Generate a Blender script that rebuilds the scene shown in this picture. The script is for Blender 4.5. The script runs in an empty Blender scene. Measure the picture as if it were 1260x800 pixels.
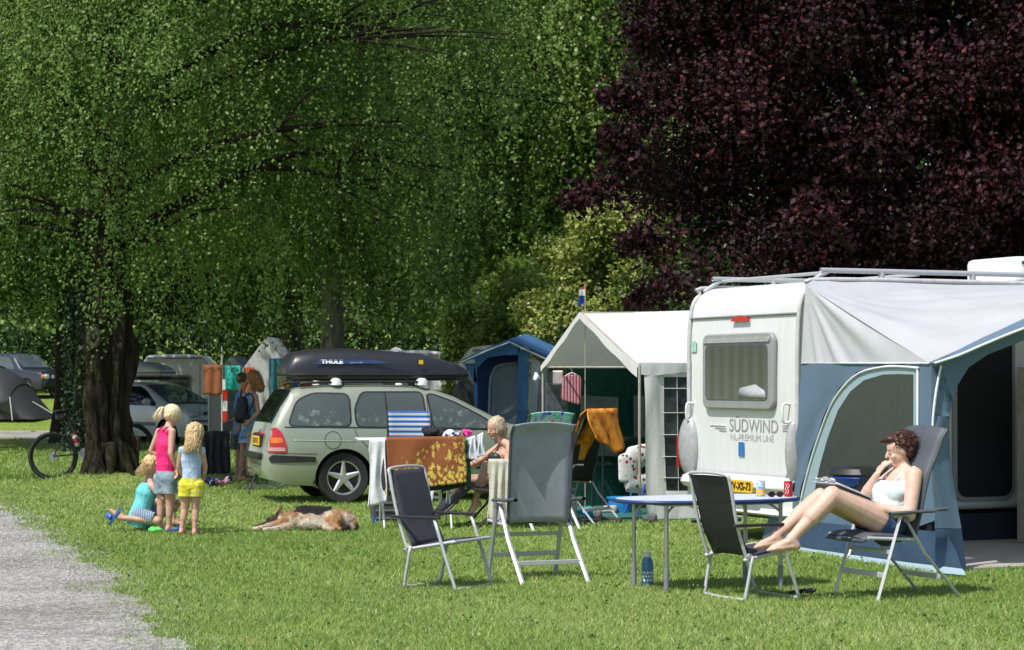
import bpy, bmesh, math, random
import numpy as np
from mathutils import Vector, Matrix, noise
random.seed(7); RNG = np.random.default_rng(7)
FP, EYE, CX, CY = 2700.0, 1.5, 630.0, 468.0      # focal length in photo pixels, eye height, principal point
COL = bpy.context.scene.collection
R = math.radians
V = Vector
def at(px, py, Y): return V(((px-CX)*Y/FP, Y, EYE-(py-CY)*Y/FP))
def gnd(px, py, z=0.0):
    Y = FP*(EYE-z)/(py-CY); return V(((px-CX)*Y/FP, Y, z))
def onplane(px, py, A, B):                        # photo ray against the vertical plane through A and B
    k = (px-CX)/FP; dx, dy = B[0]-A[0], B[1]-A[1]
    t = (k*A[1]-A[0])/(dx-k*dy); Y = A[1]+dy*t
    return at(px, py, Y)
class Frame:                                      # forward / side frame on the ground
    def __init__(s, c, ang):
        s.c = V((c[0], c[1], 0)); s.a = ang
        s.f = V((math.cos(ang), math.sin(ang), 0)); s.s = V((-math.sin(ang), math.cos(ang), 0))
    def p(s, u, v, z): return s.c+s.f*u+s.s*v+V((0,0,z))
    def px(s, px, py, v):
        P = s.c+s.s*v; k = (px-CX)/FP
        u = (k*P.y-P.x)/(s.f.x-k*s.f.y); Q = P+s.f*u
        return V((Q.x, Q.y, EYE-(py-CY)*Q.y/FP))
# ------------------------------------------------------------------ materials
def newmat(name):
    m = bpy.data.materials.new(name); m.use_nodes = True
    nt = m.node_tree; nt.nodes.clear()
    o = nt.nodes.new('ShaderNodeOutputMaterial'); b = nt.nodes.new('ShaderNodeBsdfPrincipled')
    nt.links.new(b.outputs[0], o.inputs[0]); return m, nt, b, o
def N(nt, t, **kw):
    n = nt.nodes.new(t)
    for k, v in kw.items():
        if k.startswith('i_'):
            n.inputs[k[2:].replace('_', ' ')].default_value = v
        else: setattr(n, k, v)
    return n
def ramp(nt, fac, stops):
    r = nt.nodes.new('ShaderNodeValToRGB'); e = r.color_ramp.elements
    while len(e) < len(stops): e.new(0.5)
    for i, (p, c) in enumerate(stops):
        e[i].position = p; e[i].color = (c[0], c[1], c[2], 1)
    nt.links.new(fac, r.inputs[0]); return r.outputs[0]
def mixc(nt, fac, a, b, mode='MIX'):
    m = nt.nodes.new('ShaderNodeMix'); m.data_type = 'RGBA'; m.blend_type = mode
    for sock, val in ((m.inputs[0], fac), (m.inputs[6], a), (m.inputs[7], b)):
        if hasattr(val, 'is_linked'): nt.links.new(val, sock)
        elif isinstance(val, (int, float)): sock.default_value = val
        else: sock.default_value = (val[0], val[1], val[2], 1)
    return m.outputs[2]
def coord(nt, scale=(1,1,1), rot=(0,0,0), kind='Object'):
    tc = nt.nodes.new('ShaderNodeTexCoord'); mp = nt.nodes.new('ShaderNodeMapping')
    mp.inputs['Scale'].default_value = scale; mp.inputs['Rotation'].default_value = rot
    nt.links.new(tc.outputs[kind], mp.inputs[0]); return mp.outputs[0]
def noise_tex(nt, vec, scale, detail=4, rough=.6):
    n = N(nt, 'ShaderNodeTexNoise'); n.inputs['Scale'].default_value = scale
    n.inputs['Detail'].default_value = detail; n.inputs['Roughness'].default_value = rough
    nt.links.new(vec, n.inputs['Vector']); return n.outputs['Fac']
def bump(nt, b, h, strength=.3, dist=.01):
    n = nt.nodes.new('ShaderNodeBump'); n.inputs['Strength'].default_value = strength
    n.inputs['Distance'].default_value = dist
    nt.links.new(h, n.inputs['Height']); nt.links.new(n.outputs[0], b.inputs['Normal'])
MATS = {}
def M(name, col, rough=.6, metal=0., var=.15, scale=12., bmp=.0, bs=80., spec=.5, coat=0., trans=0., sheen=0., alpha=1.):
    if name in MATS: return MATS[name]
    m, nt, b, o = newmat(name); c = coord(nt)
    f = noise_tex(nt, c, scale)
    lo = [max(0, x*(1-var)) for x in col]; hi = [min(1, x*(1+var)) for x in col]
    cc = ramp(nt, f, [(.3, lo), (.7, hi)])
    nt.links.new(cc, b.inputs['Base Color'])
    b.inputs['Roughness'].default_value = rough; b.inputs['Metallic'].default_value = metal
    b.inputs['Specular IOR Level'].default_value = spec
    b.inputs['Coat Weight'].default_value = coat; b.inputs['Coat Roughness'].default_value = .05
    if sheen: b.inputs['Sheen Weight'].default_value = sheen
    if bmp: bump(nt, b, noise_tex(nt, c, bs, 3), bmp, .01)
    if trans:
        t = nt.nodes.new('ShaderNodeBsdfTranslucent'); nt.links.new(cc, t.inputs[0])
        mx = nt.nodes.new('ShaderNodeMixShader'); mx.inputs[0].default_value = trans
        nt.links.new(b.outputs[0], mx.inputs[1]); nt.links.new(t.outputs[0], mx.inputs[2])
        nt.links.new(mx.outputs[0], o.inputs[0])
    if alpha < 1:
        src = o.inputs[0].links[0].from_socket
        t = nt.nodes.new('ShaderNodeBsdfTransparent'); mx = nt.nodes.new('ShaderNodeMixShader')
        mx.inputs[0].default_value = alpha
        nt.links.new(t.outputs[0], mx.inputs[1]); nt.links.new(src, mx.inputs[2]); nt.links.new(mx.outputs[0], o.inputs[0])
    MATS[name] = m; return m
def M_tex(name, fn, rough=.85, trans=0., spec=.3, fold=.0):        # fn(nt, vec) -> colour socket
    m, nt, b, o = newmat(name); vec = coord(nt)
    c = fn(nt, vec); nt.links.new(c, b.inputs['Base Color'])
    b.inputs['Roughness'].default_value = rough; b.inputs['Specular IOR Level'].default_value = spec
    bump(nt, b, noise_tex(nt, vec, 90, 3), .25, .004)
    if trans:
        t = nt.nodes.new('ShaderNodeBsdfTranslucent'); nt.links.new(c, t.inputs[0])
        mx = nt.nodes.new('ShaderNodeMixShader'); mx.inputs[0].default_value = trans
        nt.links.new(b.outputs[0], mx.inputs[1]); nt.links.new(t.outputs[0], mx.inputs[2]); nt.links.new(mx.outputs[0], o.inputs[0])
    MATS[name] = m; return m
def leafmat(name, cols, trans=.35, rough=.45, spec=.4):
    m, nt, b, o = newmat(name)
    a = nt.nodes.new('ShaderNodeAttribute'); a.attribute_name = 'v'
    c = ramp(nt, a.outputs['Fac'], cols)
    nt.links.new(c, b.inputs['Base Color']); b.inputs['Roughness'].default_value = rough
    b.inputs['Specular IOR Level'].default_value = spec
    t = nt.nodes.new('ShaderNodeBsdfTranslucent'); nt.links.new(c, t.inputs[0])
    mx = nt.nodes.new('ShaderNodeMixShader'); mx.inputs[0].default_value = trans
    nt.links.new(b.outputs[0], mx.inputs[1]); nt.links.new(t.outputs[0], mx.inputs[2]); nt.links.new(mx.outputs[0], o.inputs[0])
    MATS[name] = m; return m
# ------------------------------------------------------------------ scene objects
def tag(o, label=None, cat=None, group=None, kind=None):
    for k, v in (('label', label), ('category', cat), ('group', group), ('kind', kind)):
        if v: o[k] = v
    return o
def thing(name, label, cat, loc=(0,0,0), rz=0., group=None):
    o = bpy.data.objects.new(name, None); COL.objects.link(o); o.empty_display_size = .1
    o.location = loc; o.rotation_euler = (0, 0, rz)
    tag(o, label, cat, group); return o
def root_inv(p):
    while p.parent: p = p.parent
    return (Matrix.Translation(p.location) @ p.rotation_euler.to_matrix().to_4x4()).inverted()
def perp(d):
    a = V((0,0,1)) if abs(d.z) < .9 else V((1,0,0))
    e = d.cross(a).normalized(); return e, d.cross(e).normalized()
class MB:
    def __init__(s): s.v = []; s.f = []; s.m = []
    def add(s, vs, fs, mi=0):
        n = len(s.v); s.v += [V(v) for v in vs]; s.f += [tuple(i+n for i in f) for f in fs]; s.m += [mi]*len(fs); return s
    def box(s, c, size, rz=0., mi=0, mat=None, taper=1.):
        hx, hy, hz = size[0]/2, size[1]/2, size[2]/2
        mt = mat or Matrix.Rotation(rz, 3, 'Z')
        vs = []
        for z in (-hz, hz):
            t = taper if z > 0 else 1
            for x, y in ((-hx,-hy),(hx,-hy),(hx,hy),(-hx,hy)): vs.append(V(c)+mt @ V((x*t, y*t, z)))
        return s.add(vs, [(0,3,2,1),(4,5,6,7),(0,1,5,4),(1,2,6,5),(2,3,7,6),(3,0,4,7)], mi)
    def tube(s, pts, r, n=8, mi=0, closed=False, smooth=0, flat=1., up=None):
        pts = [V(p) for p in pts]
        rs = list(r) if hasattr(r, '__len__') else [r]*len(pts)
        if smooth and len(pts) > 2:
            P, Q = [], []
            m = len(pts)
            rng = range(m if closed else m-1)
            for i in rng:
                p0 = pts[(i-1) % m] if closed or i > 0 else pts[i]; p1 = pts[i]; p2 = pts[(i+1) % m]
                p3 = pts[(i+2) % m] if closed or i < m-2 else p2
                for k in range(smooth):
                    t = k/smooth
                    P.append(.5*((2*p1)+(p2-p0)*t+(2*p0-5*p1+4*p2-p3)*t*t+(3*p1-p0-3*p2+p3)*t**3))
                    Q.append(rs[i]*(1-t)+rs[(i+1) % m]*t)
            if not closed: P.append(pts[-1]); Q.append(rs[-1])
            pts, rs = P, Q
        m = len(pts); vs = []; e = None
        for i, p in enumerate(pts):
            a = pts[(i-1) % m] if (closed or i > 0) else p; b = pts[(i+1) % m] if (closed or i < m-1) else p
            d = (b-a)
            if d.length < 1e-9: d = V((0,0,1))
            d.normalize()
            if e is None: e = (V(up)-d*d.dot(V(up))).normalized() if up is not None else perp(d)[0]
            else:
                e = e-d*e.dot(d)
                e = e.normalized() if e.length > 1e-6 else perp(d)[0]
            g = d.cross(e)
            for k in range(n):
                t = 2*math.pi*k/n; vs.append(p+(e*math.cos(t)*rs[i]+g*math.sin(t)*rs[i]*flat))
        fs = []
        for i in range(m if closed else m-1):
            j = (i+1) % m
            for k in range(n):
                l = (k+1) % n; fs.append((i*n+k, i*n+l, j*n+l, j*n+k))
        if not closed: fs.append(tuple(range(n-1, -1, -1))); fs.append(tuple((m-1)*n+k for k in range(n)))
        return s.add(vs, fs, mi)
    def lathe(s, prof, c=(0,0,0), n=24, axis=(0,0,1), mi=0, closed=False):
        ax = V(axis).normalized(); e, g = perp(ax); vs = []
        for r, z in prof:
            for k in range(n):
                t = 2*math.pi*k/n; vs.append(V(c)+ax*z+(e*math.cos(t)+g*math.sin(t))*max(r, 1e-4))
        m = len(prof); fs = []
        for i in range(m if closed else m-1):
            j = (i+1) % m
            for k in range(n):
                l = (k+1) % n; fs.append((i*n+k, i*n+l, j*n+l, j*n+k))
        if not closed: fs.append(tuple(range(n-1, -1, -1))); fs.append(tuple((m-1)*n+k for k in range(n)))
        return s.add(vs, fs, mi)
    def grid(s, fn, nu, nv, mi=0):
        vs = [fn(i/nu, j/nv) for i in range(nu+1) for j in range(nv+1)]
        return s.add(vs, [(i*(nv+1)+j, (i+1)*(nv+1)+j, (i+1)*(nv+1)+j+1, i*(nv+1)+j+1) for i in range(nu) for j in range(nv)], mi)
    def poly(s, pts, mi=0): return s.add(pts, [tuple(range(len(pts)))], mi)
    def slab(s, pts, off, mi=0):                   # polygon extruded by a vector
        n = len(pts); off = V(off); a = [V(p) for p in pts]
        return s.add(a+[p+off for p in a], [tuple(range(n-1,-1,-1)), tuple(range(n, 2*n))]+[(i, (i+1) % n, n+(i+1) % n, n+i) for i in range(n)], mi)
    def ell(s, c, r, mat=None, n=16, m=10, mi=0):
        vs = []
        for i in range(m+1):
            ph = math.pi*i/m
            for k in range(n):
                t = 2*math.pi*k/n; p = V((r[0]*math.sin(ph)*math.cos(t), r[1]*math.sin(ph)*math.sin(t), r[2]*math.cos(ph)))
                vs.append(V(c)+(mat @ p if mat else p))
        return s.add(vs, [(i*n+k, (i+1)*n+k, (i+1)*n+(k+1) % n, i*n+(k+1) % n) for i in range(m) for k in range(n)], mi)
    def build(s, name, mats, parent=None, world=False, smooth=None, bevel=0., solid=0., sub=0, loc=None, tri=False):
        me = bpy.data.meshes.new(name)
        vs = s.v
        if world and parent is not None:
            mi = root_inv(parent); vs = [mi @ v for v in vs]
        elif loc is not None:
            L = V(loc); vs = [v-L for v in vs]
        me.from_pydata([tuple(v) for v in vs], [], s.f)
        for m in (mats if isinstance(mats, (list, tuple)) else [mats]): me.materials.append(m)
        if any(s.m): me.polygons.foreach_set('material_index', s.m)
        bm = bmesh.new(); bm.from_mesh(me); bmesh.ops.remove_doubles(bm, verts=bm.verts, dist=1e-5)
        bmesh.ops.recalc_face_normals(bm, faces=bm.faces); bm.to_mesh(me); bm.free()
        o = bpy.data.objects.new(name, me); COL.objects.link(o)
        if parent is not None: o.parent = parent
        elif loc is not None: o.location = loc
        if smooth is not None:
            me.polygons.foreach_set('use_smooth', [True]*len(me.polygons))
            if smooth < 180: me.set_sharp_from_angle(angle=R(smooth))
        if solid:
            q = o.modifiers.new('s', 'SOLIDIFY'); q.thickness = solid; q.offset = 0
        if bevel:
            q = o.modifiers.new('b', 'BEVEL'); q.width = bevel; q.segments = 2; q.limit_method = 'ANGLE'; q.angle_limit = R(40)
        if sub:
            q = o.modifiers.new('d', 'SUBSURF'); q.levels = sub; q.render_levels = sub
        return o
def fast_mesh(name, verts, faces_n, mats, attr=None, parent=None, loc=None, smooth=False):
    """verts (N*k,3) numpy, every face has faces_n consecutive own vertices"""
    me = bpy.data.meshes.new(name); nv = len(verts); nf = nv//faces_n
    me.vertices.add(nv); me.vertices.foreach_set('co', np.asarray(verts, dtype=np.float32).ravel())
    me.loops.add(nv); me.loops.foreach_set('vertex_index', np.arange(nv, dtype=np.int32))
    me.polygons.add(nf); me.polygons.foreach_set('loop_start', np.arange(0, nv, faces_n, dtype=np.int32))
    me.polygons.foreach_set('loop_total', np.full(nf, faces_n, dtype=np.int32))
    me.materials.append(mats)
    if attr is not None:
        a = me.attributes.new('v', 'FLOAT', 'POINT'); a.data.foreach_set('value', np.repeat(attr, faces_n).astype(np.float32))
    me.update(calc_edges=True); me.validate()
    o = bpy.data.objects.new(name, me); COL.objects.link(o)
    if parent is not None: o.parent = parent
    if loc is not None: o.location = loc
    return o
def text(name, body, size, m, parent, origin, xdir, updir, align='CENTER', extr=.001, sx=1., bold=0.):
    cu = bpy.data.curves.new('t', 'FONT'); cu.body = body; cu.size = size; cu.extrude = extr; cu.align_x = align; cu.align_y = 'CENTER'; cu.offset = bold
    ob = bpy.data.objects.new('t', cu); COL.objects.link(ob)
    me = bpy.data.meshes.new_from_object(ob.evaluated_get(bpy.context.evaluated_depsgraph_get()))
    bpy.data.objects.remove(ob); bpy.data.curves.remove(cu)
    x = V(xdir).normalized(); y = V(updir); y = (y-x*y.dot(x)).normalized(); z = x.cross(y)
    mt = Matrix(((x.x*sx, y.x, z.x, origin[0]), (x.y*sx, y.y, z.y, origin[1]), (x.z*sx, y.z, z.z, origin[2]), (0,0,0,1)))
    me.transform(mt); me.materials.clear(); me.materials.append(m)
    o = bpy.data.objects.new(name, me); COL.objects.link(o); o.parent = parent; return o
def copy_tree(o, parent=None):
    c = o.copy(); COL.objects.link(c); c.parent = parent
    for ch in list(o.children): copy_tree(ch, c)
    return c
# ------------------------------------------------------------------ soft bodies: capsules fused by a voxel remesh
class Blob:
    def __init__(s): s.pr = []
    def cap(s, a, b, ra, rb=None, side=None, flat=1., col=None, inf=0.):
        rb = ra if rb is None else rb
        s.pr.append(('c', V(a), V(b), ra+inf, rb+inf, side, flat, col)); return s
    def ell(s, c, r, mat=None, col=None):
        s.pr.append(('e', V(c), mat, r, col)); return s
    def mesh(s, voxel=.01, it=3, cuts=(), noiseamp=0., noisescale=20., clean=0):
        mb = MB()
        for p in s.pr:
            if p[0] == 'e': mb.ell(p[1], p[3], p[2]); continue
            _, a, b, ra, rb, side, flat, col = p
            d = (b-a); L = d.length
            d = d/L if L > 1e-6 else V((0,0,1))
            if side is not None: e = V(side); e = e-d*e.dot(d); e = e.normalized() if e.length > 1e-5 else perp(d)[0]
            else: e = perp(d)[0]
            g = d.cross(e); n = 14; vs = []; rings = []
            for k in range(1, 5): t = math.pi/2*k/5; rings.append((a-d*ra*math.cos(t), ra*math.sin(t)))
            rings.append((a, ra)); rings.append(((a+b)/2, (ra+rb)/2)); rings.append((b, rb))
            for k in range(4, 0, -1): t = math.pi/2*k/5; rings.append((b+d*rb*math.cos(t), rb*math.sin(t)))
            for c, r in rings:
                for k in range(n):
                    t = 2*math.pi*k/n; vs.append(c+e*math.cos(t)*r+g*math.sin(t)*r*flat)
            m = len(rings); fs = [(i*n+k, i*n+(k+1) % n, (i+1)*n+(k+1) % n, (i+1)*n+k) for i in range(m-1) for k in range(n)]
            vs += [a-d*ra, b+d*rb]
            fs += [(k+1 if k+1 < n else 0, k, m*n) for k in range(n)]+[((m-1)*n+k, (m-1)*n+(k+1) % n, m*n+1) for k in range(n)]
            mb.add(vs, fs)
        me = bpy.data.meshes.new('b'); me.from_pydata([tuple(v) for v in mb.v], [], mb.f)
        bm = bmesh.new(); bm.from_mesh(me); bmesh.ops.remove_doubles(bm, verts=bm.verts, dist=1e-6)
        bmesh.ops.recalc_face_normals(bm, faces=bm.faces); bm.to_mesh(me); bm.free()
        ob = bpy.data.objects.new('b', me); COL.objects.link(ob)
        q = ob.modifiers.new('r', 'REMESH'); q.mode = 'VOXEL'; q.voxel_size = voxel
        if it: q = ob.modifiers.new('s', 'SMOOTH'); q.factor = .5; q.iterations = it
        out = bpy.data.meshes.new_from_object(ob.evaluated_get(bpy.context.evaluated_depsgraph_get()))
        bpy.data.objects.remove(ob); bpy.data.meshes.remove(me)
        if cuts and not noiseamp: noiseamp, noisescale = .006, 13.
        if noiseamp:
            nn = [v.normal.copy() for v in out.vertices]
            for v, n_ in zip(out.vertices, nn):
                v.co += n_*(noise.noise(v.co*noisescale)*noiseamp+noise.noise(v.co*noisescale*2.7)*noiseamp*.5)
        if cuts:
            bm = bmesh.new(); bm.from_mesh(out)
            for co, no in cuts:
                bmesh.ops.bisect_plane(bm, geom=bm.verts[:]+bm.edges[:]+bm.faces[:], plane_co=co, plane_no=no, clear_outer=True)
            bm.to_mesh(out); bm.free()
        out.polygons.foreach_set('use_smooth', [True]*len(out.polygons))
        return out
    def paint(s, me, soft=.02, jitter=.03, freq=9.):
        a = me.color_attributes.new('c', 'FLOAT_COLOR', 'POINT'); co = np.zeros(len(me.vertices)*3, dtype=np.float32)
        me.vertices.foreach_get('co', co); co = co.reshape(-1, 3); W = np.zeros(len(co)); C = np.zeros((len(co), 3)); D = []
        cols = []
        for p in s.pr:
            col = p[-1]
            if col is None: continue
            if p[0] == 'c':
                A = np.array(p[1]); B = np.array(p[2]); d = B-A
                t = np.clip(((co-A)@d)/max(d@d, 1e-9), 0, 1); q = A+t[:, None]*d
                D.append(np.linalg.norm(co-q, axis=1)-(p[3]*(1-t)+p[4]*t))
            else: D.append(np.linalg.norm(co-np.array(p[1]), axis=1)-min(p[3]))
            cols.append(col)
        D = np.array(D); cols = np.array(cols)
        nz = np.array([[noise.noise(V(c)*freq+V((k*7.3, 0, 0))) for k in range(2)] for c in co])
        D = D+jitter*nz[:, 0][None, :]*np.sign(np.sin(np.arange(len(D))*2.3))[:, None]
        Wt = np.exp(-(D-D.min(0))/soft); C = (Wt[:, :, None]*cols[:, None, :]).sum(0)/Wt.sum(0)[:, None]
        C *= (1+.18*nz[:, 1])[:, None]
        a.data.foreach_set('color', np.hstack([C, np.ones((len(C), 1))]).astype(np.float32).ravel())
def link_mesh(name, me, m, parent, world=True, solid=0.):
    me.name = name; me.materials.clear(); me.materials.append(m)
    if world: me.transform(root_inv(parent))
    o = bpy.data.objects.new(name, me); COL.objects.link(o); o.parent = parent
    if solid: q = o.modifiers.new('s', 'SOLIDIFY'); q.thickness = solid; q.offset = 1
    return o
# ------------------------------------------------------------------ camera, sun, sky
sc = bpy.context.scene
cam = bpy.data.cameras.new('camera'); co_ = bpy.data.objects.new('camera', cam); COL.objects.link(co_)
co_.location = (0, 0, EYE); co_.rotation_euler = (R(90), 0, 0)
cam.sensor_width = 36; cam.lens = FP/1260*36; cam.shift_y = (CY-400)/1260; cam.clip_end = 1000; cam.clip_start = .1
cam.dof.use_dof = True; cam.dof.focus_distance = 18.5; cam.dof.aperture_fstop = 6.3
sc.camera = co_
sc.view_settings.view_transform = 'Standard'; sc.view_settings.look = 'None'; sc.view_settings.exposure = 0
SUN = V((-.42, -.45, 1.0)).normalized()
w = bpy.data.worlds.new('World'); sc.world = w; w.use_nodes = True
nt = w.node_tree; bg = nt.nodes.get('Background') or nt.nodes.new('ShaderNodeBackground')
sky = nt.nodes.new('ShaderNodeTexSky'); sky.sky_type = 'NISHITA'; sky.sun_disc = False
sky.sun_elevation = math.asin(SUN.z); sky.sun_rotation = math.atan2(SUN.x, SUN.y); sky.dust_density = 1.5
nt.links.new(sky.outputs[0], bg.inputs[0]); bg.inputs[1].default_value = .15
sl = bpy.data.lights.new('sun', 'SUN'); sl.energy = 5.0; sl.angle = R(.5); sl.color = (1, .965, .91)
so = bpy.data.objects.new('sun', sl); COL.objects.link(so); so.rotation_euler = SUN.to_track_quat('Z', 'Y').to_euler()
# ------------------------------------------------------------------ ground
TRK = V((-5.68, 31.0, 0))                       # big trunk
def terrain(x, y):
    z = 0.24*np.exp(-((x-TRK.x)**2+(y-TRK.y)**2)/(2*.62**2))
    t = np.clip((y-70)/14, 0, 1); z = z+.95*t*t*(3-2*t)
    t = np.clip((y-86)/60, 0, 1); z = z+4*t
    return z
def lawn_mat():
    m, nt, b, o = newmat('lawn'); c = coord(nt)
    a = noise_tex(nt, c, .55, 5, .65); f = noise_tex(nt, c, 26, 4, .7)
    big = ramp(nt, a, [(.32, (.16, .26, .04)), (.5, (.25, .34, .07)), (.68, (.36, .40, .13))])
    fine = ramp(nt, f, [(.3, (.42, .42, .36)), (.7, (1.3, 1.3, 1.2))])
    nt.links.new(mixc(nt, 1., big, fine, 'MULTIPLY'), b.inputs['Base Color']); b.inputs['Roughness'].default_value = .95
    b.inputs['Specular IOR Level'].default_value = .1
    bump(nt, b, noise_tex(nt, c, 60, 4, .8), .8, .03); return m
def gravel_mat():
    m, nt, b, o = newmat('gravel'); c = coord(nt)
    v = N(nt, 'ShaderNodeTexVoronoi'); v.inputs['Scale'].default_value = 40; nt.links.new(c, v.inputs['Vector'])
    st = ramp(nt, v.outputs['Color'], [(0, (.15, .145, .135)), (.5, (.32, .31, .295)), (1, (.52, .51, .49))])
    a = noise_tex(nt, c, .9, 5, .7)
    pt = ramp(nt, a, [(.35, (.62, .57, .50)), (.5, (.95, .94, .92)), (.7, (1.12, 1.12, 1.12))])
    g = noise_tex(nt, coord(nt, (1, .25, 1)), 3.2, 6, .75)
    gm = ramp(nt, g, [(.66, (0, 0, 0)), (.72, (.8, .8, .8))])
    cc = mixc(nt, gm, mixc(nt, 1., st, pt, 'MULTIPLY'), (.13, .14, .05))
    nt.links.new(cc, b.inputs['Base Color']); b.inputs['Roughness'].default_value = .95; b.inputs['Specular IOR Level'].default_value = .15
    v2 = N(nt, 'ShaderNodeTexVoronoi'); v2.inputs['Scale'].default_value = 40; nt.links.new(c, v2.inputs['Vector'])
    bump(nt, b, v2.outputs['Distance'], .9, .012); return m
MLAWN = lawn_mat(); MGRAV = gravel_mat()
mb = MB()
xs = np.concatenate([np.linspace(-160, -14, 14), np.linspace(-12, 12, 60), np.linspace(14, 160, 14)])
ys = np.concatenate([np.linspace(-20, 26, 10), np.linspace(27, 36, 46), np.linspace(37, 100, 50), np.linspace(105, 400, 15)])
vs = [(x, y, float(terrain(x, y))) for x in xs for y in ys]; ny = len(ys)
mb.add(vs, [(i*ny+j, (i+1)*ny+j, (i+1)*ny+j+1, i*ny+j+1) for i in range(len(xs)-1) for j in range(ny-1)])
tag(mb.build('lawn', MLAWN, smooth=180), kind='structure')
# near gravel path: its right edge in photo pixels
PE = [(310, 900), (222, 800), (176, 750), (134, 706), (98, 686), (76, 668), (40, 650), (20, 634), (-8, 617), (-60, 600), (-180, 585)]
pe = [gnd(*p) for p in PE]; pe_y = np.array([p.y for p in pe]); pe_x = np.array([p.x for p in pe])
def path_edge(y): return np.interp(y, pe_y, pe_x)+.06*np.sin(y*2.7)+.04*np.sin(y*7.1+1)+.02*np.sin(y*17)
mb = MB(); yy = np.linspace(6, 38, 420); k = 0
for y in yy:
    e = float(path_edge(y))
    for q in range(7): mb.v.append(V((e-4.2*(q/6)**1.5, y, .006)))
mb.f = [(i*7+q, (i+1)*7+q, (i+1)*7+q+1, i*7+q+1) for i in range(len(yy)-1) for q in range(6)]; mb.m = [0]*len(mb.f)
tag(mb.build('gravel_path', MGRAV), kind='structure')
mb = MB()
def farp(u, v):
    x = -40+60*u; y = 57+.05*x+9*v; return (x, y, .006)
mb.grid(farp, 40, 2)
tag(mb.build('far_gravel_path', MGRAV), kind='structure')
# loose stones along the path
n = 16000
y = RNG.uniform(11.5, 26, n)**1.0; e = path_edge(y); x = e+.25-np.abs(RNG.normal(0, 1.3, n)); r = RNG.uniform(.003, .010, n)*np.clip(y/16, .8, 1.4)
P = np.stack([x, y, np.full(n, .008)], 1); ang = RNG.uniform(0, 6.28, n); Vt = []
quads = [((1,0,0),(0,1,0),(0,0,.7)), ((0,1,0),(-1,0,0),(0,0,.7)), ((-1,0,0),(0,-1,0),(0,0,.7)), ((0,-1,0),(1,0,0),(0,0,.7))]
for tri in quads:
    for (a, b, c) in [t for t in tri]:
        X = (a*np.cos(ang)-b*np.sin(ang)); Y_ = (a*np.sin(ang)+b*np.cos(ang)); Vt.append(P+np.stack([X*r, Y_*r*.8, np.full(n, c)*r], 1))
Vt = np.stack(Vt, 1).reshape(-1, 3)
ston = leafmat('stones', [(0, (.2, .19, .18)), (.6, (.33, .32, .30)), (1, (.5, .49, .47))], trans=0, rough=.9)
tag(fast_mesh('gravel', Vt, 3, ston, attr=np.repeat(RNG.random(n), 4)), 'loose pale grey gravel stones along the path edge', 'gravel', kind='stuff')
# grass blades
GM = leafmat('grass_blade', [(0, (.16, .275, .050)), (.45, (.275, .39, .095)), (.8, (.41, .49, .17)), (1, (.66, .62, .38))], trans=.3, rough=.6, spec=.25)
def blades(ymin, ymax, dens, h, wd, seed):
    g = np.random.default_rng(seed); hx = lambda y: y*640/FP+.4
    area = (hx(ymin)+hx(ymax))*(ymax-ymin); n = int(area*dens)
    y = np.sqrt(g.uniform(ymin**2, ymax**2, n)); x = g.uniform(-1, 1, n)*hx(y)
    # clumpy acceptance
    cl = np.sin(x*9+3*np.sin(y*5))*np.sin(y*7.3+2*np.sin(x*6))
    keep = g.random(n) < .72+.28*cl
    pp = np.sin(x*2.1+np.sin(y*1.3)*2)*np.sin(y*1.1+x*.7+1)+.35*np.sin(x*7+y*5); keep &= ~((pp > .95) & (g.random(n) < .55))
    e = path_edge(y); din = e-x
    onp = din > 0
    keep &= ~onp | (g.random(n) < np.exp(-din/.10)*.6) | ((g.random(n) < .25) & (np.sin(x*3.1+y*.9)*np.sin(y*1.7-x) > .86))
    keep &= (x-TRK.x)**2+(y-TRK.y)**2 > .3**2
    ax, ay = A0C[0]-C0C[0], A0C[1]-C0C[1]       # none under the caravan and its awning
    cr = (x-C0C[0])*LV[0]+(y-C0C[1])*LV[1]
    keep &= ~((cr > .12) & (((x-A0C[0])*(-LV[1])+(y-A0C[1])*LV[0]) > .1) & (((x-A0C[0])*(-LV[1])+(y-A0C[1])*LV[0]) < 5.0))
    px0, py0 = 1.365, 23.4; pl_ = (x-px0)*LV[0]+(y-py0)*LV[1]; pw_ = -(x-px0)*LV[1]+(y-py0)*LV[0]
    keep &= ~((pl_ > -.45) & (pl_ < 3.4) & (pw_ > -.1) & (pw_ < 2.4))
    x, y = x[keep], y[keep]; n = len(x)
    patch = np.sin(x*.9+1.3*np.sin(y*.45))+np.sin(y*.6+x*.35)+.6*np.sin(x*3.7+y*1.9)
    dry = np.clip(.44+.085*patch+g.normal(0, .16, n), 0, 1); dry = np.where(g.random(n) < .035, .97, dry)
    z0 = terrain(x, y); a = g.uniform(0, 6.283, n); hh = h*g.uniform(.55, 1.35, n)*(1+.15*np.clip(cl_(x, y), -1, 1))*np.where(dry > .95, .8, 1)
    lean = g.uniform(.2, 1.2, n)*hh; la = g.uniform(0, 6.283, n); w2 = wd*g.uniform(.7, 1.3, n)
    B = np.stack([x, y, z0], 1); dx = np.stack([np.cos(a)*w2, np.sin(a)*w2, 0*x], 1)
    T = B+np.stack([np.cos(la)*lean, np.sin(la)*lean, hh], 1)
    vt = np.stack([B-dx, B+dx, T], 1).reshape(-1, 3)
    return vt, dry
def cl_(x, y): return np.sin(x*4.1+y*2.2)*np.sin(y*3.3-x*1.7)
C0C = (2.57, 19.57); A0C = (3.41, 17.2); LV = (.914, .406)
parts = [blades(10.5, 16, 6000, .027, .0036, 1), blades(16, 22, 3400, .029, .0048, 2), blades(22, 31, 1500, .033, .0072, 3), blades(31, 46, 420, .055, .014, 4), blades(46, 80, 90, .08, .03, 5)]
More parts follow.
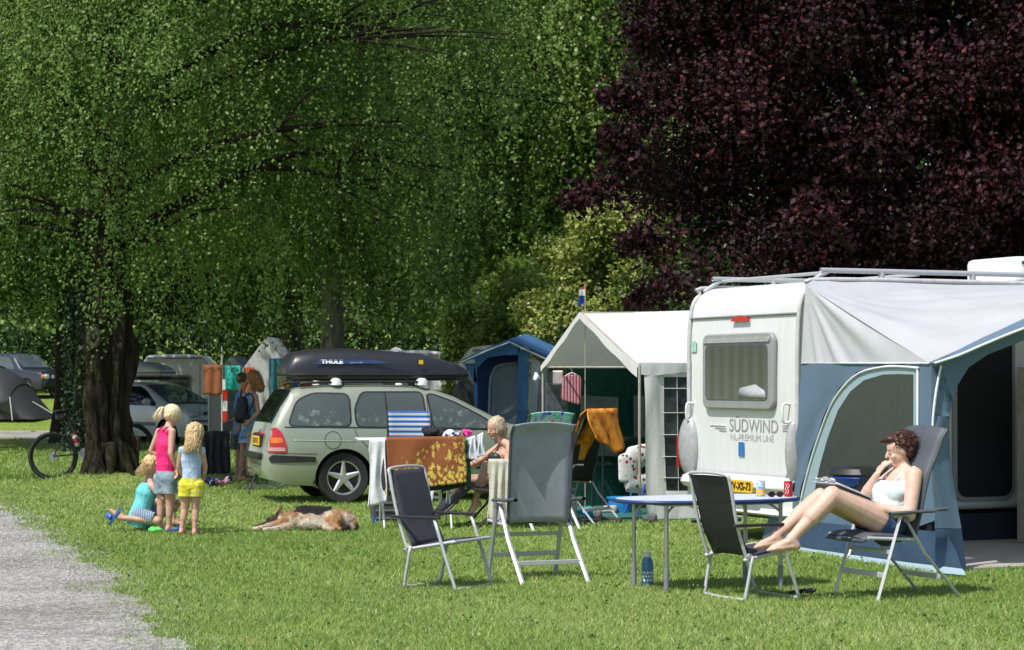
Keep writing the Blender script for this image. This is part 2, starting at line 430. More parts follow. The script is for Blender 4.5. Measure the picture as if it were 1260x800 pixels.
vt = np.concatenate([p[0] for p in parts]); at_ = np.concatenate([p[1] for p in parts])
tag(fast_mesh('grass', vt, 3, GM, attr=at_), 'short mown campsite grass with dry yellow patches', 'grass', kind='stuff')
# small weeds, clover leaves in the lawn
n = 1500; g = np.random.default_rng(11); y = np.sqrt(g.uniform(11**2, 30**2, n)); x = g.uniform(-1, 1, n)*y*.235
ok = (x > path_edge(y)+.05) & ~(((x-2.57)*.914+(y-19.57)*.406 > .0) & (-(x-3.41)*.406+(y-17.2)*.914 > -.05)); x, y = x[ok], y[ok]; n = len(x); cen = np.repeat(np.stack([x, y, np.full(n, .035)], 1), 4, 0)+g.normal(0, .018, (n*4, 3))*[1, 1, .4]
def leaf_quads(C, size, g, long=1.5, dirb=None, spread=1., pref=None, pn=.75):
    n = len(C); d = g.normal(0, 1, (n, 3))*spread
    if dirb is not None: d = d+dirb
    d /= np.linalg.norm(d, axis=1)[:, None]+1e-9
    q = g.normal(0, 1, (n, 3))
    if pref is not None: q = pref+q*pn
    s_ = np.cross(d, q); s_ /= np.linalg.norm(s_, axis=1)[:, None]+1e-9
    nn = np.cross(d, s_); sz = np.asarray(size).reshape(-1, 1)*g.uniform(.7, 1.3, (n, 1))
    a = C; b = C+d*sz*.45*long+s_*sz*.5+nn*sz*.08; c = C+d*sz*long; e = C+d*sz*.45*long-s_*sz*.5+nn*sz*.08
    return np.stack([a, b, c, e], 1).reshape(-1, 3)
WM = leafmat('weed_leaf', [(0, (.10, .18, .035)), (1, (.2, .30, .07))], trans=.3)
tag(fast_mesh('clover', leaf_quads(cen, np.full(len(cen), .02), g, 1.1), 4, WM, attr=g.random(len(cen))), 'small clover and plantain leaves scattered in the lawn', 'ground cover', kind='stuff')
# ------------------------------------------------------------------ trees
def bark_mat(name, c1, c2, moss=None, sc_=6.):
    m, nt, b, o = newmat(name); c = coord(nt, (1, 1, .22))
    f = noise_tex(nt, c, sc_*3, 8, .75); col = ramp(nt, f, [(.35, c1), (.65, c2)])
    if moss: col = mixc(nt, ramp(nt, noise_tex(nt, coord(nt), 2.6, 5, .7), [(.48, (0,0,0)), (.62, (.8,.8,.8))]), col, moss)
    nt.links.new(col, b.inputs['Base Color']); b.inputs['Roughness'].default_value = .95; b.inputs['Specular IOR Level'].default_value = .15
    bump(nt, b, f, 1., .06); return m
BARK = bark_mat('bark_old', (.008, .0065, .0045), (.062, .050, .035), (.045, .045, .016))
BARKD = bark_mat('bark_dark', (.01, .008, .006), (.05, .04, .03))
BIRCHB = bark_mat('bark_birch', (.04, .035, .03), (.3, .28, .25), None, 3)
LG = leafmat('leaf_birch', [(0, (.050, .10, .014)), (.5, (.125, .22, .036)), (1, (.29, .42, .12))], trans=.46, rough=.5, spec=.3)
LG2 = leafmat('leaf_light', [(0, (.08, .155, .018)), (.5, (.175, .28, .042)), (1, (.34, .44, .12))], trans=.42, rough=.42)
LDK = leafmat('leaf_dark', [(0, (.012, .035, .008)), (1, (.05, .11, .022))], trans=.2, rough=.5)
LYG = leafmat('leaf_yellow_green', [(0, (.12, .18, .03)), (.6, (.28, .34, .07)), (1, (.5, .5, .18))], trans=.35)
LPU = leafmat('leaf_plum', [(0, (.010, .0045, .0065)), (.6, (.032, .012, .017)), (.93, (.075, .029, .038)), (1, (.14, .022, .025))], trans=.2, rough=.55, spec=.14)
def tree(name, label, base, th, tr, cc, cr, clumps, per, ls, leaf, bark, seed, style='round', group=None, crad=.9, limbs=30, lean=(0, 0), back=.4, strand=1.3, floor=1.8, cat='tree', trunk=True, shell=.45, edge=None):
    g = np.random.default_rng(seed); rn = random.Random(seed)
    t = thing(name, label, cat, (base[0], base[1], float(terrain(base[0], base[1]))), 0, group)
    b0 = V((0, 0, -.1)); L = np.array(t.location); cc = np.array(cc)-L; cr = np.array(cr)
    if trunk:
        mb = MB(); pts = [b0+V((lean[0]*k/8, lean[1]*k/8, th*k/8)) for k in range(9)]
        mb.tube(pts, [tr*1.5]+[tr*(1.08-.6*k/8) for k in range(1, 9)], 14)
        mb.build('trunk', bark, t, smooth=60)
    ctr = []
    while len(ctr) < clumps:
        p = g.normal(0, 1, 3); p /= np.linalg.norm(p); rr = shell+(1-shell)*g.random()**.7
        q = p*rr
        if q[1] > .15 and g.random() > back: continue
        c = cc+q*cr
        if c[2]+L[2] < floor+.3: continue
        ctr.append(c)
    ctr = np.array(ctr)
    mb = MB(); idx = g.choice(len(ctr), min(limbs, len(ctr)), replace=False)
    for i in idx:
        e = V(ctr[i]); z0 = max(.35*th, min(th*.95, e.z-.25*(V((e.x, e.y, 0)).length)))
        s0 = V((lean[0]*z0/th, lean[1]*z0/th, z0)); mid = (s0+e)/2+V((0, 0, .25*(e-s0).length*.5))+V([rn.uniform(-.3, .3) for _ in range(3)])
        mb.tube([s0, mid, e], [tr*.28, tr*.16, .012], 6, smooth=6)
        for q in range(4):
            f = e+V([rn.uniform(-1, 1)*crad for _ in range(3)]); mb.tube([mid.lerp(e, .4), mid.lerp(f, .7)+V((0,0,.1)), f], [tr*.08, .02, .006], 5, smooth=3)
    if limbs: mb.build('branches', BARKD, t, smooth=60)
    cs = []; vs_ = []; ps_ = []; sh = g.uniform(0, 1, len(ctr)); arcs = []
    if style == 'weep':
        for c in ctr:
            az = c-cc; s0 = cc+np.array([az[0]*.35, az[1]*.35, az[2]*.8+.3]); arcs.append((s0, c, 0, g.random(), crad*g.uniform(.18, .42)))
    for i, c in enumerate(ctr):
        if style == 'weep':
            if i >= len(arcs): break
            S0, E0_, tn, shv, wdt = arcs[i]; ns = per//14; u = .22+.78*g.random(ns)**.8
            r0 = S0+(E0_-S0)*u[:, None]; r0[:, 2] += 1.1*np.sin(np.pi*np.clip(u*.9, 0, 1))-.5*u**2; r0 += g.normal(0, 1, (ns, 3))*np.array([wdt, wdt, wdt*.45])*(.35+u[:, None])
            ln = g.uniform(.25, 1, ns)**1.2*strand
            od = np.array([c[0]-cc[0], c[1]-cc[1], 0]); od = od/(np.linalg.norm(od)+1e-6)*.6+np.array([-.15, -.35, .75])
            for k in range(ns):
                m_ = max(4, int(19*ln[k]/strand)); tt = np.sort(g.random(m_)); sw = g.normal(0, .20, 2)
                p = r0[k]+np.stack([sw[0]*tt**1.2, sw[1]*tt**1.2, -tt*ln[k]], 1)+g.normal(0, .03, (m_, 3)); cs.append(p); ps_.append(np.tile(od, (m_, 1)))
                vs_.append(np.clip(g.normal(.15+.6*shv, .10, m_)+.08*tt, 0, 1))
        else:
            d = g.normal(0, 1, (per, 3)); d /= np.linalg.norm(d, axis=1)[:, None]; rr = g.random(per)**.45
            tw = np.round(d*3.2)/3.2*.5+d*.5
            p = c+tw*rr[:, None]*crad*np.array([1, 1, .75]); cs.append(p); ps_.append(d*.9+np.array([0, -.1, .5])); vs_.append(np.clip(g.normal(.3+.4*sh[i], .2, per), 0, 1))
    C = np.concatenate(cs); A = np.concatenate(vs_); PR = np.concatenate(ps_); k = C[:, 2]+L[2] > floor-.2+.35*np.sin(C[:, 0]*2.3)+.25*np.sin(C[:, 0]*6.1+C[:, 1]); C, A, PR = C[k], A[k], PR[k]
    vt = leaf_quads(C, np.full(len(C), ls), g, 1.45, np.array([0, -.1, -1.1]) if style == 'weep' else np.array([0, 0, -.35]), 1., pref=PR, pn=.55)
    fast_mesh('crown', vt, 4, leaf, attr=A, parent=t)
    return t
# the big gnarled tree by the bicycle: trunk of its own
def big_trunk(t):
    def surf(u, v):
        z = -.15+3.6*v; th = 2*math.pi*u
        r = .20*(1+.5*math.exp(-(z+.1)/.22)-.06*z*.5)
        rid = .05*math.sin(th*5+1.2*math.sin(z*1.6))+.03*math.sin(th*11+z*2.1)+.05*(noise.noise(V((math.cos(th)*2, math.sin(th)*2, z*1.6)))*2+1.1*noise.noise(V((math.cos(th)*6, math.sin(th)*6, z*5))))
        x = math.cos(th)*(r+rid)*1.02; y = math.sin(th)*(r+rid)*.8
        return V((x+.06*math.sin(z*1.1), y, z))
    MB().grid(surf, 110, 90).build('trunk', BARK, t, smooth=180)
    mb = MB()                                            # second stem fused on the left, with a knot hole
    def st(u, v):
        z = -.1+2.2*v; th = 2*math.pi*u; r = .13*(1+.6*math.exp(-z/.25)+.35*math.exp(-((z-1.05)/.22)**2)-.12*v)+.03*math.sin(th*4+z*3)+.035*noise.noise(V((math.cos(th)*3, math.sin(th)*3, z*3)))
        return V((-.14+math.cos(th)*r-.03*z, -.16+math.sin(th)*r, z))
    mb.grid(st, 60, 60); mb.lathe([(.001, 0), (.12, 0)], (-.20, -.17, 2.1), 16)
    mb.build('stem', BARK, t, smooth=180)
    kb = MB(); ring = [V((-.17+.065*math.cos(a), -.30, 1.86+.11*math.sin(a))) for a in np.linspace(0, 2*math.pi, 13)[:-1]]
    kb.tube(ring, .04, 8, closed=True, smooth=2); k = kb.build('knot', bark_mat('bark_knot', (.08, .07, .05), (.24, .21, .16)), t, smooth=180)
    hb = MB(); hb.lathe([(.001, 0), (.055, 0), (.055, .01)], (-.17, -.325, 1.86), 16, (0, -1, 0)); hb.build('knot_hole', M('hollow', (.003, .003, .003), .9), t)
    rb = MB(); rn = random.Random(3)
    for a in np.linspace(0, 2*math.pi, 10)[:-1]:
        a += rn.uniform(-.2, .2); d = V((math.cos(a), math.sin(a), 0)); l = rn.uniform(.36, .52)
        rb.tube([d*.2+V((0,0,.35)), d*.32+V((0,0,.14)), d*l+V((0,0,-.12))], [.10, .08, .03], 8, smooth=5)
    rb.build('roots', BARK, t, smooth=180)
t1 = tree('birch_tree', 'tall drooping birch with a gnarled hollow trunk beside the leaning bicycle', TRK, 9, .3, (-4.9, 32.0, 7.6), (5.6, 4.0, 6.0), 225, 1750, .037, LG, BARK, 21, 'weep', None, 1.0, 46, back=.5, strand=1.5, floor=2.15, trunk=False)
big_trunk(t1)
mb = MB(); mb.tube([V((0.02, 0, 3.3)), V((.15, .2, 5.5)), V((.1, .4, 9))], [.19, .17, .12], 12); mb.build('upper_trunk', BARK, t1, smooth=60)
t2 = tree('ivy_tree', 'dark straight trunk tree standing behind the hollow birch at the far path', gnd(84, 545), 9, .33, (-10.6, 52, 8.2), (5.5, 4.5, 6.0), 170, 800, .085, LDK, BARKD, 22, 'round', None, 1.2, 20, floor=3.0)
def trunk_only(name, label, base, r, h, leaf, seed):
    t = thing(name, label, 'tree', base); MB().tube([V((0,0,-.2)), V((.05,0,h*.5)), V((.2,.1,h))], [r*1.25, r, r*.7], 14).build('trunk', BARKD, t, smooth=60)
    return t
# ivy on a third trunk between the two
t3 = tree('shaded_tree', 'shaded brown trunk tree directly behind the ivy, left of the hollow birch', gnd(112, 556), 8, .36, (-9, 47, 8.5), (4.5, 4, 5.2), 90, 700, .075, LDK, BARKD, 23, 'round', None, 1.2, 12, floor=3.2)
g = np.random.default_rng(5); b3 = gnd(108, 557); n = 2600
th = g.uniform(math.pi, 2*math.pi, n); z = g.random(n)**1.2*3.3; rr = .40+g.uniform(0, .12, n)
C = np.stack([np.cos(th)*rr, np.sin(th)*rr, z], 1)
iv = fast_mesh('ivy', leaf_quads(C, np.full(n, .075), g, 1.1, np.array([0, -.6, -.5])), 4, leafmat('leaf_ivy', [(0, (.012, .03, .012)), (1, (.04, .085, .035))], trans=.1, rough=.35), attr=g.random(n), loc=b3)
tag(iv, 'dark green ivy climbing the shaded trunk above the bicycle saddle', 'ivy')
# green trees behind
tree('weeping_birch', 'drooping birch with its crown hanging over the silver green estate car', (-3.4, 41.5), 10, .24, (-3.7, 41.3, 8.2), (4.3, 3.4, 6.0), 200, 1250, .050, LG, BIRCHB, 31, 'weep', 'birches behind the parked cars', 1.1, 34, back=.4, strand=1.6, floor=2.75)
tree('weeping_birch', 'bright green birch in full sun left of the purple tree', (2.0, 58), 12, .24, (1.6, 57, 9.5), (5.8, 4.5, 7.8), 300, 800, .085, LG2, BIRCHB, 32, 'weep', 'birches behind the parked cars', 1.3, 26, back=.3, strand=2.0, floor=1.7)
tree('weeping_birch', 'darker birch at the left edge above the black tent', (-12.6, 47.5), 10, .26, (-11.6, 47, 8.6), (5.0, 4, 6.0), 170, 760, .075, LG, BIRCHB, 33, 'weep', 'birches behind the parked cars', 1.2, 20, back=.35, strand=1.6, floor=2.9)
tree('weeping_birch', 'tall birch filling the gap behind the two nearest birches', (-5.5, 55), 12, .3, (-5.5, 54, 9.5), (6.5, 4, 8), 230, 760, .09, LG, BIRCHB, 34, 'weep', 'birches behind the parked cars', 1.3, 20, back=.3, strand=1.8, floor=2.7)
tree('yellow_green_bush', 'yellow green variegated bush between the birches and the purple tree', gnd(735, 566), 1.6, .12, (1.75, 41, 2.6), (1.4, 1.2, 2.1), 70, 950, .062, LYG, BARKD, 35, 'round', None, .5, 12, floor=.2, cat='bush')
tree('yellow_green_bush', 'darker olive bush behind the blue awning', gnd(650, 556), 1.4, .12, (.4, 47, 2.0), (1.9, 1.3, 2.0), 60, 700, .08, LG2, BARKD, 36, 'round', None, .5, 10, floor=.2, cat='bush')
# purple plum
pl = tree('purple_plum_tree', 'huge dark purple leaved plum tree rising behind the white caravan', (6.0, 33.5), 5, .3, (6.3, 33.0, 7.4), (4.6, 3.2, 6.0), 370, 1250, .056, LPU, BARKD, 41, 'round', None, .95, 60, back=.35, floor=1.5, shell=.55)
g = np.random.default_rng(8)      # reaching side branches at its left edge
mb = MB(); cs = []; 
for (px, py, Y, px2, py2, Y2) in ((800, 215, 31.5, 694, 250, 31.0), (820, 120, 31.5, 742, 118, 31.2), (840, 60, 31.8, 780, 38, 31.5), (800, 190, 31.2, 745, 165, 31), (880, 330, 30.5, 775, 372, 30.0), (850, 30, 31.6, 815, 5, 31.4), (830, 290, 31, 770, 300, 30.8), (1010, 280, 30, 1000, 250, 29.8)):
    a = at(px, py, Y)-pl.location; b = at(px2, py2, Y2)-pl.location; mb.tube([a+V((.5, .4, -.3)), (a+b)/2+V((0,0,.06)), b], [.035, .02, .006], 6, smooth=4)
    for k in range(900):
        t = g.random()**.8; p = a.lerp(b, t); w_ = .30*(1-t)+.07; cs.append(np.array(p)+g.normal(0, 1, 3)*w_*np.array([.8, .8, .75]))
mb.build('branches', BARKD, pl, smooth=60); C = np.array(cs)
fast_mesh('foliage', leaf_quads(C, np.full(len(C), .065), g, 1.5, np.array([-.3, 0, -.2])), 4, LPU, attr=g.random(len(C)), parent=pl)
tree('purple_plum_tree', 'second purple leaved plum tree at the far right edge', (11.2, 36), 5, .28, (11.0, 36, 7.0), (4.2, 3, 5.6), 120, 800, .085, LPU, BARKD, 42, 'round', None, 1.0, 20, back=.3, floor=1.5)
# wood and hedge that close the view
def wood(name, label, x0, x1, y0, y1, z0, z1, n, ls, leaf, seed, cat):
    g = np.random.default_rng(seed); m = n//160
    c = np.stack([g.uniform(x0, x1, m), g.uniform(y0, y1, m), g.uniform(z0, z1, m)], 1)
    C = np.repeat(c, 160, 0)+g.normal(0, 1, (m*160, 3))*np.array([1.0, .7, .8])*ls*7
    C = C[C[:, 2] > z0]; A = np.clip(np.repeat(g.random(m), 160)[:len(C)]*.7+g.random(len(C))*.3, 0, 1)
    return tag(fast_mesh(name, leaf_quads(C, np.full(len(C), ls), g, 1.3, np.array([0, 0, -.5])), 4, leaf, attr=A), label, cat, kind='stuff')
wood('woodland', 'dark mass of trees closing the view behind the campsite', -22, 24, 88, 94, 2.5, 19, 45000, .3, LDK, 51, 'wood')
wood('woodland', 'green tree canopy behind the birches', -15, 14, 66, 70, 3.0, 15, 50000, .16, LG, 52, 'wood')
wood('hedge', 'dark green hedge behind the row of caravans and tents', -22, 12, 86.5, 89, .9, 4.6, 60000, .11, LDK, 53, 'hedge')
wood('hedge', 'low dark hedge behind the white awning under the purple tree', 1.8, 12, 38, 39.5, .0, 2.9, 40000, .08, LDK, 54, 'hedge')
# ------------------------------------------------------------------ caravan
WHITE = M('caravan_white', (.74, .75, .74), .28, var=.04, scale=3, coat=.3)
WHITE2 = M('caravan_bumper', (.70, .70, .69), .4, var=.05)
GREYP = M('grey_plastic', (.28, .28, .285), .45, var=.08)
SILV = M('silver_alloy', (.46, .47, .48), .5, metal=.3, var=.06)
ALU = M('aluminium_tube', (.50, .51, .52), .5, metal=.2, var=.05)
BLACK = M('black_plastic', (.018, .018, .02), .5)
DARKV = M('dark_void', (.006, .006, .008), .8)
REDL = M('red_lens', (.45, .01, .012), .2, coat=.5)
YPL = M('yellow_plate', (.85, .50, .02), .45, var=.04)
BLUEP = M('blue_plastic', (.02, .10, .45), .45)
PIPW = M('white_piping', (.75, .76, .76), .6)
def dirty_white():
    m, nt, b, o = newmat('caravan_shell'); a = noise_tex(nt, coord(nt, (5, 5, .5)), 3, 6, .7); c = noise_tex(nt, coord(nt), 1.2, 4)
    base = ramp(nt, a, [(.3, (.685, .69, .675)), (.6, (.735, .745, .74))]); nt.links.new(mixc(nt, 1., base, ramp(nt, c, [(.3, (.93, .93, .92)), (.7, (1, 1, 1))]), 'MULTIPLY'), b.inputs['Base Color'])
    b.inputs['Roughness'].default_value = .3; b.inputs['Coat Weight'].default_value = .25; bump(nt, b, noise_tex(nt, coord(nt), 1.5, 2), .15, .03); return m
def glass_dark(name, c1=(.03, .035, .035), c2=(.16, .18, .17), scale=2.5, rough=.06):
    m, nt, b, o = newmat(name); v = coord(nt, (1, 1, 2.2)); f = noise_tex(nt, v, scale, 3, .5)
    nt.links.new(ramp(nt, f, [(.35, c1), (.7, c2)]), b.inputs['Base Color']); b.inputs['Roughness'].default_value = rough
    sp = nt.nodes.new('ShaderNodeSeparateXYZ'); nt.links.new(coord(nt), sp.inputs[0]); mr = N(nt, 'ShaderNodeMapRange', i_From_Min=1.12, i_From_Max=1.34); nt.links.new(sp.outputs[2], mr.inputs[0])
    ad = N(nt, 'ShaderNodeMath', operation='MULTIPLY_ADD'); nt.links.new(noise_tex(nt, coord(nt), 11, 6, .8), ad.inputs[0]); ad.inputs[1].default_value = 1.7; nt.links.new(mr.outputs[0], ad.inputs[2])  # dark speckled tree reflection painted into the top of the car glass
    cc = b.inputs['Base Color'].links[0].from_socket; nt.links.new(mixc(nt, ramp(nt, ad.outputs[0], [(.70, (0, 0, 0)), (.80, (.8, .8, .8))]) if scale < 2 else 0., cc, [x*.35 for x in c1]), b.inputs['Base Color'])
    b.inputs['Specular IOR Level'].default_value = .8; return m
C0 = V((C0C[0], C0C[1], 0)); WV = V((-.406, .914, 0)); LVV = V((LV[0], LV[1], 0)); A0 = V((A0C[0], A0C[1], 0))
cv = thing('caravan', 'white touring caravan seen from the rear, blue and grey awning on its side', 'caravan', C0)
Wd = 2.04; Lc = 5.2
def cp(w, l, z): return C0+WV*w+LVV*l+V((0, 0, z))
ZT = 2.40
prof = [(.05, .30), (.0, .42), (-.015, .9), (-.015, 1.5), (.0, 2.12)]+[(.0+.28*(1-math.cos(a)), 2.12+.28*math.sin(a)) for a in np.linspace(.25, math.pi/2, 6)]
prof += [(Lc-.8, ZT), (Lc-.2, 2.0), (Lc, 1.2), (Lc-.05, .30)]
mb = MB(); mb.slab([cp(.0, l, z) for l, z in prof], WV*Wd)
mb.build('body', dirty_white(), cv, world=True, bevel=.055, smooth=45)
mb = MB()                                                     # roof cap seam line, vertical corner mouldings
mb.tube([cp(.02, -.008, 2.10), cp(Wd-.02, -.008, 2.10)], .012, 6)
mb.build('seam', GREYP, cv, world=True)
for s_ in (.012, Wd-.012):
    mb = MB(); mb.tube([cp(s_, -.008, .42), cp(s_, -.02, 1.5), cp(s_, .0, 2.12), cp(s_, .1, 2.33), cp(s_, .34, 2.405), cp(s_, 3, 2.405)], .022, 8, smooth=4)
    mb.build('corner_moulding', M('moulding_grey', (.5, .5, .5), .5), cv, world=True, smooth=60)
def rear(px, py, out=.03):
    A = C0-LVV*out; P = onplane(px, py, A, A+WV); return P
def rrect(x0, y0, x1, y1, r, n=5, fn=None):
    pts = []
    for cx, cy, a0 in ((x1-r, y0+r, -90), (x1-r, y1-r, 0), (x0+r, y1-r, 90), (x0+r, y0+r, 180)):
        for k in range(n+1):
            a = R(a0+90*k/n); pts.append((cx+r*math.cos(a), cy+r*math.sin(a)))
    return [fn(*p) for p in pts] if fn else pts
def WZ(a): return (a-C0).dot(WV), a.z
w0, z0 = WZ(rear(955, 505)); w1, z1 = WZ(rear(868, 412))
def rp(off): return lambda w_, z_: C0+WV*w_-LVV*off+V((0, 0, z_))
mb = MB(); mb.slab(rrect(w0, z0, w1, z1, .09, fn=rp(.016)), -LVV*.05)
wf = mb.build('window', GREYP, cv, world=True, bevel=.015, smooth=50)
gl, nt, b, o = newmat('caravan_pane'); v = coord(nt, (1, 1, 1))
cz = N(nt, 'ShaderNodeTexWave', wave_type='BANDS', bands_direction='Y'); cz.inputs['Scale'].default_value = 3.2; cz.inputs['Distortion'].default_value = 1.5
nt.links.new(coord(nt, (1, .6, .06)), cz.inputs['Vector'])
sp = nt.nodes.new('ShaderNodeSeparateXYZ'); nt.links.new(v, sp.inputs[0])
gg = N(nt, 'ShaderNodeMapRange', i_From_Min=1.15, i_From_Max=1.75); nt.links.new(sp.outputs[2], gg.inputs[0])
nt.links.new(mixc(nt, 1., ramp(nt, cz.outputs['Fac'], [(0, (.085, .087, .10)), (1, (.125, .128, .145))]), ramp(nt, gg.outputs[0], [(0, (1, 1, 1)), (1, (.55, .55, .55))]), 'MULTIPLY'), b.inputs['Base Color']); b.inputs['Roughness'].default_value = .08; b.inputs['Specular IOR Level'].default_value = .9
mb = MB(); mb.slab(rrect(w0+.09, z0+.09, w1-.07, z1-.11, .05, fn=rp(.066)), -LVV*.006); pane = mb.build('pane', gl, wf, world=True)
mb = MB()
mb.slab([rp(.072)(w0+.1, z0+.11), rp(.072)(w0+.62, z0+.11), rp(.072)(w0+.58, z0+.2), rp(.072)(w0+.3, z0+.235), rp(.072)(w0+.14, z0+.18)], -LVV*.004)
mb.build('curtain', M('net_curtain', (.35, .37, .38), .6), pane, world=True, smooth=180)
mb = MB(); mb.slab(rrect(w0+.05, z1-.085, w1-.04, z1-.04, .018, 3, fn=rp(.066)), -LVV*.014); mb.build('frame', M('grey_plastic_light', (.36, .36, .36), .4), wf, world=True)
# high brake light
a = rear(900, 396); b_ = rear(921, 396); w_0, _ = WZ(b_); w_1, zb = WZ(a)
mb = MB(); mb.slab([rp(.016)(w_0+(w_1-w_0)*(.5+.5*math.cos(t)), zb+.055*math.sin(t)) for t in np.linspace(0, math.pi, 12)], -LVV*.02)
mb.build('brake_light', REDL, cv, world=True)
# bumper / lower skirt
mb = MB()
def bumper(u, v):
    w_ = .02+(Wd-.04)*u; t = v
    pr = [(-.03, .62), (-.17, .585), (-.20, .53), (-.16, .49), (-.09, .47), (-.09, .33), (-.13, .29), (-.02, .26)]
    i = min(int(t*7), 6); f = t*7-i; l = pr[i][0]*(1-f)+pr[i+1][0]*f; z = pr[i][1]*(1-f)+pr[i+1][1]*f
    e = min(u, 1-u); l *= min(1, .35+e*9)
    return cp(w_, l, z)
mb.grid(bumper, 30, 21); bu = mb.build('bumper', WHITE2, cv, world=True, smooth=50, solid=.01)
# number plate
lx, lz = WZ(rear(930, 600, .2)); rx, rz_ = WZ(rear(888, 590, .2))
rpt = lambda off, w_, z_: C0+WV*w_-LVV*off+V((0, 0, z_))
pw0, pw1 = WZ(rear(926, 600, .21))[0], WZ(rear(893, 600, .21))[0]; pz = WZ(rear(909, 598, .21))[1]
mb = MB(); mb.slab(rrect(pw0, pz-.055, pw1, pz+.055, .012, 2, fn=lambda a_, b__: rpt(.205, a_, b__)), -LVV*.01)
pt = mb.build('number_plate', YPL, cv, world=True)
text('plate_text', 'WV-XS-73', .098, BLACK, pt, root_inv(cv) @ rpt(.219, (pw0+pw1)/2-.01, pz-.002), -WV, (0, 0, 1), sx=1.0, bold=.002)
mb = MB(); mb.slab(rrect(pw1-.035, pz-.05, pw1-.003, pz+.05, .004, 2, fn=lambda a_, b__: rpt(.2155, a_, b__)), -LVV*.002); mb.build('plate_band', BLUEP, pt, world=True)
LET = M('letter_grey', (.27, .28, .29), .5)
p = rear(927, 525, .018); text('lettering', 'SÜDWIND', .17, LET, cv, root_inv(cv) @ p, -WV, (0, 0, 1), sx=1.12)
p = rear(925, 539, .018); text('lettering', 'NL-PREMIUM LINE', .088, M('letter_light', (.42, .42, .43), .5), cv, root_inv(cv) @ p, -WV, (0, 0, 1), sx=1.12)
mb = MB()
for (x0, x1, dy) in ((874, 893, 0), (880, 894, 3), (885, 894, 6), (963, 978, 0), (963, 975, 3), (963, 971, 6)):
    a, b_ = rear(x0, 523+dy, .018), rear(x1, 524+dy, .018); mb.tube([a, b_], .008, 4, flat=.2)
mb.build('stripe', M('letter_pale', (.52, .53, .54), .5), cv, world=True)
a, b_ = rear(909, 544, .018), rear(916, 562, .018); mb = MB(); mb.slab(rrect(WZ(b_)[0], WZ(b_)[1], WZ(a)[0], WZ(a)[1], .01, 2, fn=rp(.018)), -LVV*.004)
mb.build('sticker', M('sticker_blue', (.03, .16, .42), .4), cv, world=True)
a, b_ = rear(850.5, 420, .018), rear(857, 433, .018); mb = MB(); mb.slab(rrect(WZ(b_)[0], WZ(b_)[1], WZ(a)[0], WZ(a)[1], .01, 2, fn=rp(.018)), -LVV*.004)
mb.build('sticker', M('sticker_green', (.35, .6, .5), .4), cv, world=True)
for (px, y0, y1) in ((853, 497, 516), (972, 498, 519)):
    a = rear(px, y0, .016); c = rear(px, y1, .016); o_ = -LVV*.07
    MB().tube([a, a+o_, c+o_, c], .012, 8, smooth=4).build('grab_handle', WHITE2, cv, world=True, smooth=180)
# grey curved light clusters at the lower corners
for k, wc in enumerate((Wd-.05, .05)):
    sg = 1 if k == 0 else -1; mb = MB()
    mb.ell(cp(wc+(.02 if k == 0 else -.0), -.02, .86), ((.16 if k == 0 else .07), .10, .30), Matrix.Rotation(math.atan2(WV.y, WV.x), 3, 'Z'))
    lc = mb.build('lamp_housing', M('grey_cluster', (.36, .36, .37), .35, coat=.3), cv, world=True, smooth=180)
    if k: continue
    mb = MB(); mb.box(cp(wc+(.165 if k == 0 else -.055), -.06, .80), (.03, .05, .30), math.atan2(WV.y, WV.x)); mb.build('tail_lamp', REDL, lc, world=True, bevel=.01)
# roof rails and roof hatch
for wv in (.06, Wd-.06):
    mb = MB(); e0 = .5 if wv < 1 else .45
    mb.tube([cp(wv, .02+.1, 2.36), cp(wv, .32, 2.475), cp(wv, e0+.1, 2.49), cp(wv, 4.3, 2.49)], [.022, .022, .024, .024], 8, smooth=3)
    for l_ in (.9, 1.9, 2.9): mb.tube([cp(wv, l_, 2.39), cp(wv, l_, 2.49)], .03, 8)
    mb.build('roof_rail', SILV, cv, world=True, smooth=60)
for l_ in (.32, 1.3): MB().tube([cp(.06, l_, 2.47), cp(Wd-.06, l_, 2.47)], .016, 8).build('crossbar', SILV, cv, world=True, smooth=60)
hb = MB(); hb.slab(rrect(.1, 2.42, .95, 3.2, .12, fn=lambda w_, l_: cp(w_, l_, 2.40)), (0, 0, .27)); hv = hb.build('roof_vent', WHITE, cv, world=True, bevel=.05, smooth=50)
for k in range(9): MB().box(cp(.098, 2.5+.06*k, 2.61), (.012, .02, .03), math.atan2(LV[1], LV[0])).build('slot', BLACK, hv, world=True)
# wheel, chassis, door, side window
mb = MB()
for w_ in (.18, Wd-.18): mb.lathe([(.2, -.09), (.31, -.08), (.325, 0), (.31, .08), (.2, .09)], cp(w_, 2.6, .325), 24, WV)
mb.build('wheel', M('tyre_rubber', (.02, .02, .021), .85), cv, world=True, smooth=40)
mb = MB(); mb.box(cp(Wd/2, 2.4, .26), (4.4, 1.5, .1), math.atan2(LV[1], LV[0])); mb.build('chassis', BLACK, cv, world=True)
A_ = C0-WV*.006
def side(px, py, out=.006): A = C0-WV*out; return onplane(px, py, A, A+LVV)
def SL(p): return (p-C0).dot(LVV), p.z
l0, zz0 = SL(side(1176, 612)); l1, zz1 = SL(side(1243, 405)); zz0 = max(zz0, .33)
sp_ = lambda off: (lambda l_, z_: C0+LVV*l_-WV*off+V((0, 0, z_)))
MB().slab(rrect(l0-.04, zz0-.04, l1+.04, zz1+.04, .12, fn=sp_(.003)), -WV*.03).build('door_frame', GREYP, cv, world=True, bevel=.008)
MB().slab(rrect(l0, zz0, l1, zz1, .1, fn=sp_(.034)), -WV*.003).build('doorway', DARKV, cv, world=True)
mb = MB(); mb.slab([sp_(.03)(-.0, .27), sp_(.03)(5, .27), sp_(.03)(5, -.0), sp_(.03)(0, 0)], -WV*.008)
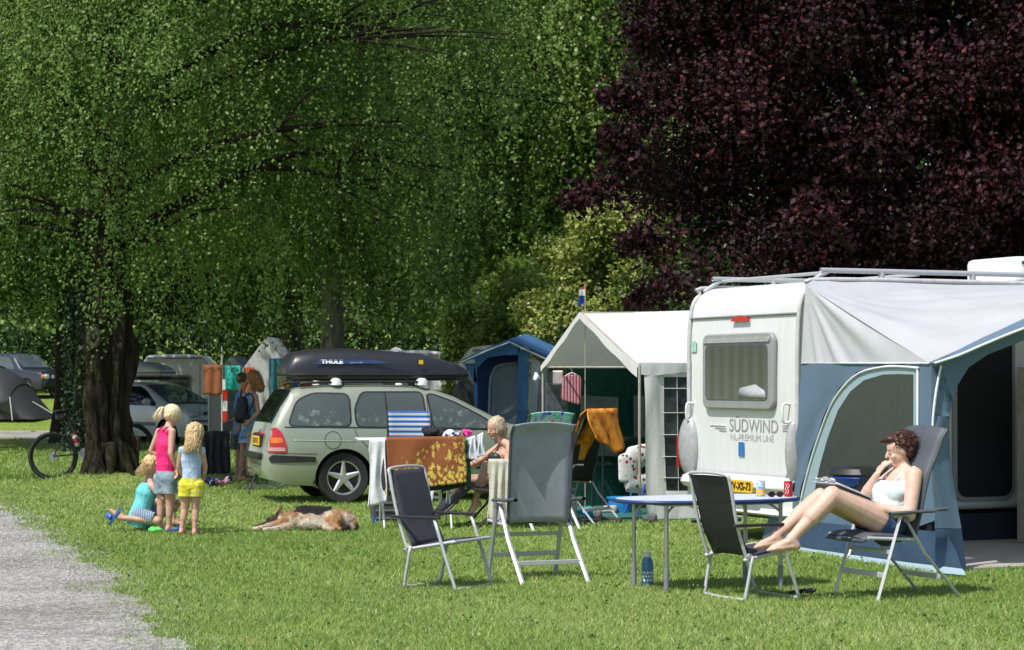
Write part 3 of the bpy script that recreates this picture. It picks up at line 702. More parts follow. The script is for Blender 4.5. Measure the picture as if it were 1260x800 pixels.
mb.build('skirt', M('navy_skirt', (.012, .02, .04), .8, bmp=.3, bs=8), cv, world=True)
# ------------------------------------------------------------------ blue awning
def fabric(name, col, trans=.18, var=.07, rough=.75, wr=.12): 
    m, nt, b, o = newmat(name); c = coord(nt)
    f = noise_tex(nt, c, 1.6, 5, .6); lo = [x*(1-var) for x in col]; hi = [min(1, x*(1+var)) for x in col]
    cc = ramp(nt, f, [(.3, lo), (.7, hi)]); nt.links.new(cc, b.inputs['Base Color']); b.inputs['Roughness'].default_value = rough
    b.inputs['Specular IOR Level'].default_value = .25
    w1 = N(nt, 'ShaderNodeTexNoise'); w1.inputs['Scale'].default_value = 3.0; w1.inputs['Detail'].default_value = 3; w1.inputs['Distortion'].default_value = .1
    nt.links.new(coord(nt, (1.2, 1.2, .35), (.3, .5, .2)), w1.inputs['Vector']); bump(nt, b, w1.outputs['Fac'], wr, .12)
    t = nt.nodes.new('ShaderNodeBsdfTranslucent'); nt.links.new(cc, t.inputs[0]); mx = nt.nodes.new('ShaderNodeMixShader'); mx.inputs[0].default_value = trans
    nt.links.new(b.outputs[0], mx.inputs[1]); nt.links.new(t.outputs[0], mx.inputs[2]); nt.links.new(mx.outputs[0], o.inputs[0]); MATS[name] = m; return m
AWG = fabric('awning_grey', (.50, .51, .53), wr=.12); AWG2 = fabric('awning_grey_side', (.60, .61, .63), wr=.12); AWB = fabric('awning_blue', (.14, .21, .29)); AWN = fabric('awning_navy', (.05, .09, .15))  # side gable: same grey cloth, colour lightened to offset its shade
AWL = fabric('awning_pale_blue', (.36, .48, .52))
MESHW = M('mosquito_mesh', (.014, .019, .019), .3, var=.3, scale=5, alpha=.68, bmp=.3, bs=14)
aw = thing('caravan_awning', 'blue and grey fabric awning with arched mesh window fixed to the caravan side', 'awning', A0)
SO = 0.05                                             # side panel plane, a hand's width outside the body
SA = C0-LVV*SO; SB = A0-LVV*SO
def sidep(px, py, out=0.): return onplane(px, py, SA-LVV*out, SB-LVV*out)
def fill(mb, pts, c=None, mi=0):                     # triangle fan about the centre, keeps concave outlines tidy
    c = c or sum(pts, V())/len(pts); n = len(pts)
    mb.add(list(pts)+[c], [(i, (i+1) % n, n) for i in range(n)], mi)
def strip(mb, a, b, nv=6, amp=0., fr=6., nrm=None, mi=0, ph=0.):  # ruled surface between two polylines, with soft folds
    n = len(a)-1
    def f(u, v):
        x = u*n; i = min(int(x), n-1); t = x-i; p = a[i].lerp(a[i+1], t).lerp(b[i].lerp(b[i+1], t), v)
        if nrm is not None and amp: p = p+nrm*(amp*math.sin(u*fr+ph+1.3*math.sin(v*2.2+u*3))*math.sin(math.pi*min(1, .15+v)))
        return p
    mb.grid(f, max(n*4, 8), nv, mi)
NO = -LVV
def sd(pts, out=0.): return [sidep(px, py, out) for px, py in pts]
arch_o = [(978, 668), (981, 640), (988, 605), (997, 570), (1008, 536), (1022, 500), (1038, 476), (1058, 459), (1084, 452), (1106, 451), (1130, 453)]
arch_i = [(993, 668), (996, 640), (1001, 610), (1008, 576), (1018, 540), (1031, 505), (1046, 482), (1063, 468), (1086, 461), (1106, 460), (1124, 461)]
mb = MB()                                              # grey upper triangle
BT0 = sidep(991, 351); top = [BT0.lerp(sidep(1143, 446), k/5)+V((0, 0, -.02*math.sin(math.pi*k/5))) for k in range(6)]; bot = sd([(986, 447), (1015, 447), (1045, 447), (1078, 447), (1110, 447), (1143, 447)])
def gabf(u, v):
    n = 5; x = u*n; i = min(int(x), n-1); t = x-i; p = top[i].lerp(top[i+1], t).lerp(bot[i].lerp(bot[i+1], t), v)
    q = p-top[0]; an = math.atan2(-q.z, abs(q.dot(WV))+1e-4); rr = q.length
    return p+NO*(.010*math.sin(an*17)+.006*math.sin(an*31+1))*math.sin(math.pi*min(1, rr/1.9))*min(1, rr*3)
mb.grid(gabf, 60, 40); mb.build('side_gable', AWG2, aw, world=True, smooth=180)
mb = MB()                                              # blue field between caravan edge and arch
le = sd([(986, 447), (985, 480), (983, 520), (976, 556), (965, 590), (955, 618), (944, 645), (936, 671)][::-1])
ar = sd([(978, 668), (984, 625), (993, 585), (1008, 536), (1022, 500), (1036, 478), (1046, 468), (1052, 447)])
strip(mb, le, ar, 10, .018, 9, NO); 
strip(mb, sd([(1052, 447), (1084, 447), (1106, 447), (1143, 447)]), sd([(1046, 468), (1084, 452), (1106, 451), (1130, 453)]), 2)
strip(mb, sd([(1130, 453), (1130, 520), (1130, 600), (1130, 648)]), sd([(1146, 447), (1146, 520), (1147, 600), (1152, 640)]), 2)
mb.build('side_wall', AWB, aw, world=True, smooth=180)
mb = MB(); strip(mb, sd(arch_o, .004), sd(arch_i, .004), 2); strip(mb, sd([(1124, 461), (1124, 650)], .005), sd([(1130, 455), (1130, 650)], .005), 1)
strip(mb, sd([(978, 655), (1130, 690)], .004), sd([(978, 668), (1130, 704)], .004), 1)
mb.build('window_trim', AWL, aw, world=True)
mb = MB(); fill(mb, sd([(1001, 612), (1008, 576), (1018, 540), (1031, 505), (1046, 482), (1063, 468), (1086, 461), (1124, 461), (1124, 640), (1060, 628), (1000, 619)]))
mw = mb.build('mesh_window', MESHW, aw, world=True)
mb = MB(); strip(mb, sd([(993, 618), (1060, 628), (1126, 640)], .006), sd([(986, 655), (1060, 668), (1126, 690)], .006), 4, .01, 14, NO); mb.build('window_flap', AWB, aw, world=True, smooth=180)
mb = MB(); strip(mb, sd([(980, 640), (1040, 646), (1100, 650), (1165, 655)], .014), sd([(966, 678), (1040, 690), (1110, 700), (1186, 706)], .05), 5, .02, 19, NO)
mb.build('side_skirt', AWN, aw, world=True, smooth=180)
mb = MB(); strip(mb, sd([(936, 664), (1000, 676), (1100, 690), (1184, 700)], .06), sd([(932, 673), (1000, 686), (1100, 700), (1188, 708)], .14), 2, .01, 25, NO); mb.build('mud_flap', AWL, aw, world=True, smooth=180)
mb = MB(); mb.tube(sd(arch_o, .012), .011, 6, smooth=3); mb.tube(sd([(1129, 454), (1129, 650)], .012), .008, 6); mb.tube(sd([(986, 447), (1143, 447)], .01), .006, 6)
mb.build('piping', PIPW, aw, world=True, smooth=180)
zig = []                                              # dark zip that wanders beside the arch
for i in range(len(arch_o)-1):
    for t in (0, .33, .66):
        x = arch_o[i][0]*(1-t)+arch_o[i+1][0]*t; y = arch_o[i][1]*(1-t)+arch_o[i+1][1]*t; zig.append((x-2+1.0*math.sin(len(zig)*1.7), y-1+.6*math.cos(len(zig)*1.7)))
MB().tube(sd(zig, .012), .006, 5, smooth=2).build('zip', BLACK, aw, world=True)
# front: frame along LVV through A0
FA = A0; FB = A0+LVV
def fr_(px, py, out=0.): return onplane(px, py, FA-WV*out, FB-WV*out)
NF = -WV
eave = [sidep(1143, 446), fr_(1180, 430), fr_(1215, 413), fr_(1260, 392), fr_(1330, 366), fr_(1420, 345), fr_(1560, 340)]
mb = MB()
back = [cp(-.01, l_, 2.385) for l_ in (-.05, .28, .6, 1.0, 1.6, 2.4, 3.6)]; back[0] = BT0; back[1] = cp(-.01, .12, 2.39); 
def roff(u, v):
    n = 6; x = u*n; i = min(int(x), n-1); t = x-i; p = back[i].lerp(back[i+1], t).lerp(eave[i].lerp(eave[i+1], t), v)
    q = p-back[0]; an = math.atan2(q.dot(-WV), q.dot(LVV)+1e-4); rr = q.length
    return p+V((0, 0, 1))*(-.045*math.sin(math.pi*v)*math.sin(math.pi*min(1, u*2))+.007*math.sin(an*22)*math.sin(math.pi*min(1, rr/2.6)))
mb.grid(roff, 90, 40); mb.build('awning_roof', AWG, aw, world=True, smooth=180)
mb = MB(); low = [fr_(1150, 447, .10), fr_(1180, 437, .16), fr_(1215, 422, .2), fr_(1260, 404, .22), fr_(1330, 380, .22), fr_(1420, 360, .2)]
strip(mb, eave[:6], low, 4, .0); mb.build('canopy', AWB, aw, world=True, smooth=180)
MB().tube(low, .011, 6, smooth=3).build('piping', PIPW, aw, world=True, smooth=180)
mb = MB()
arch_up = [fr_(1146, 448), fr_(1160, 440), fr_(1180, 432), fr_(1215, 416), fr_(1260, 396), fr_(1330, 372)]
arch_dn = [fr_(1168, 512), fr_(1176, 478), fr_(1192, 452), fr_(1216, 436), fr_(1260, 419), fr_(1330, 410)]
strip(mb, arch_up, arch_dn, 6, .0)
strip(mb, [fr_(1146, 448), fr_(1147, 480), fr_(1147, 512)], [fr_(1160, 455), fr_(1172, 490), fr_(1168, 512)], 2)
strip(mb, [fr_(1147, 512, 0), fr_(1148, 560, .04), fr_(1149, 600, .08), fr_(1150, 650, .1)], [fr_(1168, 512, 0), fr_(1169, 560, -.05), fr_(1176, 610, -.03), fr_(1183, 650, .04)], 6, .02, 9, NF)
mb.build('front_wall', AWB, aw, world=True, smooth=180)
mb = MB(); strip(mb, [fr_(1150, 650, .1), fr_(1152, 700, .14)], [fr_(1183, 650, .04), fr_(1190, 706, .12)], 5, .02, 5, NF); mb.build('front_skirt', AWN, aw, world=True, smooth=180)
MB().tube([fr_(1158, 450, .02), fr_(1152, 480, .02), fr_(1148, 515, .02), fr_(1147, 548, .02)], .01, 6, smooth=3).build('piping', PIPW, aw, world=True)
mb = MB()
for q in (A0+WV*.05+LVV*.02, A0+WV*.05+LVV*3.4): mb.tube([q, q+V((0, 0, 1.62))], .014, 8)
mb.tube([A0+WV*.05+LVV*.02+V((0,0,1.6)), cp(.0, .05, 2.2)], .012, 8)
mb.build('pole', ALU, aw, world=True, smooth=60)
mb = MB(); strip(mb, [A0+LVV*3.4, A0+LVV*3.4+WV*2.4], [A0+LVV*3.4+V((0,0,1.75)), A0+LVV*3.4+WV*2.4+V((0,0,2.2))], 3); mb.build('end_wall', AWG, aw, world=True)
mb = MB(); mb.slab([A0+LVV*.1+V((0,0,.0)), A0+LVV*4.5, A0+LVV*4.5+WV*2.5, A0+LVV*.1+WV*2.5], (0, 0, .02))
tag(mb.build('awning_floor', M('pale_floor', (.36, .33, .29), .8, var=.12, scale=4, bmp=.1), loc=A0), 'pale beige groundsheet covering the floor inside the open caravan awning', 'groundsheet')
# step stool, storage shelf, barbecue in the awning
st = thing('step_stool', 'small black step stool on the pale awning floor below the caravan doorway', 'stool', A0+WV*1.75+LVV*.75+V((0,0,.02)), math.atan2(LV[1], LV[0]))
MB().box((0, 0, .245), (.5, .3, .03)).build('step', BLACK, st, bevel=.008)
for s_ in (-.2, .2): MB().box((s_, 0, .115), (.05, .28, .23)).build('leg', M('dark_grey_plastic', (.08, .085, .10), .5), st, bevel=.005)
sh = thing('storage_cupboard', 'beige and brown fabric camping cupboard at the right edge inside the awning', 'cupboard', A0+WV*1.9+LVV*2.56+V((0,0,.02)), math.atan2(LV[1], LV[0]))
MB().box((0, 0, .8), (.62, .42, 1.6)).build('frame', M('cupboard_cream', (.42, .38, .31), .8), sh, bevel=.01)
for k in range(3): MB().box((.02, -.215, .35+.45*k), (.52, .012, .17)).build('pocket', M('cupboard_brown', (.20, .10, .045), .8), sh, bevel=.004)
MB().tube([(-.31, -.225, .1), (-.31, -.225, 1.58)], .012, 6).build('pole', ALU, sh)
bq = sidep(1043, 600)+LVV*.14+WV*.0
gq = thing('camping_grill', 'round blue gas grill on a stand seen through the awning mesh window', 'grill', V((bq.x, bq.y, .02)))
gz = EYE-(590-CY)*bq.y/FP-.02
MB().lathe([(.02, -.09), (.16, -.08), (.24, -.03), (.27, .02), (.265, .03), (.02, .03)], (0, 0, gz), 28).build('bowl', M('cobalt_enamel', (.02, .06, .60), .25, coat=.6), gq, smooth=50)
MB().lathe([(.275, 0), (.285, .015), (.26, .06), (.05, .075), (.001, .075)], (0, 0, gz+.035), 28).build('lid', BLACK, gq, smooth=50)
mb = MB(); mb.tube([(0, 0, gz-.08), (0, 0, .3)], .03, 10)
for k in range(3): a = k*2.094; mb.tube([(0, 0, .32), (.3*math.cos(a), .3*math.sin(a), 0)], .013, 6)
mb.build('stand', ALU, gq)
# ------------------------------------------------------------------ white awning tent beyond the caravan
T0 = V((.0, 0, 0)); P0 = gnd(787, 641)                  # its near corner pole
ps = thing('white_awning', 'white canvas awning with green back wall and peaked open front, left of the caravan', 'awning', P0)
GW = WV                                                   # gable runs along the caravan's width
gl_ = onplane(668, 452, P0, P0+WV); gw = (gl_-P0).dot(WV); gw = 2.45
E0 = at(779, 452, P0.y); E0 = P0+V((0, 0, EYE+16*P0.y/FP)); E1 = P0+WV*gw+V((0, 0, 1.64)); PK = P0+WV*(gw*.52)+V((0, 0, 2.32))
PK = onplane(716, 385, P0, P0+WV); E1 = onplane(668, 452, P0, P0+WV)
RL = 4.2; WHC = fabric('white_canvas', (.72, .72, .70), trans=.12, wr=.25); GRN = fabric('green_sheet', (.012, .065, .05), trans=.12, wr=.5, rough=.5)
def off(p, l, dz=0): return p+LVV*l+V((0, 0, dz))
mb = MB(); ea = [off(E0, l_, .0) for l_ in np.linspace(-.02, RL, 9)]; rg = [off(PK, l_, .12*l_/RL) for l_ in np.linspace(-.02, RL, 9)]; eb = [off(E1, l_, .0) for l_ in np.linspace(-.02, RL, 9)]
strip(mb, rg, ea, 8, -.012, 9, V((0, 0, 1))); strip(mb, rg, eb, 8, .01, 9, V((0, 0, 1)))
mb.build('roof', WHC, ps, world=True, smooth=180)
mb = MB()                                              # scalloped valance along the near eave and gable
def val(u, v):
    p = off(E0, -.02+RL*u); return p+V((0, 0, .05-(.12+.02*math.sin(u*40))*v))+(-WV)*(.01+.02*math.sin(u*21))
mb.grid(val, 60, 3)
def gab(u, v):
    p = E0.lerp(PK, u/.5) if u < .5 else PK.lerp(E1, (u-.5)/.5)
    sagz = -.05*math.sin(math.pi*min(1, u/.5)) if u < .5 else -.02*math.sin(math.pi*(u-.5)*2)
    return p-LVV*.03+V((0, 0, .012+sagz*v*.5-v*(.07+.05*max(0, 1-u*3)+.008*math.sin(u*30))))
mb.grid(gab, 60, 3); mb.build('valance', WHC, ps, world=True, smooth=180)
mb = MB(); mb.tube([P0, P0+V((0, 0, 1.66))], .016, 8); q1 = E1-V((0, 0, E1.z)); mb.tube([q1, E1], .014, 8); mb.tube([E0, PK, E1], .012, 8); mb.tube([PK, off(PK, RL)], .014, 8)
mb.tube([E0, off(E0, RL)], .012, 8); mb.tube([E0, E1], .011, 8); mb.build('pole', M('pole_beige', (.38, .34, .27), .5), ps, world=True, smooth=60)
def fw(px, py, out=0.): return onplane(px, py, P0-WV*out, P0+LVV-WV*out)
mb = MB(); strip(mb, [fw(792, 455), fw(794, 520), fw(795, 580), fw(797, 640)], [fw(817, 455), fw(817, 520), fw(819, 580), fw(822, 642)], 6, .03, 5, -WV)
strip(mb, [fw(815, 455), fw(860, 455), fw(920, 455), fw(985, 455)], [fw(815, 464), fw(860, 464), fw(920, 464), fw(985, 464)], 2)
strip(mb, [fw(819, 604), fw(860, 604), fw(920, 604), fw(985, 604)], [fw(823, 642, .05), fw(860, 640, .05), fw(920, 642, .05), fw(985, 642, .05)], 3, .02, 9, -WV)
mb.build('front_panel', WHC, ps, world=True, smooth=180)
mb = MB(); strip(mb, [fw(815, 463, -.01), fw(985, 463, -.01)], [fw(820, 605, -.01), fw(985, 605, -.01)], 4); wn = mb.build('window', M('clear_vinyl', (.08, .09, .10), .12, var=.5, scale=6, alpha=.55, bmp=.3, bs=9), ps, world=True)
mb = MB()
for k, yy_ in enumerate((478, 508, 535, 562, 588)): mb.tube([fw(816, yy_, .004), fw(985, yy_, .004)], .011, 4, flat=.3)
for xx_ in (833, 850, 870): mb.tube([fw(xx_, 463, .004), fw(xx_+2, 605, .004)], .011, 4, flat=.3)
mb.build('glazing_bars', WHC, wn, world=True)
mb = MB()                                             # green back wall and far side wall hanging with folds
bk = [P0+WV*gw+LVV*l_ for l_ in np.linspace(.3, RL, 9)]
strip(mb, [p+V((0, 0, 1.66)) for p in bk], bk, 10, .05, 12, -WV)
en = [P0+LVV*1.95+WV*w_ for w_ in np.linspace(.1, gw, 6)]
strip(mb, [p+V((0, 0, 1.68)) for p in en], en, 10, .05, 9, -LVV)
mb.build('inner_wall', GRN, ps, world=True, smooth=180)
mb = MB(); a = P0+WV*(gw-.06); strip(mb, [a+LVV*.45+V((0, 0, 1.32)), a+LVV*.95+V((0, 0, 1.30))], [a+LVV*.45+V((0, 0, .62)), a+LVV*.95+V((0, 0, .6))], 3); strip(mb, [a+LVV*1.15+V((0, 0, 1.32)), a+LVV*1.75+V((0, 0, 1.30))], [a+LVV*1.15+V((0, 0, .82)), a+LVV*1.75+V((0, 0, .8))], 3)
mb.build('back_window', M('vinyl_milky', (.16, .2, .19), .2, var=.3, scale=5), ps, world=True)
mb = MB(); strip(mb, [E1-V((0, 0, .05))+LVV*.02, E1-V((0, 0, .05))+LVV*.32], [q1+LVV*.02, q1+LVV*.34], 5, .02, 6); mb.build('side_curtain', M('clear_curtain', (.25, .28, .3), .2, alpha=.5, var=.3), ps, world=True, smooth=180)
mb = MB(); mb.slab([P0+WV*(-.15)-LVV*.55, P0+LVV*3.5-WV*.15, P0+LVV*3.5+WV*gw, P0+WV*gw-LVV*.3], (0, 0, .018))
tag(mb.build('groundsheet', M('green_groundsheet', (.02, .13, .10), .7, bmp=.3, bs=14), loc=P0), 'dark green groundsheet on the floor of the white awning', 'groundsheet')
# ------------------------------------------------------------------ cars
def carpaint(name, col, metal=.45):
    m, nt, b, o = newmat(name); n_ = noise_tex(nt, coord(nt), 2.2, 3)
    nt.links.new(ramp(nt, n_, [(.3, [x*.94 for x in col]), (.7, [x*1.05 for x in col])]), b.inputs['Base Color'])
    b.inputs['Metallic'].default_value = metal; b.inputs['Roughness'].default_value = .33; b.inputs['Coat Weight'].default_value = .9; b.inputs['Coat Roughness'].default_value = .06; return m
TYRE = M('tyre_rubber', (.02, .02, .021), .85); RIM = M('rim_alloy', (.62, .62, .62), .32, metal=.7)
RUB = M('black_rubber', (.012, .012, .013), .55); CARGL = glass_dark('car_glass', (.13, .16, .145), (.22, .26, .235), 1.2, .04)
CARGD = glass_dark('car_glass_dark', (.01, .012, .012), (.05, .06, .06), 1.7, .04); SEAM = M('seam_dark', (.02, .022, .02), .6)
SKYGL = glass_dark('windscreen_glass', (.10, .14, .16), (.42, .50, .56), 1.1, .03)
class Car:
    """x forward from the rear bumper, y left, z up"""
    def __init__(s, L, HW, top, bot, belt, q=9., tumble=.34, p=13., xw=()):
        s.L, s.HW, s.top, s.bot, s.belt, s.q, s.tm, s.p, s.xw = L, HW, top, bot, belt, q, tumble, p, xw
    def zt(s, x): return float(np.interp(x, *zip(*s.top)))
    def zb(s, x): return float(np.interp(x, *zip(*s.bot)))
    def zbelt(s, x): return float(np.interp(x, *zip(*s.belt)))
    def hw(s, x):
        u = min(1, abs(x-s.L/2)/(s.L/2)); return s.HW*max(1e-4, (1-u**s.q))**(1/s.q)
    def S(s, x, z):
        zt, zb = s.zt(x), s.zb(x); u = min(1, max(0, (z-zb)/(zt-zb))); b = s.zbelt(x)
        w = s.hw(x)*(1-.10*max(0, (.52-z)/.35)**2-.035*max(0, (z-.6)/(b-.6+.01) if z < b else 1)**2)
        if z > b: w -= s.tm*(z-b)
        return w*max(0, 1-u**s.p)**(1/s.p)
    def body(s, parent, paint, arches, zw, rw, xs=None):
        X = sorted(set([round(s.L*.5*(1-math.cos(math.pi*k/70)), 4) for k in range(71)]+[round(p_[0], 4) for p_ in s.top]+[.02, .05, .08, .12, s.L-.03, s.L-.07]))
        U = [0, .04, .1, .18, .26, .34, .42, .5, .57, .64, .70, .76, .82, .87, .91, .94, .965, .982, .993, 1]
        vs = []; M_ = len(U)
        for x in X:
            zt, zb = s.zt(x), s.zb(x)
            for sg in (1, -1):
                for u in (U if sg == 1 else U[::-1]):
                    z = zb+u*(zt-zb); vs.append((x, sg*max(s.S(x, z), 1e-4 if u < 1 else 0), z))
        n = 2*M_; fs = [(i*n+k, i*n+(k+1) % n, (i+1)*n+(k+1) % n, (i+1)*n+k) for i in range(len(X)-1) for k in range(n)]
        fs += [tuple(range(n-1, -1, -1)), tuple((len(X)-1)*n+k for k in range(n))]
        mb = MB(); mb.add(vs, fs); o = mb.build('body', [paint, RUB], parent, smooth=50)
        o.data.update()
        for i, (xa, ya_) in enumerate(arches):
            cb = MB(); cb.lathe([(rw, -s.HW-.3), (rw, -s.HW+.34)], (xa, 0, zw), 40, (0, 1, 0), mi=1); cb.lathe([(rw, s.HW-.34), (rw, s.HW+.3)], (xa, 0, zw), 40, (0, 1, 0), mi=1)
            co = cb.build('c', [paint, RUB], parent); md = o.modifiers.new('b', 'BOOLEAN'); md.operation = 'DIFFERENCE'; md.object = co; md.solver = 'EXACT'
            bpy.context.view_layer.update()
            me = bpy.data.meshes.new_from_object(o.evaluated_get(bpy.context.evaluated_depsgraph_get()))
            o.modifiers.clear(); old = o.data; o.data = me; me.name = 'body'; bpy.data.objects.remove(co); bpy.data.meshes.remove(old)
        o.data.set_sharp_from_angle(angle=R(38)); return o
    def patch(s, name, poly, off, m, parent, sg=-1, step=.05):
        bm = bmesh.new(); P = []
        for i in range(len(poly)):                       # densify and smooth outline
            a, b = poly[i], poly[(i+1) % len(poly)]; n = max(1, int(math.hypot(a[0]-b[0], a[1]-b[1])/step))
            P += [(a[0]+(b[0]-a[0])*k/n, a[1]+(b[1]-a[1])*k/n) for k in range(n)]
        f = bm.faces.new([bm.verts.new((x, 0, z)) for x, z in P])
        x0, x1 = min(p[0] for p in P), max(p[0] for p in P); z0, z1 = min(p[1] for p in P), max(p[1] for p in P)
        for k in range(1, int((x1-x0)/step)+1): bmesh.ops.bisect_plane(bm, geom=bm.verts[:]+bm.edges[:]+bm.faces[:], plane_co=(x0+k*step, 0, 0), plane_no=(1, 0, 0))
        for k in range(1, int((z1-z0)/step)+1): bmesh.ops.bisect_plane(bm, geom=bm.verts[:]+bm.edges[:]+bm.faces[:], plane_co=(0, 0, z0+k*step), plane_no=(0, 0, 1))
        for v in bm.verts: v.co.y = sg*(s.S(v.co.x, v.co.z)+off)
        me = bpy.data.meshes.new(name); bm.to_mesh(me); bm.free(); me.materials.append(m); me.polygons.foreach_set('use_smooth', [True]*len(me.polygons))
        o = bpy.data.objects.new(name, me); COL.objects.link(o); o.parent = parent; return o
    def line(s, name, pts, r, m, parent, sg=-1, off=.0):
        P = []
        for i in range(len(pts)-1):
            a, b = pts[i], pts[i+1]; n = max(1, int(math.hypot(a[0]-b[0], a[1]-b[1])/.04))
            P += [(a[0]+(b[0]-a[0])*k/n, a[1]+(b[1]-a[1])*k/n) for k in range(n)]
        P.append(pts[-1]); return MB().tube([(x, sg*(s.S(x, z)+off), z) for x, z in P], r, 6).build(name, m, parent, smooth=180)
    def over(s, name, xa, xb, ya, yb, off, m, parent, n=10, inset=0.):     # sheet lying on the upper surface between stations
        def f(u, v):
            x = xa+(xb-xa)*u; e = (ya(x)+(yb(x)-ya(x))*v)
            W = s.hw(x)*.9; zt, zb = s.zt(x), s.zb(x)
            w = max(s.S(x, zb+(zt-zb)*.9), .05); r = min(.999, abs(e)/w); z = zb+(zt-zb)*(1-r**s.p)**(1/s.p)
            dx = .01; sl = (s.zt(x+dx)-s.zt(x-dx))/(2*dx); nn = V((-sl, 0, 1)).normalized()
            return V((x, e, z))+nn*off
        return MB().grid(f, n, 16).build(name, m, parent, smooth=180)
def rpoly(pts, r=.04, n=4):                             # round the corners of a polygon
    out = []; m = len(pts)
    for i in range(m):
        p0, p1, p2 = V(pts[i-1]+(0,)), V(pts[i]+(0,)), V(pts[(i+1) % m]+(0,)); a = (p0-p1); b = (p2-p1); k = min(r, a.length*.45, b.length*.45)
        A, B = p1+a.normalized()*k, p1+b.normalized()*k
        for j in range(n+1): t = j/n; q = A*(1-t)**2+p1*2*t*(1-t)+B*t*t; out.append((q.x, q.y))
    return out
def outset(poly, d):
    c = (sum(p[0] for p in poly)/len(poly), sum(p[1] for p in poly)/len(poly)); out = []
    n = len(poly)
    for i in range(n):
        a, b = poly[i-1], poly[(i+1) % n]; t = V((b[0]-a[0], b[1]-a[1], 0)); nn = V((t.y, -t.x, 0)).normalized()
        p = poly[i]
        if nn.x*(p[0]-c[0])+nn.y*(p[1]-c[1]) < 0: nn = -nn
        out.append((p[0]+nn.x*d, p[1]+nn.y*d))
    return out
def wheel(parent, c, r, w, sg, spokes=5, rim=None):
    wr = r*.66; y = w/2
    t = MB().lathe([(wr, -y*.85), (r*.93, -y), (r*.99, -y*.7), (r, -y*.3), (r, y*.3), (r*.99, y*.7), (r*.93, y), (wr, y*.85)], c, 40, (0, 1, 0), closed=True).build('tyre', TYRE, None, smooth=50)
    e = bpy.data.objects.new('wheel', t.data); bpy.data.objects.remove(t); COL.objects.link(e); e.parent = parent
    o = sg*y*.8; C = V(c)
    mb = MB(); mb.lathe([(wr*1.02, o*1.0), (wr*.93, o*.98), (wr*.90, o*.4), (wr*.9, -o), (wr*1.02, -o)], c, 40, (0, 1, 0), closed=True)
    for k in range(spokes):
        a = 2*math.pi*k/spokes+.32; d = V((math.cos(a), 0, math.sin(a))); pr = V((-d.z, 0, d.x)); yo = V((0, o, 0))
        mb.add([C+yo*.75+pr*wr*.20+d*wr*.16, C+yo*.75-pr*wr*.20+d*wr*.16, C+yo*.95-pr*wr*.085+d*wr*.95, C+yo*.95+pr*wr*.085+d*wr*.95,
                C+yo*.95+pr*wr*.10+d*wr*.14, C+yo*.95-pr*wr*.10+d*wr*.14, C+yo*1.04-pr*wr*.03+d*wr*.95, C+yo*1.04+pr*wr*.03+d*wr*.95],
               [(0,1,2,3), (4,5,6,7), (0,1,5,4), (1,2,6,5), (2,3,7,6), (3,0,4,7)])
    mb.lathe([(.001, 0), (wr*.26, 0), (wr*.24, o*1.02), (.001, o*1.04)], c, 20, (0, 1, 0))
    mb.build('rim', rim or RIM, e, smooth=35)
    MB().lathe([(.001, 0), (wr*.88, 0), (wr*.88, o*.1), (.001, o*.1)], C+V((0, o*.25, 0)), 30, (0, 1, 0)).build('brake_disc', RUB, e)
    return e
def roofbox(t, x0, x1, hw, z0, h, m, yo=0., slope=.0, nose='f'):
    def sec(u, v):
        x = x0+(x1-x0)*u; a = 2*math.pi*v
        pl = np.interp(u, [0, .03, .10, .3, .75, .93, 1], [.80, .9, .97, 1, .93, .75, .58]); hh = np.interp(u, [0, .015, .05, .15, .35, .72, .93, 1], [.30, .62, .85, .97, 1., .82, .48, .22])
        cy, cz = math.cos(a), math.sin(a); q = .55 if cz > 0 else .4
        yy = hw*pl*math.copysign(abs(cy)**q, cy); zz = (h*hh if cz > 0 else .075)*math.copysign(abs(cz)**(.75 if cz > 0 else .5), cz)
        return V((x, yo+yy, z0+.08+zz))
    mb = MB(); n = 44; mb.grid(sec, 40, n); 
    for k in (0, 1): mb.poly([sec(k, j/n) for j in range(n)])
    o = mb.build('shell', m, t, smooth=50)
    rim = [sec(u, 0)+V((0, .006, 0)) for u in np.linspace(0, 1, 14)]+[sec(u, .5)-V((0, .006, 0)) for u in np.linspace(1, 0, 14)]
    MB().tube(rim, .012, 6, closed=True).build('rim_band', RUB, t, smooth=180); return sec
# --- green-silver estate car
al = R(15.5); Fc = V((math.cos(al), math.sin(al), 0)); Sc = V((-math.sin(al), math.cos(al), 0))
HWc = .87; XR = .97
pw = gnd(423, 620); org = pw-Fc*XR+Sc*(HWc-.05)
car = thing('estate_car', 'pale green silver estate car with black roof box, parked behind the drying rack', 'car', org, al)
top = [(0, .50), (.02, .60), (.05, .70), (.08, .88), (.11, .98), (.22, 1.19), (.35, 1.385), (.45, 1.42), (.8, 1.445), (1.4, 1.455), (1.85, 1.44), (2.15, 1.395), (2.4, 1.31), (2.95, 1.03), (3.10, .965), (4.0, .86), (4.3, .76), (4.42, .62), (4.48, .5)]
bot = [(0, .42), (.06, .30), (.3, .24), (.6, .22), (4.1, .2), (4.4, .26), (4.48, .42)]
cr = Car(4.48, HWc, top, bot, [(0, .93), (1, .93), (3.0, .90), (4.48, .80)])
GP = carpaint('paint_green_silver', (.32, .355, .27), .3)
cr.body(car, GP, [(XR, 0), (XR+2.67, 0)], .315, .355)
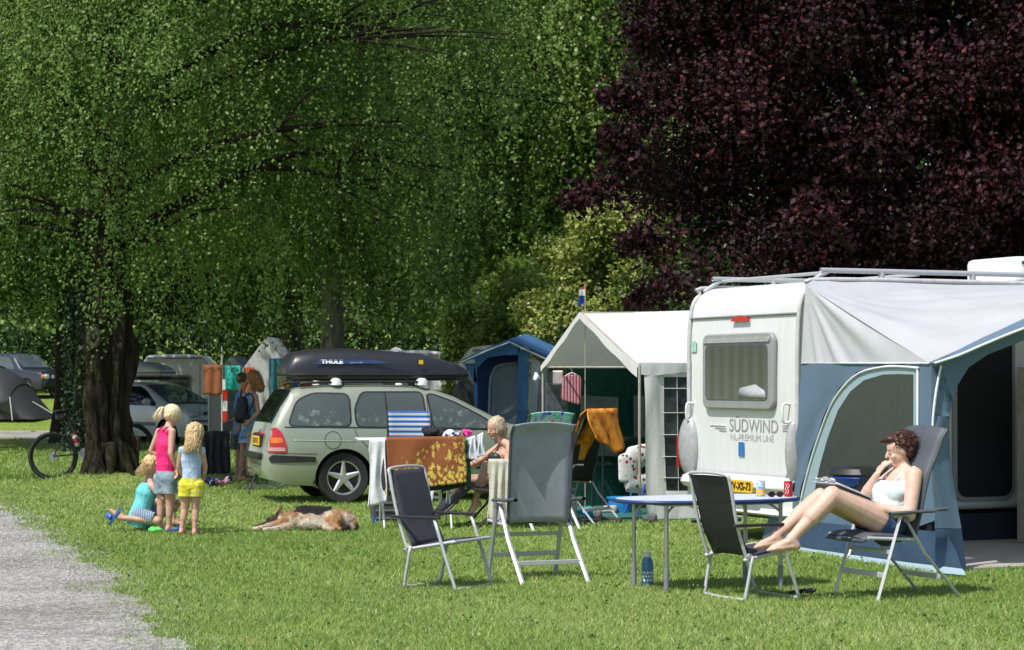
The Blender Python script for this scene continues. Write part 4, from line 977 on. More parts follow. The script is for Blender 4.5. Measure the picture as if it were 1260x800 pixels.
for sg in (-1, 1):
    for xa in (XR, XR+2.67): wheel(car, (xa, sg*(HWc-.13), .315), .315, .2, sg)
    W1 = rpoly([(.30, .955), (1.05, .945), (1.05, 1.325), (.62, 1.335), (.42, 1.25)], .08)
    W2 = rpoly([(1.14, .94), (2.0, .925), (1.97, 1.345), (1.22, 1.345), (1.125, 1.15)], .06)
    W3 = rpoly([(2.09, .925), (2.93, .905), (2.70, 1.05), (2.38, 1.22), (2.12, 1.315), (2.05, 1.32)], .04)
    for W in (W1, W2, W3):
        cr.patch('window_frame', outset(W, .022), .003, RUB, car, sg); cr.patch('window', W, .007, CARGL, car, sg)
    cr.line('window_pillar', [(1.52, .94), (1.50, 1.34)], .012, RUB, car, sg, .006)
    cr.line('door_seam', [(1.09, .93), (1.14, .80), (1.38, .58), (1.47, .42), (1.5, .26)], .0045, SEAM, car, sg)
    cr.line('door_seam', [(2.03, 1.33), (2.03, .9), (2.05, .26)], .0045, SEAM, car, sg)
    cr.line('door_seam', [(2.95, .9), (3.0, .5), (2.95, .26)], .0045, SEAM, car, sg)
    cr.line('belt_moulding', [(.25, .935), (1.3, .925), (2.95, .893)], .008, SEAM, car, sg)
    cr.line('crease', [(.35, .775), (1.1, .76)], .006, M('paint_edge', (.5, .54, .46), .3, metal=.4), car, sg)
    cr.line('tail_edge', [(.12, .62), (.62, .61), (.64, .6)], .004, SEAM, car, sg)
    cr.patch('door_handle', rpoly([(1.28, .74), (1.48, .74), (1.48, .80), (1.28, .80)], .03), .022, RUB, car, sg)
    cr.patch('door_handle', rpoly([(2.14, .74), (2.34, .74), (2.34, .80), (2.14, .80)], .03), .022, RUB, car, sg)
    cr.patch('side_moulding', rpoly([(.08, .505), (.62, .515), (.62, .575), (.10, .60), (.06, .56)], .02), .012, RUB, car, sg)
    cr.patch('side_moulding', rpoly([(1.5, .47), (2.95, .46), (2.95, .52), (1.5, .53)], .02), .012, RUB, car, sg)
    tl = cr.patch('tail_lamp', rpoly([(.045, .625), (.27, .625), (.27, .72), (.215, .87), (.14, .94), (.08, .90), (.05, .75)], .03), .012, REDL, car, sg, .03)
    cr.patch('indicator', rpoly([(.06, .74), (.23, .745), (.215, .81), (.07, .81)], .03), .016, M('amber_lens', (.75, .16, .01), .25, coat=.5), tl, sg, .03)
    cr.patch('reverse_lens', rpoly([(.05, .645), (.25, .645), (.25, .69), (.055, .69)], .02), .016, M('clear_lens', (.55, .3, .3), .2, coat=.5), tl, sg, .03)
    mb = MB(); mb.tube([(.5, sg*.60, 1.43), (.6, sg*.605, 1.47), (1.9, sg*.61, 1.48), (2.05, sg*.60, 1.44)], .016, 8, smooth=4); mb.build('roof_rail', RUB, car, smooth=180)
    MB().ell((2.80, sg*(HWc+.09), .97), (.06, .10, .075)).build('wing_mirror', GP, car, smooth=180)
    cr.patch('headlight', rpoly([(4.0, .62), (4.38, .6), (4.34, .72), (4.0, .76)], .04), .01, M('lens_clear', (.5, .52, .54), .1, coat=.8), car, sg, .04)
cc_ = [(0.83+.10*math.cos(t), .775+.105*math.sin(t)) for t in np.linspace(0, 2*math.pi, 24)]
cr.line('fuel_flap', cc_, .004, SEAM, car, -1)
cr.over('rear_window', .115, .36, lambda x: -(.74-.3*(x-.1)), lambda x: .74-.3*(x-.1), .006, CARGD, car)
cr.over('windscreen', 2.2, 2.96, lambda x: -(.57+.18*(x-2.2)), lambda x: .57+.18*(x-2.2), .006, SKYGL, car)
MB().box((.035, .12, .575), (.16, 1.35, .075)).build('bumper_strip', RUB, car, bevel=.02)
MB().box((.055, 0, .76), (.05, .62, .17)).build('plate_recess', RUB, car, bevel=.02)
cpl = MB().box((.026, 0, .755), (.012, .5, .115)).build('number_plate', YPL, car, bevel=.004)
text('plate_text', '38-LP-TR', .1, BLACK, cpl, (.018, 0, .755), (0, -1, 0), (0, 0, 1))
cr.line('mudguard', [(XR-.36, .3), (XR-.37, .24)], .01, RUB, car)
MB().tube([(.08, 0, .33), (-.08, 0, .31), (-.12, 0, .36), (-.12, 0, .41)], [.02, .02, .02, .028], 8, smooth=3).build('towbar', RUB, car, smooth=180)
MB().tube([(.0, -.15, .36), (-.10, -.2, .1)], .012, 6).build('stay', RUB, car)
MB().tube([(.5, 0, 1.42), (.42, .0, 1.48), (.28, 0, 1.6)], .005, 5).build('aerial', RUB, car)
rb = thing('roof_box', 'large black roof box with white lettering on the green silver estate car', 'roof box', org+Fc*.5+V((0, 0, 1.44)), al)
RBM = M('roofbox_black', (.022, .023, .026), .38, coat=.15, bmp=.05)
sec = roofbox(rb, -.17, 2.15, .43, .05, .33, RBM, -.1)
for x_ in (.42, 1.5): 
    MB().box((x_, 0, .065), (.08, 1.15, .03)).build('crossbar', M('bar_white', (.6, .61, .6), .4), rb, bevel=.01)
    for sg in (-1, 1): MB().lathe([(.001, 0), (.085, 0), (.075, .05), (.04, .085), (.001, .09)], (x_, sg*.57, .0), 18).build('foot', M('bar_white', (.6, .61, .6), .4), rb, smooth=50)
fx = Fc; 
text('lettering', 'THULE', .066, M('white_print', (.75, .76, .77), .5), rb, (.38, -.10-.43-.006, .285), (1, 0, 0), (0, .45, 1), sx=1.35, bold=.003)
text('lettering', 'Spirit 780', .034, M('grey_print', (.35, .36, .38), .5), rb, (.68, -.10-.43-.006, .278), (1, 0, 0), (0, .45, 1), sx=1.2)
MB().slab([(.15, -.531, .255), (.23, -.526, .305), (.85, -.525, .315), (1.15, -.535, .275), (.8, -.533, .265)], (0, -.004, 0)).build('blue_flash', M('flash_blue', (.03, .06, .16), .4), rb)
MB().box((1.50, -.530, .285), (.055, .004, .05)).build('sticker', YPL, rb)
mt_ = MB(); mt_.slab([gnd(292, 603), gnd(352, 602), gnd(395, 592), gnd(300, 590)], (0, 0, .02)); tag(mt_.build('awning_mat', M('mat_dark', (.03, .03, .032), .9, bmp=.3), loc=gnd(330, 598)), 'dark groundsheet lying in the grass behind the estate car bumper', 'mat')
# --- silver hatchback, front three quarters view, far
al2 = R(-38); Fh = V((math.cos(al2), math.sin(al2), 0)); Sh = V((-math.sin(al2), math.cos(al2), 0))
nose = gnd(262, 548)
org2 = nose-Fh*4.05+Sh*.1
hb_ = thing('hatchback', 'silver hatchback with a grey roof box facing us behind the children', 'car', org2, al2)
top2 = [(0, .5), (.03, .7), (.08, .95), (.22, 1.25), (.45, 1.42), (.9, 1.455), (1.8, 1.46), (2.2, 1.42), (2.45, 1.33), (3.15, 1.0), (3.3, .95), (3.85, .84), (3.98, .70), (4.02, .62), (4.06, .45)]
ch = Car(4.06, .84, top2, [(0, .4), (.1, .26), (.5, .2), (3.8, .2), (4.0, .26), (4.06, .36)], [(0, .95), (4, .88)])
SP = carpaint('paint_silver', (.66, .67, .68), .05)
ch.body(hb_, SP, [(.68, 0), (3.28, 0)], .30, .335)
for sg in (-1, 1):
    for xa in (.68, 3.28): wheel(hb_, (xa, sg*.71, .30), .30, .19, sg, 7)
    for W in (rpoly([(.55, .97), (1.55, .95), (1.55, 1.34), (.72, 1.34)], .07), rpoly([(1.66, .95), (2.9, .93), (2.45, 1.24), (2.2, 1.34), (1.66, 1.35)], .05)):
        ch.patch('window_frame', outset(W, .02), .003, RUB, hb_, sg); ch.patch('window', W, .007, CARGD, hb_, sg)
    ch.patch('side_moulding', rpoly([(1.05, .45), (2.9, .45), (2.9, .53), (1.05, .53)], .02), .012, M('grey_mould', (.16, .16, .17), .6), hb_, sg)
    ch.line('door_seam', [(1.6, .95), (1.62, .24)], .005, SEAM, hb_, sg); ch.line('door_seam', [(2.95, .92), (2.92, .24)], .005, SEAM, hb_, sg)
    ch.patch('door_handle', rpoly([(1.68, .80), (1.84, .80), (1.84, .85), (1.68, .85)], .02), .015, RUB, hb_, sg)
    MB().ell((2.72, sg*.93, 1.0), (.07, .12, .085)).build('wing_mirror', SP, hb_, smooth=180)
    MB().ell((3.93, sg*.57, .70), (.10, .20, .085), Matrix.Rotation(R(-18*sg), 3, 'Z')).build('headlight', M('headlamp', (.55, .58, .60), .08, coat=1.), hb_, smooth=180)
    MB().box((4.0, sg*.20, .745), (.07, .26, .055)).build('grille', RUB, hb_, bevel=.015)
MB().lathe([(.045, 0), (.05, .02), (.001, .03)], (4.03, 0, .745), 6, (1, 0, 0)).build('badge', SILV, hb_)
ch.over('windscreen', 2.28, 3.2, lambda x: -(.55+.15*(x-2.3)), lambda x: .55+.15*(x-2.3), .006, SKYGL, hb_)
ch.over('wiper_panel', 3.2, 3.29, lambda x: -.72, lambda x: .72, .006, RUB, hb_, 3)
MB().box((4.03, 0, .40), (.07, 1.25, .14)).build('air_intake', RUB, hb_, bevel=.02)
MB().box((4.02, 0, .57), (.10, 1.45, .05)).build('bumper_strip', M('grey_mould', (.16, .16, .17), .6), hb_, bevel=.015)
hp = MB().box((4.085, .1, .525), (.012, .5, .11)).build('number_plate', YPL, hb_, bevel=.004)
text('plate_text', '27-FN-HX', .095, BLACK, hp, (4.094, .1, .525), (0, 1, 0), (0, 0, 1))
rb2 = thing('roof_box', 'pale grey roof box strapped on top of the silver hatchback', 'roof box', org2+Fh*.75+V((0, 0, 1.46)), al2)
roofbox(rb2, -.3, 1.75, .42, .14, .30, M('roofbox_grey', (.60, .61, .60), .45, var=.08), -.05)
for x_ in (.3, 1.2): MB().box((x_, 0, .09), (.07, 1.1, .09)).build('crossbar', RUB, rb2, bevel=.01)
MB().box((.9, -.47, .14), (.30, .02, .03)).build('reflector', REDL, rb2)
# --- dark off-roader at the left edge, on the rise beyond the far path
def zt_(x, y): return float(terrain(x, y))
al3 = R(-32); Fs = V((math.cos(al3), math.sin(al3), 0))
yb = 82.; org3 = at(30, 470, yb); org3.z = zt_(org3.x, yb)-.0; org3 = org3-Fs*2.6
sv = thing('off_roader', 'dark blue off-roader parked behind the black tunnel tent', 'car', V((org3.x, org3.y, .80)), al3)
top3 = [(0, .7), (.04, 1.1), (.15, 1.6), (.4, 1.72), (2.5, 1.72), (2.75, 1.62), (3.2, 1.2), (3.35, 1.12), (4.2, 1.02), (4.35, .9), (4.42, .6)]
cs_ = Car(4.42, .9, top3, [(0, .5), (.2, .35), (4.2, .35), (4.42, .5)], [(0, 1.1), (4.4, 1.05)])
SPB = carpaint('paint_navy', (.03, .033, .05)); cs_.body(sv, SPB, [(.85, 0), (3.55, 0)], .37, .41)
for sg in (-1, 1):
    for xa in (.85, 3.55): wheel(sv, (xa, sg*.76, .37), .37, .22, sg, 6)
    W = rpoly([(.4, 1.14), (2.95, 1.12), (2.6, 1.5), (2.4, 1.58), (.5, 1.58)], .06); cs_.patch('window', W, .006, CARGL, sv, sg)
    hl = MB().ell((4.36, sg*.66, .83), (.08, .16, .10)).build('headlight', M('headlamp', (.55, .58, .60), .08, coat=1.), sv, smooth=180)
    MB().ell((4.34, sg*.84, .83), (.06, .05, .09)).build('indicator', M('amber_lens', (.75, .16, .01), .25, coat=.5), hl, smooth=180)
cs_.over('windscreen', 2.62, 3.22, lambda x: -.68, lambda x: .68, .006, SKYGL, sv)
MB().box((4.38, 0, .58), (.12, 1.6, .14)).build('bumper', RUB, sv, bevel=.03)
MB().box((4.40, 0, .82), (.06, .8, .12)).build('grille', SILV, sv, bevel=.02)
# --- black tunnel tent
tp = at(14, 500, 74); TZ = zt_(tp.x, 74)
tt = thing('tunnel_tent', 'black and grey tunnel tent with white guy lines at the left edge', 'tent', V((tp.x, 74, TZ)), R(-14))
TG = fabric('tent_charcoal', (.045, .045, .05), .05, rough=.45)
def tun(u, v, f=1.):
    x = -3.0+4.3*u; a = math.pi*v; e = np.interp(u, [0, .55, .75, 1], [1, 1, .78, .0]); 
    return V((x, -1.35*math.cos(a)*(.75+.25*e), (1.85*e*math.sin(a)**.8)*f+.02))
MB().grid(tun, 18, 22).build('flysheet', TG, tt, smooth=180)
for u in (.33, .6, .8): MB().tube([tun(u, v)*1.004+V((0, 0, .01)) for v in np.linspace(0, 1, 20)], .02, 6).build('pole_sleeve', M('tent_black', (.012, .012, .013), .6), tt)
for a, b_ in ((tun(.55, .2), (.2, -2.5, 0)), (tun(.8, .2), (1.2, -2.3, 0)), (tun(.9, .45), (2.5, -1.2, 0)), (tun(.3, .2), (-.9, -2.5, 0))): MB().tube([a, b_], .012, 5).build('guy_line', M('guy_white', (.5, .5, .47), .7), tt)
mb = MB(); mb.add([(-1.6, -1.36, .02), (-.9, -1.40, .62), (.0, -1.38, .5), (.5, -1.30, .62), (.9, -1.2, .02)], [(0, 1, 2, 3, 4)]); mb.build('door_flap', M('tent_black', (.012, .012, .013), .6), tt)
# ------------------------------------------------------------------ camping furniture
GRF = M('chair_fabric_grey', (.075, .083, .098), .55, var=.06, bmp=.15, bs=200); ARM = M('armrest_grey', (.07, .085, .095), .5)
def mesh_fabric(name, col, alpha=.86):
    return M(name, col, .6, var=.10, scale=9, bmp=.2, bs=160, alpha=alpha)
GRM = mesh_fabric('chair_mesh_grey', (.31, .33, .37), .84)
def poly3(mb, pts, w, th=.0): pass
def ribbon(mb, prof, w, wv=None, sag=0., mi=0, th=.012):          # cloth strip across y following a profile in (u, z)
    n = len(prof); P = []
    for i in range(n-1):
        for k in range(4): t = k/4; P.append((prof[i][0]*(1-t)+prof[i+1][0]*t, prof[i][1]*(1-t)+prof[i+1][1]*t))
    P.append(prof[-1]); m = len(P)
    def f(u, v):
        i = min(int(u*(m-1)+1e-6), m-1); p = P[i]; q = P[min(i+1, m-1)]; r = P[max(i-1, 0)]
        t = V((q[0]-r[0], 0, q[1]-r[1])).normalized(); nn = V((-t.z, 0, t.x)); s_ = 4*v*(1-v)
        return V((p[0], (v-.5)*w, p[1]))-nn*sag*s_
    mb.grid(f, m-1, 8, mi)
def highback(label, c, ang, group='high backed grey camping chairs', fab=None, back=((.02, .43), (-.03, .62), (-.09, .85), (-.16, 1.0), (-.20, 1.10), (-.245, 1.165)), frame=None, seat=((.42, .415), (.36, .445), (.2, .44), (.04, .425)), cat='chair'):
    t = thing('camping_chair', label, cat, (c[0], c[1], 0), ang, group); fab = fab or GRM; fr = frame or ALU; w = .50
    mb = MB(); ribbon(mb, seat, w, sag=.02); mb.build('seat', fab, t, smooth=180, solid=.012)
    mb = MB(); ribbon(mb, back, w, sag=.035); mb.build('backrest', fab, t, smooth=180, solid=.010)
    for s_ in (-1, 1):
        y = s_*w/2
        MB().tube([(u, y, z) for u, z in back], [.012]*(len(back)-1)+[.010], 8, smooth=4).build('side_rail', M('rail_dark', (.06, .07, .08), .45), t, smooth=180)
        y = s_*(w/2+.025)
        MB().tube([(.155, y, .575), (.34, y, .0)], .0205, 4, flat=.55, up=(0, 1, 0)).build('leg', fr, t, bevel=.003)
        MB().tube([(.115, y-s_*.012, .57), (-.05, y-s_*.012, .31), (-.34, y-s_*.012, .0)], .0205, 4, flat=.55, up=(0, 1, 0)).build('leg', fr, t, bevel=.003)
        MB().tube([(.40, y-s_*.025, .43), (.0, y-s_*.025, .41)], .012, 8).build('seat_rail', fr, t, smooth=60)
        mb = MB()
        def arm(u, v, y=y):
            x = -.22+.46*u; a = 2*math.pi*v; ww = .030*min(1, (1.02-u)*9)**.5*min(1, u*14+.35)**.5; 
            return V((x, y+ww*math.cos(a), .605+.013*math.sin(a)-.012*u*u+(.01 if u < .2 else 0)))
        mb.grid(arm, 16, 12); mb.build('armrest', ARM, t, smooth=180)
        MB().lathe([(.001, -.006), (.022, -.006), (.022, .006), (.001, .006)], (.12, y+s_*.014, .55), 14, (0, 1, 0)).build('hinge', ARM, t)
    for u, z, h in ((.235, .33, .03), (.285, .175, .035)): MB().box((u, 0, z), (.014, w+.04, h)).build('crossbar', fr, t, bevel=.004)
    for u, z, h in ((-.20, .145, .035),): MB().box((u, 0, z), (.014, w, h)).build('crossbar', fr, t, bevel=.004)
    MB().tube([(.42, -w/2, .41), (.43, 0, .405), (.42, w/2, .41)], .013, 8).build('front_rail', ARM, t, smooth=60)
    mb = MB()
    for s_ in (-1, 1):
        for k in range(6): mb.lathe([(.001, 0), (.006, 0), (.001, .003)], (back[1][0]+(back[-2][0]-back[1][0])*k/5-.005, s_*w*.30, back[1][1]+(back[-2][1]-back[1][1])*k/5), 6, (-1, 0, .2))
    return t
AL_A = math.atan2(-.39, -.92)
CHA = Frame((2.68, 15.25), AL_A)
highback('high backed grey camping chair the woman with the book sits in', CHA.c, CHA.a, fab=GRF)
CHB = Frame((.20, 16.5), math.atan2(.93, -.37))
highback('empty high backed grey camping chair with its back to us, in the middle', CHB.c, CHB.a, back=((.0, .43), (-.02, .62), (-.04, .85), (-.055, 1.0), (-.075, 1.10), (-.13, 1.165)))
DKF = mesh_fabric('chair_fabric_aubergine', (.055, .048, .062), .97); BKF = mesh_fabric('chair_fabric_black', (.016, .016, .018), .95)
def foldchair(label, c, ang, fab, group='low folding chairs with black armrests', lean=.19, seatm=None):
    t = thing('folding_chair', label, 'chair', (c[0], c[1], 0), ang, group); w = .50; hw = w/2
    bt, bb = (-.11-lean, .86), (-.10, .30)
    mb = MB(); ribbon(mb, [bb, (-.15-lean*.2, .48), (-.13-lean*.62, .70), (bt[0]+.005, .845)], w-.03, sag=.015); mb.build('backrest', fab, t, smooth=180, solid=.008)
    mb = MB(); ribbon(mb, [(.24, .345), (.1, .335), (-.09, .295)], w-.03, sag=.02); mb.build('seat', seatm or fab, t, smooth=180, solid=.01)
    MB().tube([(bb[0]-.02, -hw, .24), (-.16-lean*.3, -hw, .52), (bt[0]+.02, -hw, .80), (bt[0], -hw+.05, .862), (bt[0], hw-.05, .862), (bt[0]+.02, hw, .80), (-.16-lean*.3, hw, .52), (bb[0]-.02, hw, .24)], .0125, 8, smooth=4).build('back_frame', ALU, t, smooth=180)
    MB().tube([(-.16, -hw, .28), (.22, -hw, .345), (.25, -hw+.04, .348), (.25, hw-.04, .348), (.22, hw, .345), (-.16, hw, .28)], .0125, 8, smooth=4).build('seat_frame', ALU, t, smooth=180)
    MB().tube([(-.10, -hw-.015, .31), (-.15, -hw-.01, .05), (-.155, -hw+.04, .012), (-.155, hw-.04, .012), (-.15, hw+.01, .05), (-.10, hw+.015, .31)], .0125, 8, smooth=4).build('leg', ALU, t, smooth=180)
    MB().tube([(.10, -hw-.02, .505), (.26, -hw-.02, .05), (.275, -hw+.03, .012), (.275, hw-.03, .012), (.26, hw+.02, .05), (.10, hw+.02, .505)], .0125, 8, smooth=4).build('leg', ALU, t, smooth=180)
    for s_ in (-1, 1):
        MB().slab(rrect(-.26, s_*(hw+.02)-.019, .15, s_*(hw+.02)+.019, .016, 3, fn=lambda a, b: V((a, b, .508))), (0, 0, .02)).build('armrest', BLACK, t, bevel=.005)
        MB().lathe([(.001, -.008), (.017, -.008), (.017, .008), (.001, .008)], (-.125, s_*(hw+.015), .31), 12, (0, 1, 0)).build('hinge', ALU, t)
    return t
f1 = Frame((-.515, 15.95), math.atan2(-.47, .88))
fc = foldchair('dark aubergine folding chair with empty seat, nearest the drying rack', f1.c, f1.a, DKF)
lg = M('logo_white', (.6, .6, .6), .6)
mb = MB(); mb.slab([(-.29, .135, .80), (-.285, .115, .775), (-.30, .15, .762), (-.287, .165, .78)], (.006, 0, 0)); mb.slab([(-.285, .10, .768), (-.283, .17, .758), (-.281, .135, .738)], (.006, 0, 0)); mb.build('logo', lg, fc.children[0])
f2 = Frame((1.6, 15.14), math.atan2(.45, .9))
foldchair('black folding chair beside the oval table that the woman rests her feet on', f2.c, f2.a, BKF, lean=.18, seatm=DKF)
# oval table
tb = thing('oval_table', 'oval camping table with pale blue marbled top and dark blue rim', 'table', (1.41, 15.87, 0), math.atan2(.39, .92))
def oval(rx, ry, n=64, p=2.4): return [(rx*math.copysign(abs(math.cos(t))**(2/p), math.cos(t)), ry*math.copysign(abs(math.sin(t))**(2/p), math.sin(t))) for t in np.linspace(0, 2*math.pi, n, endpoint=False)]
def marble(nt, v):
    return ramp(nt, noise_tex(nt, v, 9, 6, .7), [(.3, (.48, .57, .64)), (.7, (.68, .73, .76))])
MB().slab([V((x, y, 0.632)) for x, y in oval(.69, .40)], (0, 0, .022)).build('tabletop', M_tex('marbled_blue', marble, .35, spec=.5), tb)
MB().tube([V((x, y, .640)) for x, y in oval(.70, .41)], .0145, 8, closed=True).build('rim', M('rim_blue', (.018, .045, .17), .4), tb, smooth=180)
for x, y in ((-.46, -.26), (.46, -.26), (-.46, .26), (.46, .26)):
    e = MB().tube([(x*1.0, y, .62), (x*1.0, y, .0)], .0155, 10).build('leg', M('leg_steel', (.45, .46, .47), .35, metal=.8), tb, smooth=60)
    MB().tube([(x*1.0, y, .17), (x*1.0, y, .0)], .020, 10).build('foot_sleeve', M('leg_sleeve', (.22, .23, .24), .5), e, smooth=60)
    MB().tube([(x*1.0, y, .55), (x*.88, y*.9, .60), (x*.75, y*.8, .622)], .008, 8, smooth=3).build('brace', M('leg_steel', (.45, .46, .47), .35, metal=.8), tb, smooth=180)
MB().box((0, 0, .618), (.9, .5, .02)).build('apron', M('leg_steel', (.45, .46, .47), .35, metal=.8), tb)
TZ0 = .655
def ontable(px, py, z): Y = FP*(EYE-z)/(py-CY); return V(((px-CX)*Y/FP, Y, z))
def can(label, px, col, lower, letter, h=.115, Yc=None):
    p = V(((px-CX)*Yc/FP, Yc, TZ0)); t = thing('drinks_can', label, 'can', p, 0, 'drinks cans on the oval table'); r = .033
    b_ = MB().lathe([(.024, 0), (r, .008), (r, h-.012), (.028, h-.002)], (0, 0, 0), 24); o = b_.build('body', col, t, smooth=40)
    MB().lathe([(.028, h-.004), (.0285, h), (.026, h), (.025, h-.003), (.001, h-.003)], (0, 0, 0), 24).build('rim', SILV, t, smooth=40)
    if lower is not None: MB().lathe([(r+.0008, .010), (r+.0008, .055)], (0, 0, 0), 24).build('label_band', lower, t, smooth=40)
    return t
CRED = M('can_red', (.55, .012, .015), .25, metal=.3, coat=.4)
c1 = can('red cola can standing near the right end of the oval table', 970, CRED, None, None, Yc=15.95)
mb = MB()                                              # white upright script swirl on the red can, wrapped round it
for dz, tt in ((0, 0), (.0, 1)):
    mb.tube([(.0345*math.sin(a), -.0345*math.cos(a), z) for a, z in ((-.9+.5*tt, .02), (-.55+.5*tt, .04), (-.8+.5*tt, .06), (-.4+.5*tt, .075), (-.7+.5*tt, .095))], .003, 5, smooth=4)
mb.build('lettering', lg, c1)
def stripec(nt, v): return ramp(nt, noise_tex(nt, v, 22, 2), [(.42, (.12, .33, .55)), (.5, (.6, .65, .68)), (.6, (.25, .45, .6))])
can('blue and silver drinks can with orange lower half on the oval table', 936, M_tex('can_blue', stripec, .3), M('can_orange', (.75, .42, .12), .35), None, Yc=16.0)
sg_ = thing('sunglasses', 'folded dark sunglasses lying beside the red can on the table', 'sunglasses', V(((955-CX)*15.85/FP, 15.85, TZ0)), .3)
for s_ in (-1, 1):
    fr = MB().tube([(s_*.032+.026*math.cos(a), .004, .022+.019*math.sin(a)) for a in np.linspace(0, 2*math.pi, 14)[:-1]], .003, 6, closed=True).build('rim', BLACK, sg_, smooth=180)
    MB().slab([(s_*.032+.025*math.cos(a), .004, .022+.018*math.sin(a)) for a in np.linspace(0, 2*math.pi, 14)[:-1]], (0, .002, 0)).build('lens', M('lens_brown', (.03, .012, .015), .1, coat=.5), fr)
MB().tube([(-.06, .004, .03), (-.05, .06, .02), (.05, .07, .01)], .003, 6).build('temple', BLACK, sg_); MB().tube([(.06, .004, .03), (.06, .05, .02), (-.04, .055, .012)], .003, 6).build('temple', BLACK, sg_)
pb = thing('purse', 'bright pink purse lying on the oval table left of the blue can', 'purse', V(((893-CX)*16.1/FP, 16.1, TZ0)), .2)
MB().box((0, 0, .03), (.10, .04, .06), taper=.8).build('pouch', M('pink_fabric', (.65, .08, .35), .6), pb, bevel=.015)
MB().box((0, 0, .062), (.08, .012, .006)).build('clasp', SILV, pb, bevel=.002)
# steel-blue bottle under the table
bp = gnd(796.5, 721); bo = thing('water_bottle', 'blue metal water bottle with white dots standing in grass under the table', 'bottle', bp)
BB = M('bottle_blue', (.025, .16, .34), .35, coat=.3)
MB().lathe([(.03, 0), (.043, .006), (.043, .165), (.038, .185), (.026, .205), (.026, .215)], (0, 0, 0), 28).build('body', BB, bo, smooth=50)
MB().lathe([(.028, .212), (.029, .24), (.025, .246), (.001, .246)], (0, 0, 0), 24).build('cap', M('cap_white', (.65, .67, .66), .5), bo, smooth=50)
mb = MB()
for r_ in range(3):
    for k in range(10):
        a = k*.56+.28*(r_ % 2)-1.7; z = .045+.027*r_; C = V((.0436*math.sin(a), -.0436*math.cos(a), z)); n_ = V((math.sin(a), -math.cos(a), 0))
        mb.lathe([(.001, 0), (.0105, 0), (.0105, .0006), (.001, .0008)], C, 10, n_)
mb.build('dot_pattern', M('dot_white', (.7, .73, .72), .5), bo)
bk_ = gnd(985, 733); mb = MB(); rn = random.Random(4)
for k in range(4): mb.tube([V((rn.uniform(-.12, .12), rn.uniform(-.08, .08), .02+rn.uniform(0, .03))) for _ in range(4)], .008, 5, smooth=4)
tag(mb.build('strap', BLACK, loc=None), 'tangled black strap lying in the grass beside the black folding chair', 'strap'); bpy.context.scene.objects['strap'].location = bk_
# ------------------------------------------------------------------ drying rack with laundry
rk = gnd(505, 650); RA = R(8); rx = V((math.cos(RA), math.sin(RA), 0)); ry = V((-math.sin(RA), math.cos(RA), 0)); rk = at(516, 468, 22.4); rk.z = 0
rack = thing('drying_rack', 'white wire drying rack hung with towels in front of the estate car', 'drying rack', rk, RA)
RW = M('rack_white', (.68, .69, .68), .45); zt_r = .90
mb = MB(); mb.tube([(-.64, -.25, zt_r), (.46, -.25, zt_r), (.46, .25, zt_r), (-.64, .25, zt_r)], .011, 8, closed=True)
for k in range(5): mb.tube([(-.64, -.18+.09*k, zt_r), (.46, -.18+.09*k, zt_r)], .004, 6)
mb.build('frame', RW, rack, smooth=60)
for s_ in (-1, 1):
    MB().tube([(-.4, -.26*s_, zt_r-.02), (-.38, .30*s_, .0)], .011, 8).build('leg', RW, rack, smooth=60); MB().tube([(.3, -.26*s_, zt_r-.02), (.3, .30*s_, .0)], .011, 8).build('leg', RW, rack, smooth=60)
def drape(name, label, m, P, x0, x1, zt, zb0, zb1, y, folds=5, amp=.015, cat='towel', parent_rot=RA, base=None, th=.012, back=.2, group=None, z1=None):
    base = base or rk; mb = MB(); zt1 = zt if z1 is None else z1
    def f(u, v):
        x = x0+(x1-x0)*u; zb = zb0+(zb1-zb0)*u; z_t = zt+(zt1-zt)*u; h = z_t-zb
        s_ = v*1.35-.35
        if s_ < 0: yy = y+.02+.05*min(1, -s_*4)*1; z = z_t-(-s_)*back*2.2
        else: yy = y-.012-.02*s_; z = z_t-s_*h
        a = amp*math.sin(u*folds*6.28+1.0*math.sin(s_*3))*min(1, abs(s_)*2.5)
        return V((x+.02*math.sin(s_*4+u*5)*max(0, s_), yy+a, z+.012*(1-min(1, abs(s_)*12))))
    mb.grid(f, 40, 30); c = V(((x0+x1)/2, y, min(zb0, zb1))); 
    o = mb.build(name, m, None, smooth=180, solid=th); mt = Matrix.Rotation(parent_rot, 4, 'Z')
    for v_ in o.data.vertices: v_.co = v_.co-c
    o.location = V(base)+mt @ c; o.rotation_euler = (0, 0, parent_rot); return tag(o, label, cat, group)
def leafy(nt, v):
    sp = nt.nodes.new('ShaderNodeSeparateXYZ'); nt.links.new(v, sp.inputs[0])
    vo = N(nt, 'ShaderNodeTexVoronoi'); vo.inputs['Scale'].default_value = 30; nt.links.new(coord(nt, (1, .2, .7), (0, .7, 0)), vo.inputs['Vector'])
    big = noise_tex(nt, coord(nt, (1, .2, .6)), 9, 5, .7)
    a = N(nt, 'ShaderNodeMath', operation='MULTIPLY_ADD'); nt.links.new(sp.outputs[0], a.inputs[0]); a.inputs[1].default_value = .18; nt.links.new(big, a.inputs[2])
    a2 = N(nt, 'ShaderNodeMath', operation='MULTIPLY_ADD'); nt.links.new(sp.outputs[2], a2.inputs[0]); a2.inputs[1].default_value = -.42; nt.links.new(a.outputs[0], a2.inputs[2])
    m1 = ramp(nt, a2.outputs[0], [(.37, (0, 0, 0)), (.43, (1, 1, 1))]); m2 = ramp(nt, vo.outputs['Distance'], [(.5, (1, 1, 1)), (.6, (0, 0, 0))])
    mm = mixc(nt, 1., m1, m2, 'MULTIPLY'); br = ramp(nt, noise_tex(nt, v, 3), [(.3, (.20, .065, .025)), (.7, (.30, .10, .04))])
    return mixc(nt, mm, br, (.62, .47, .09))
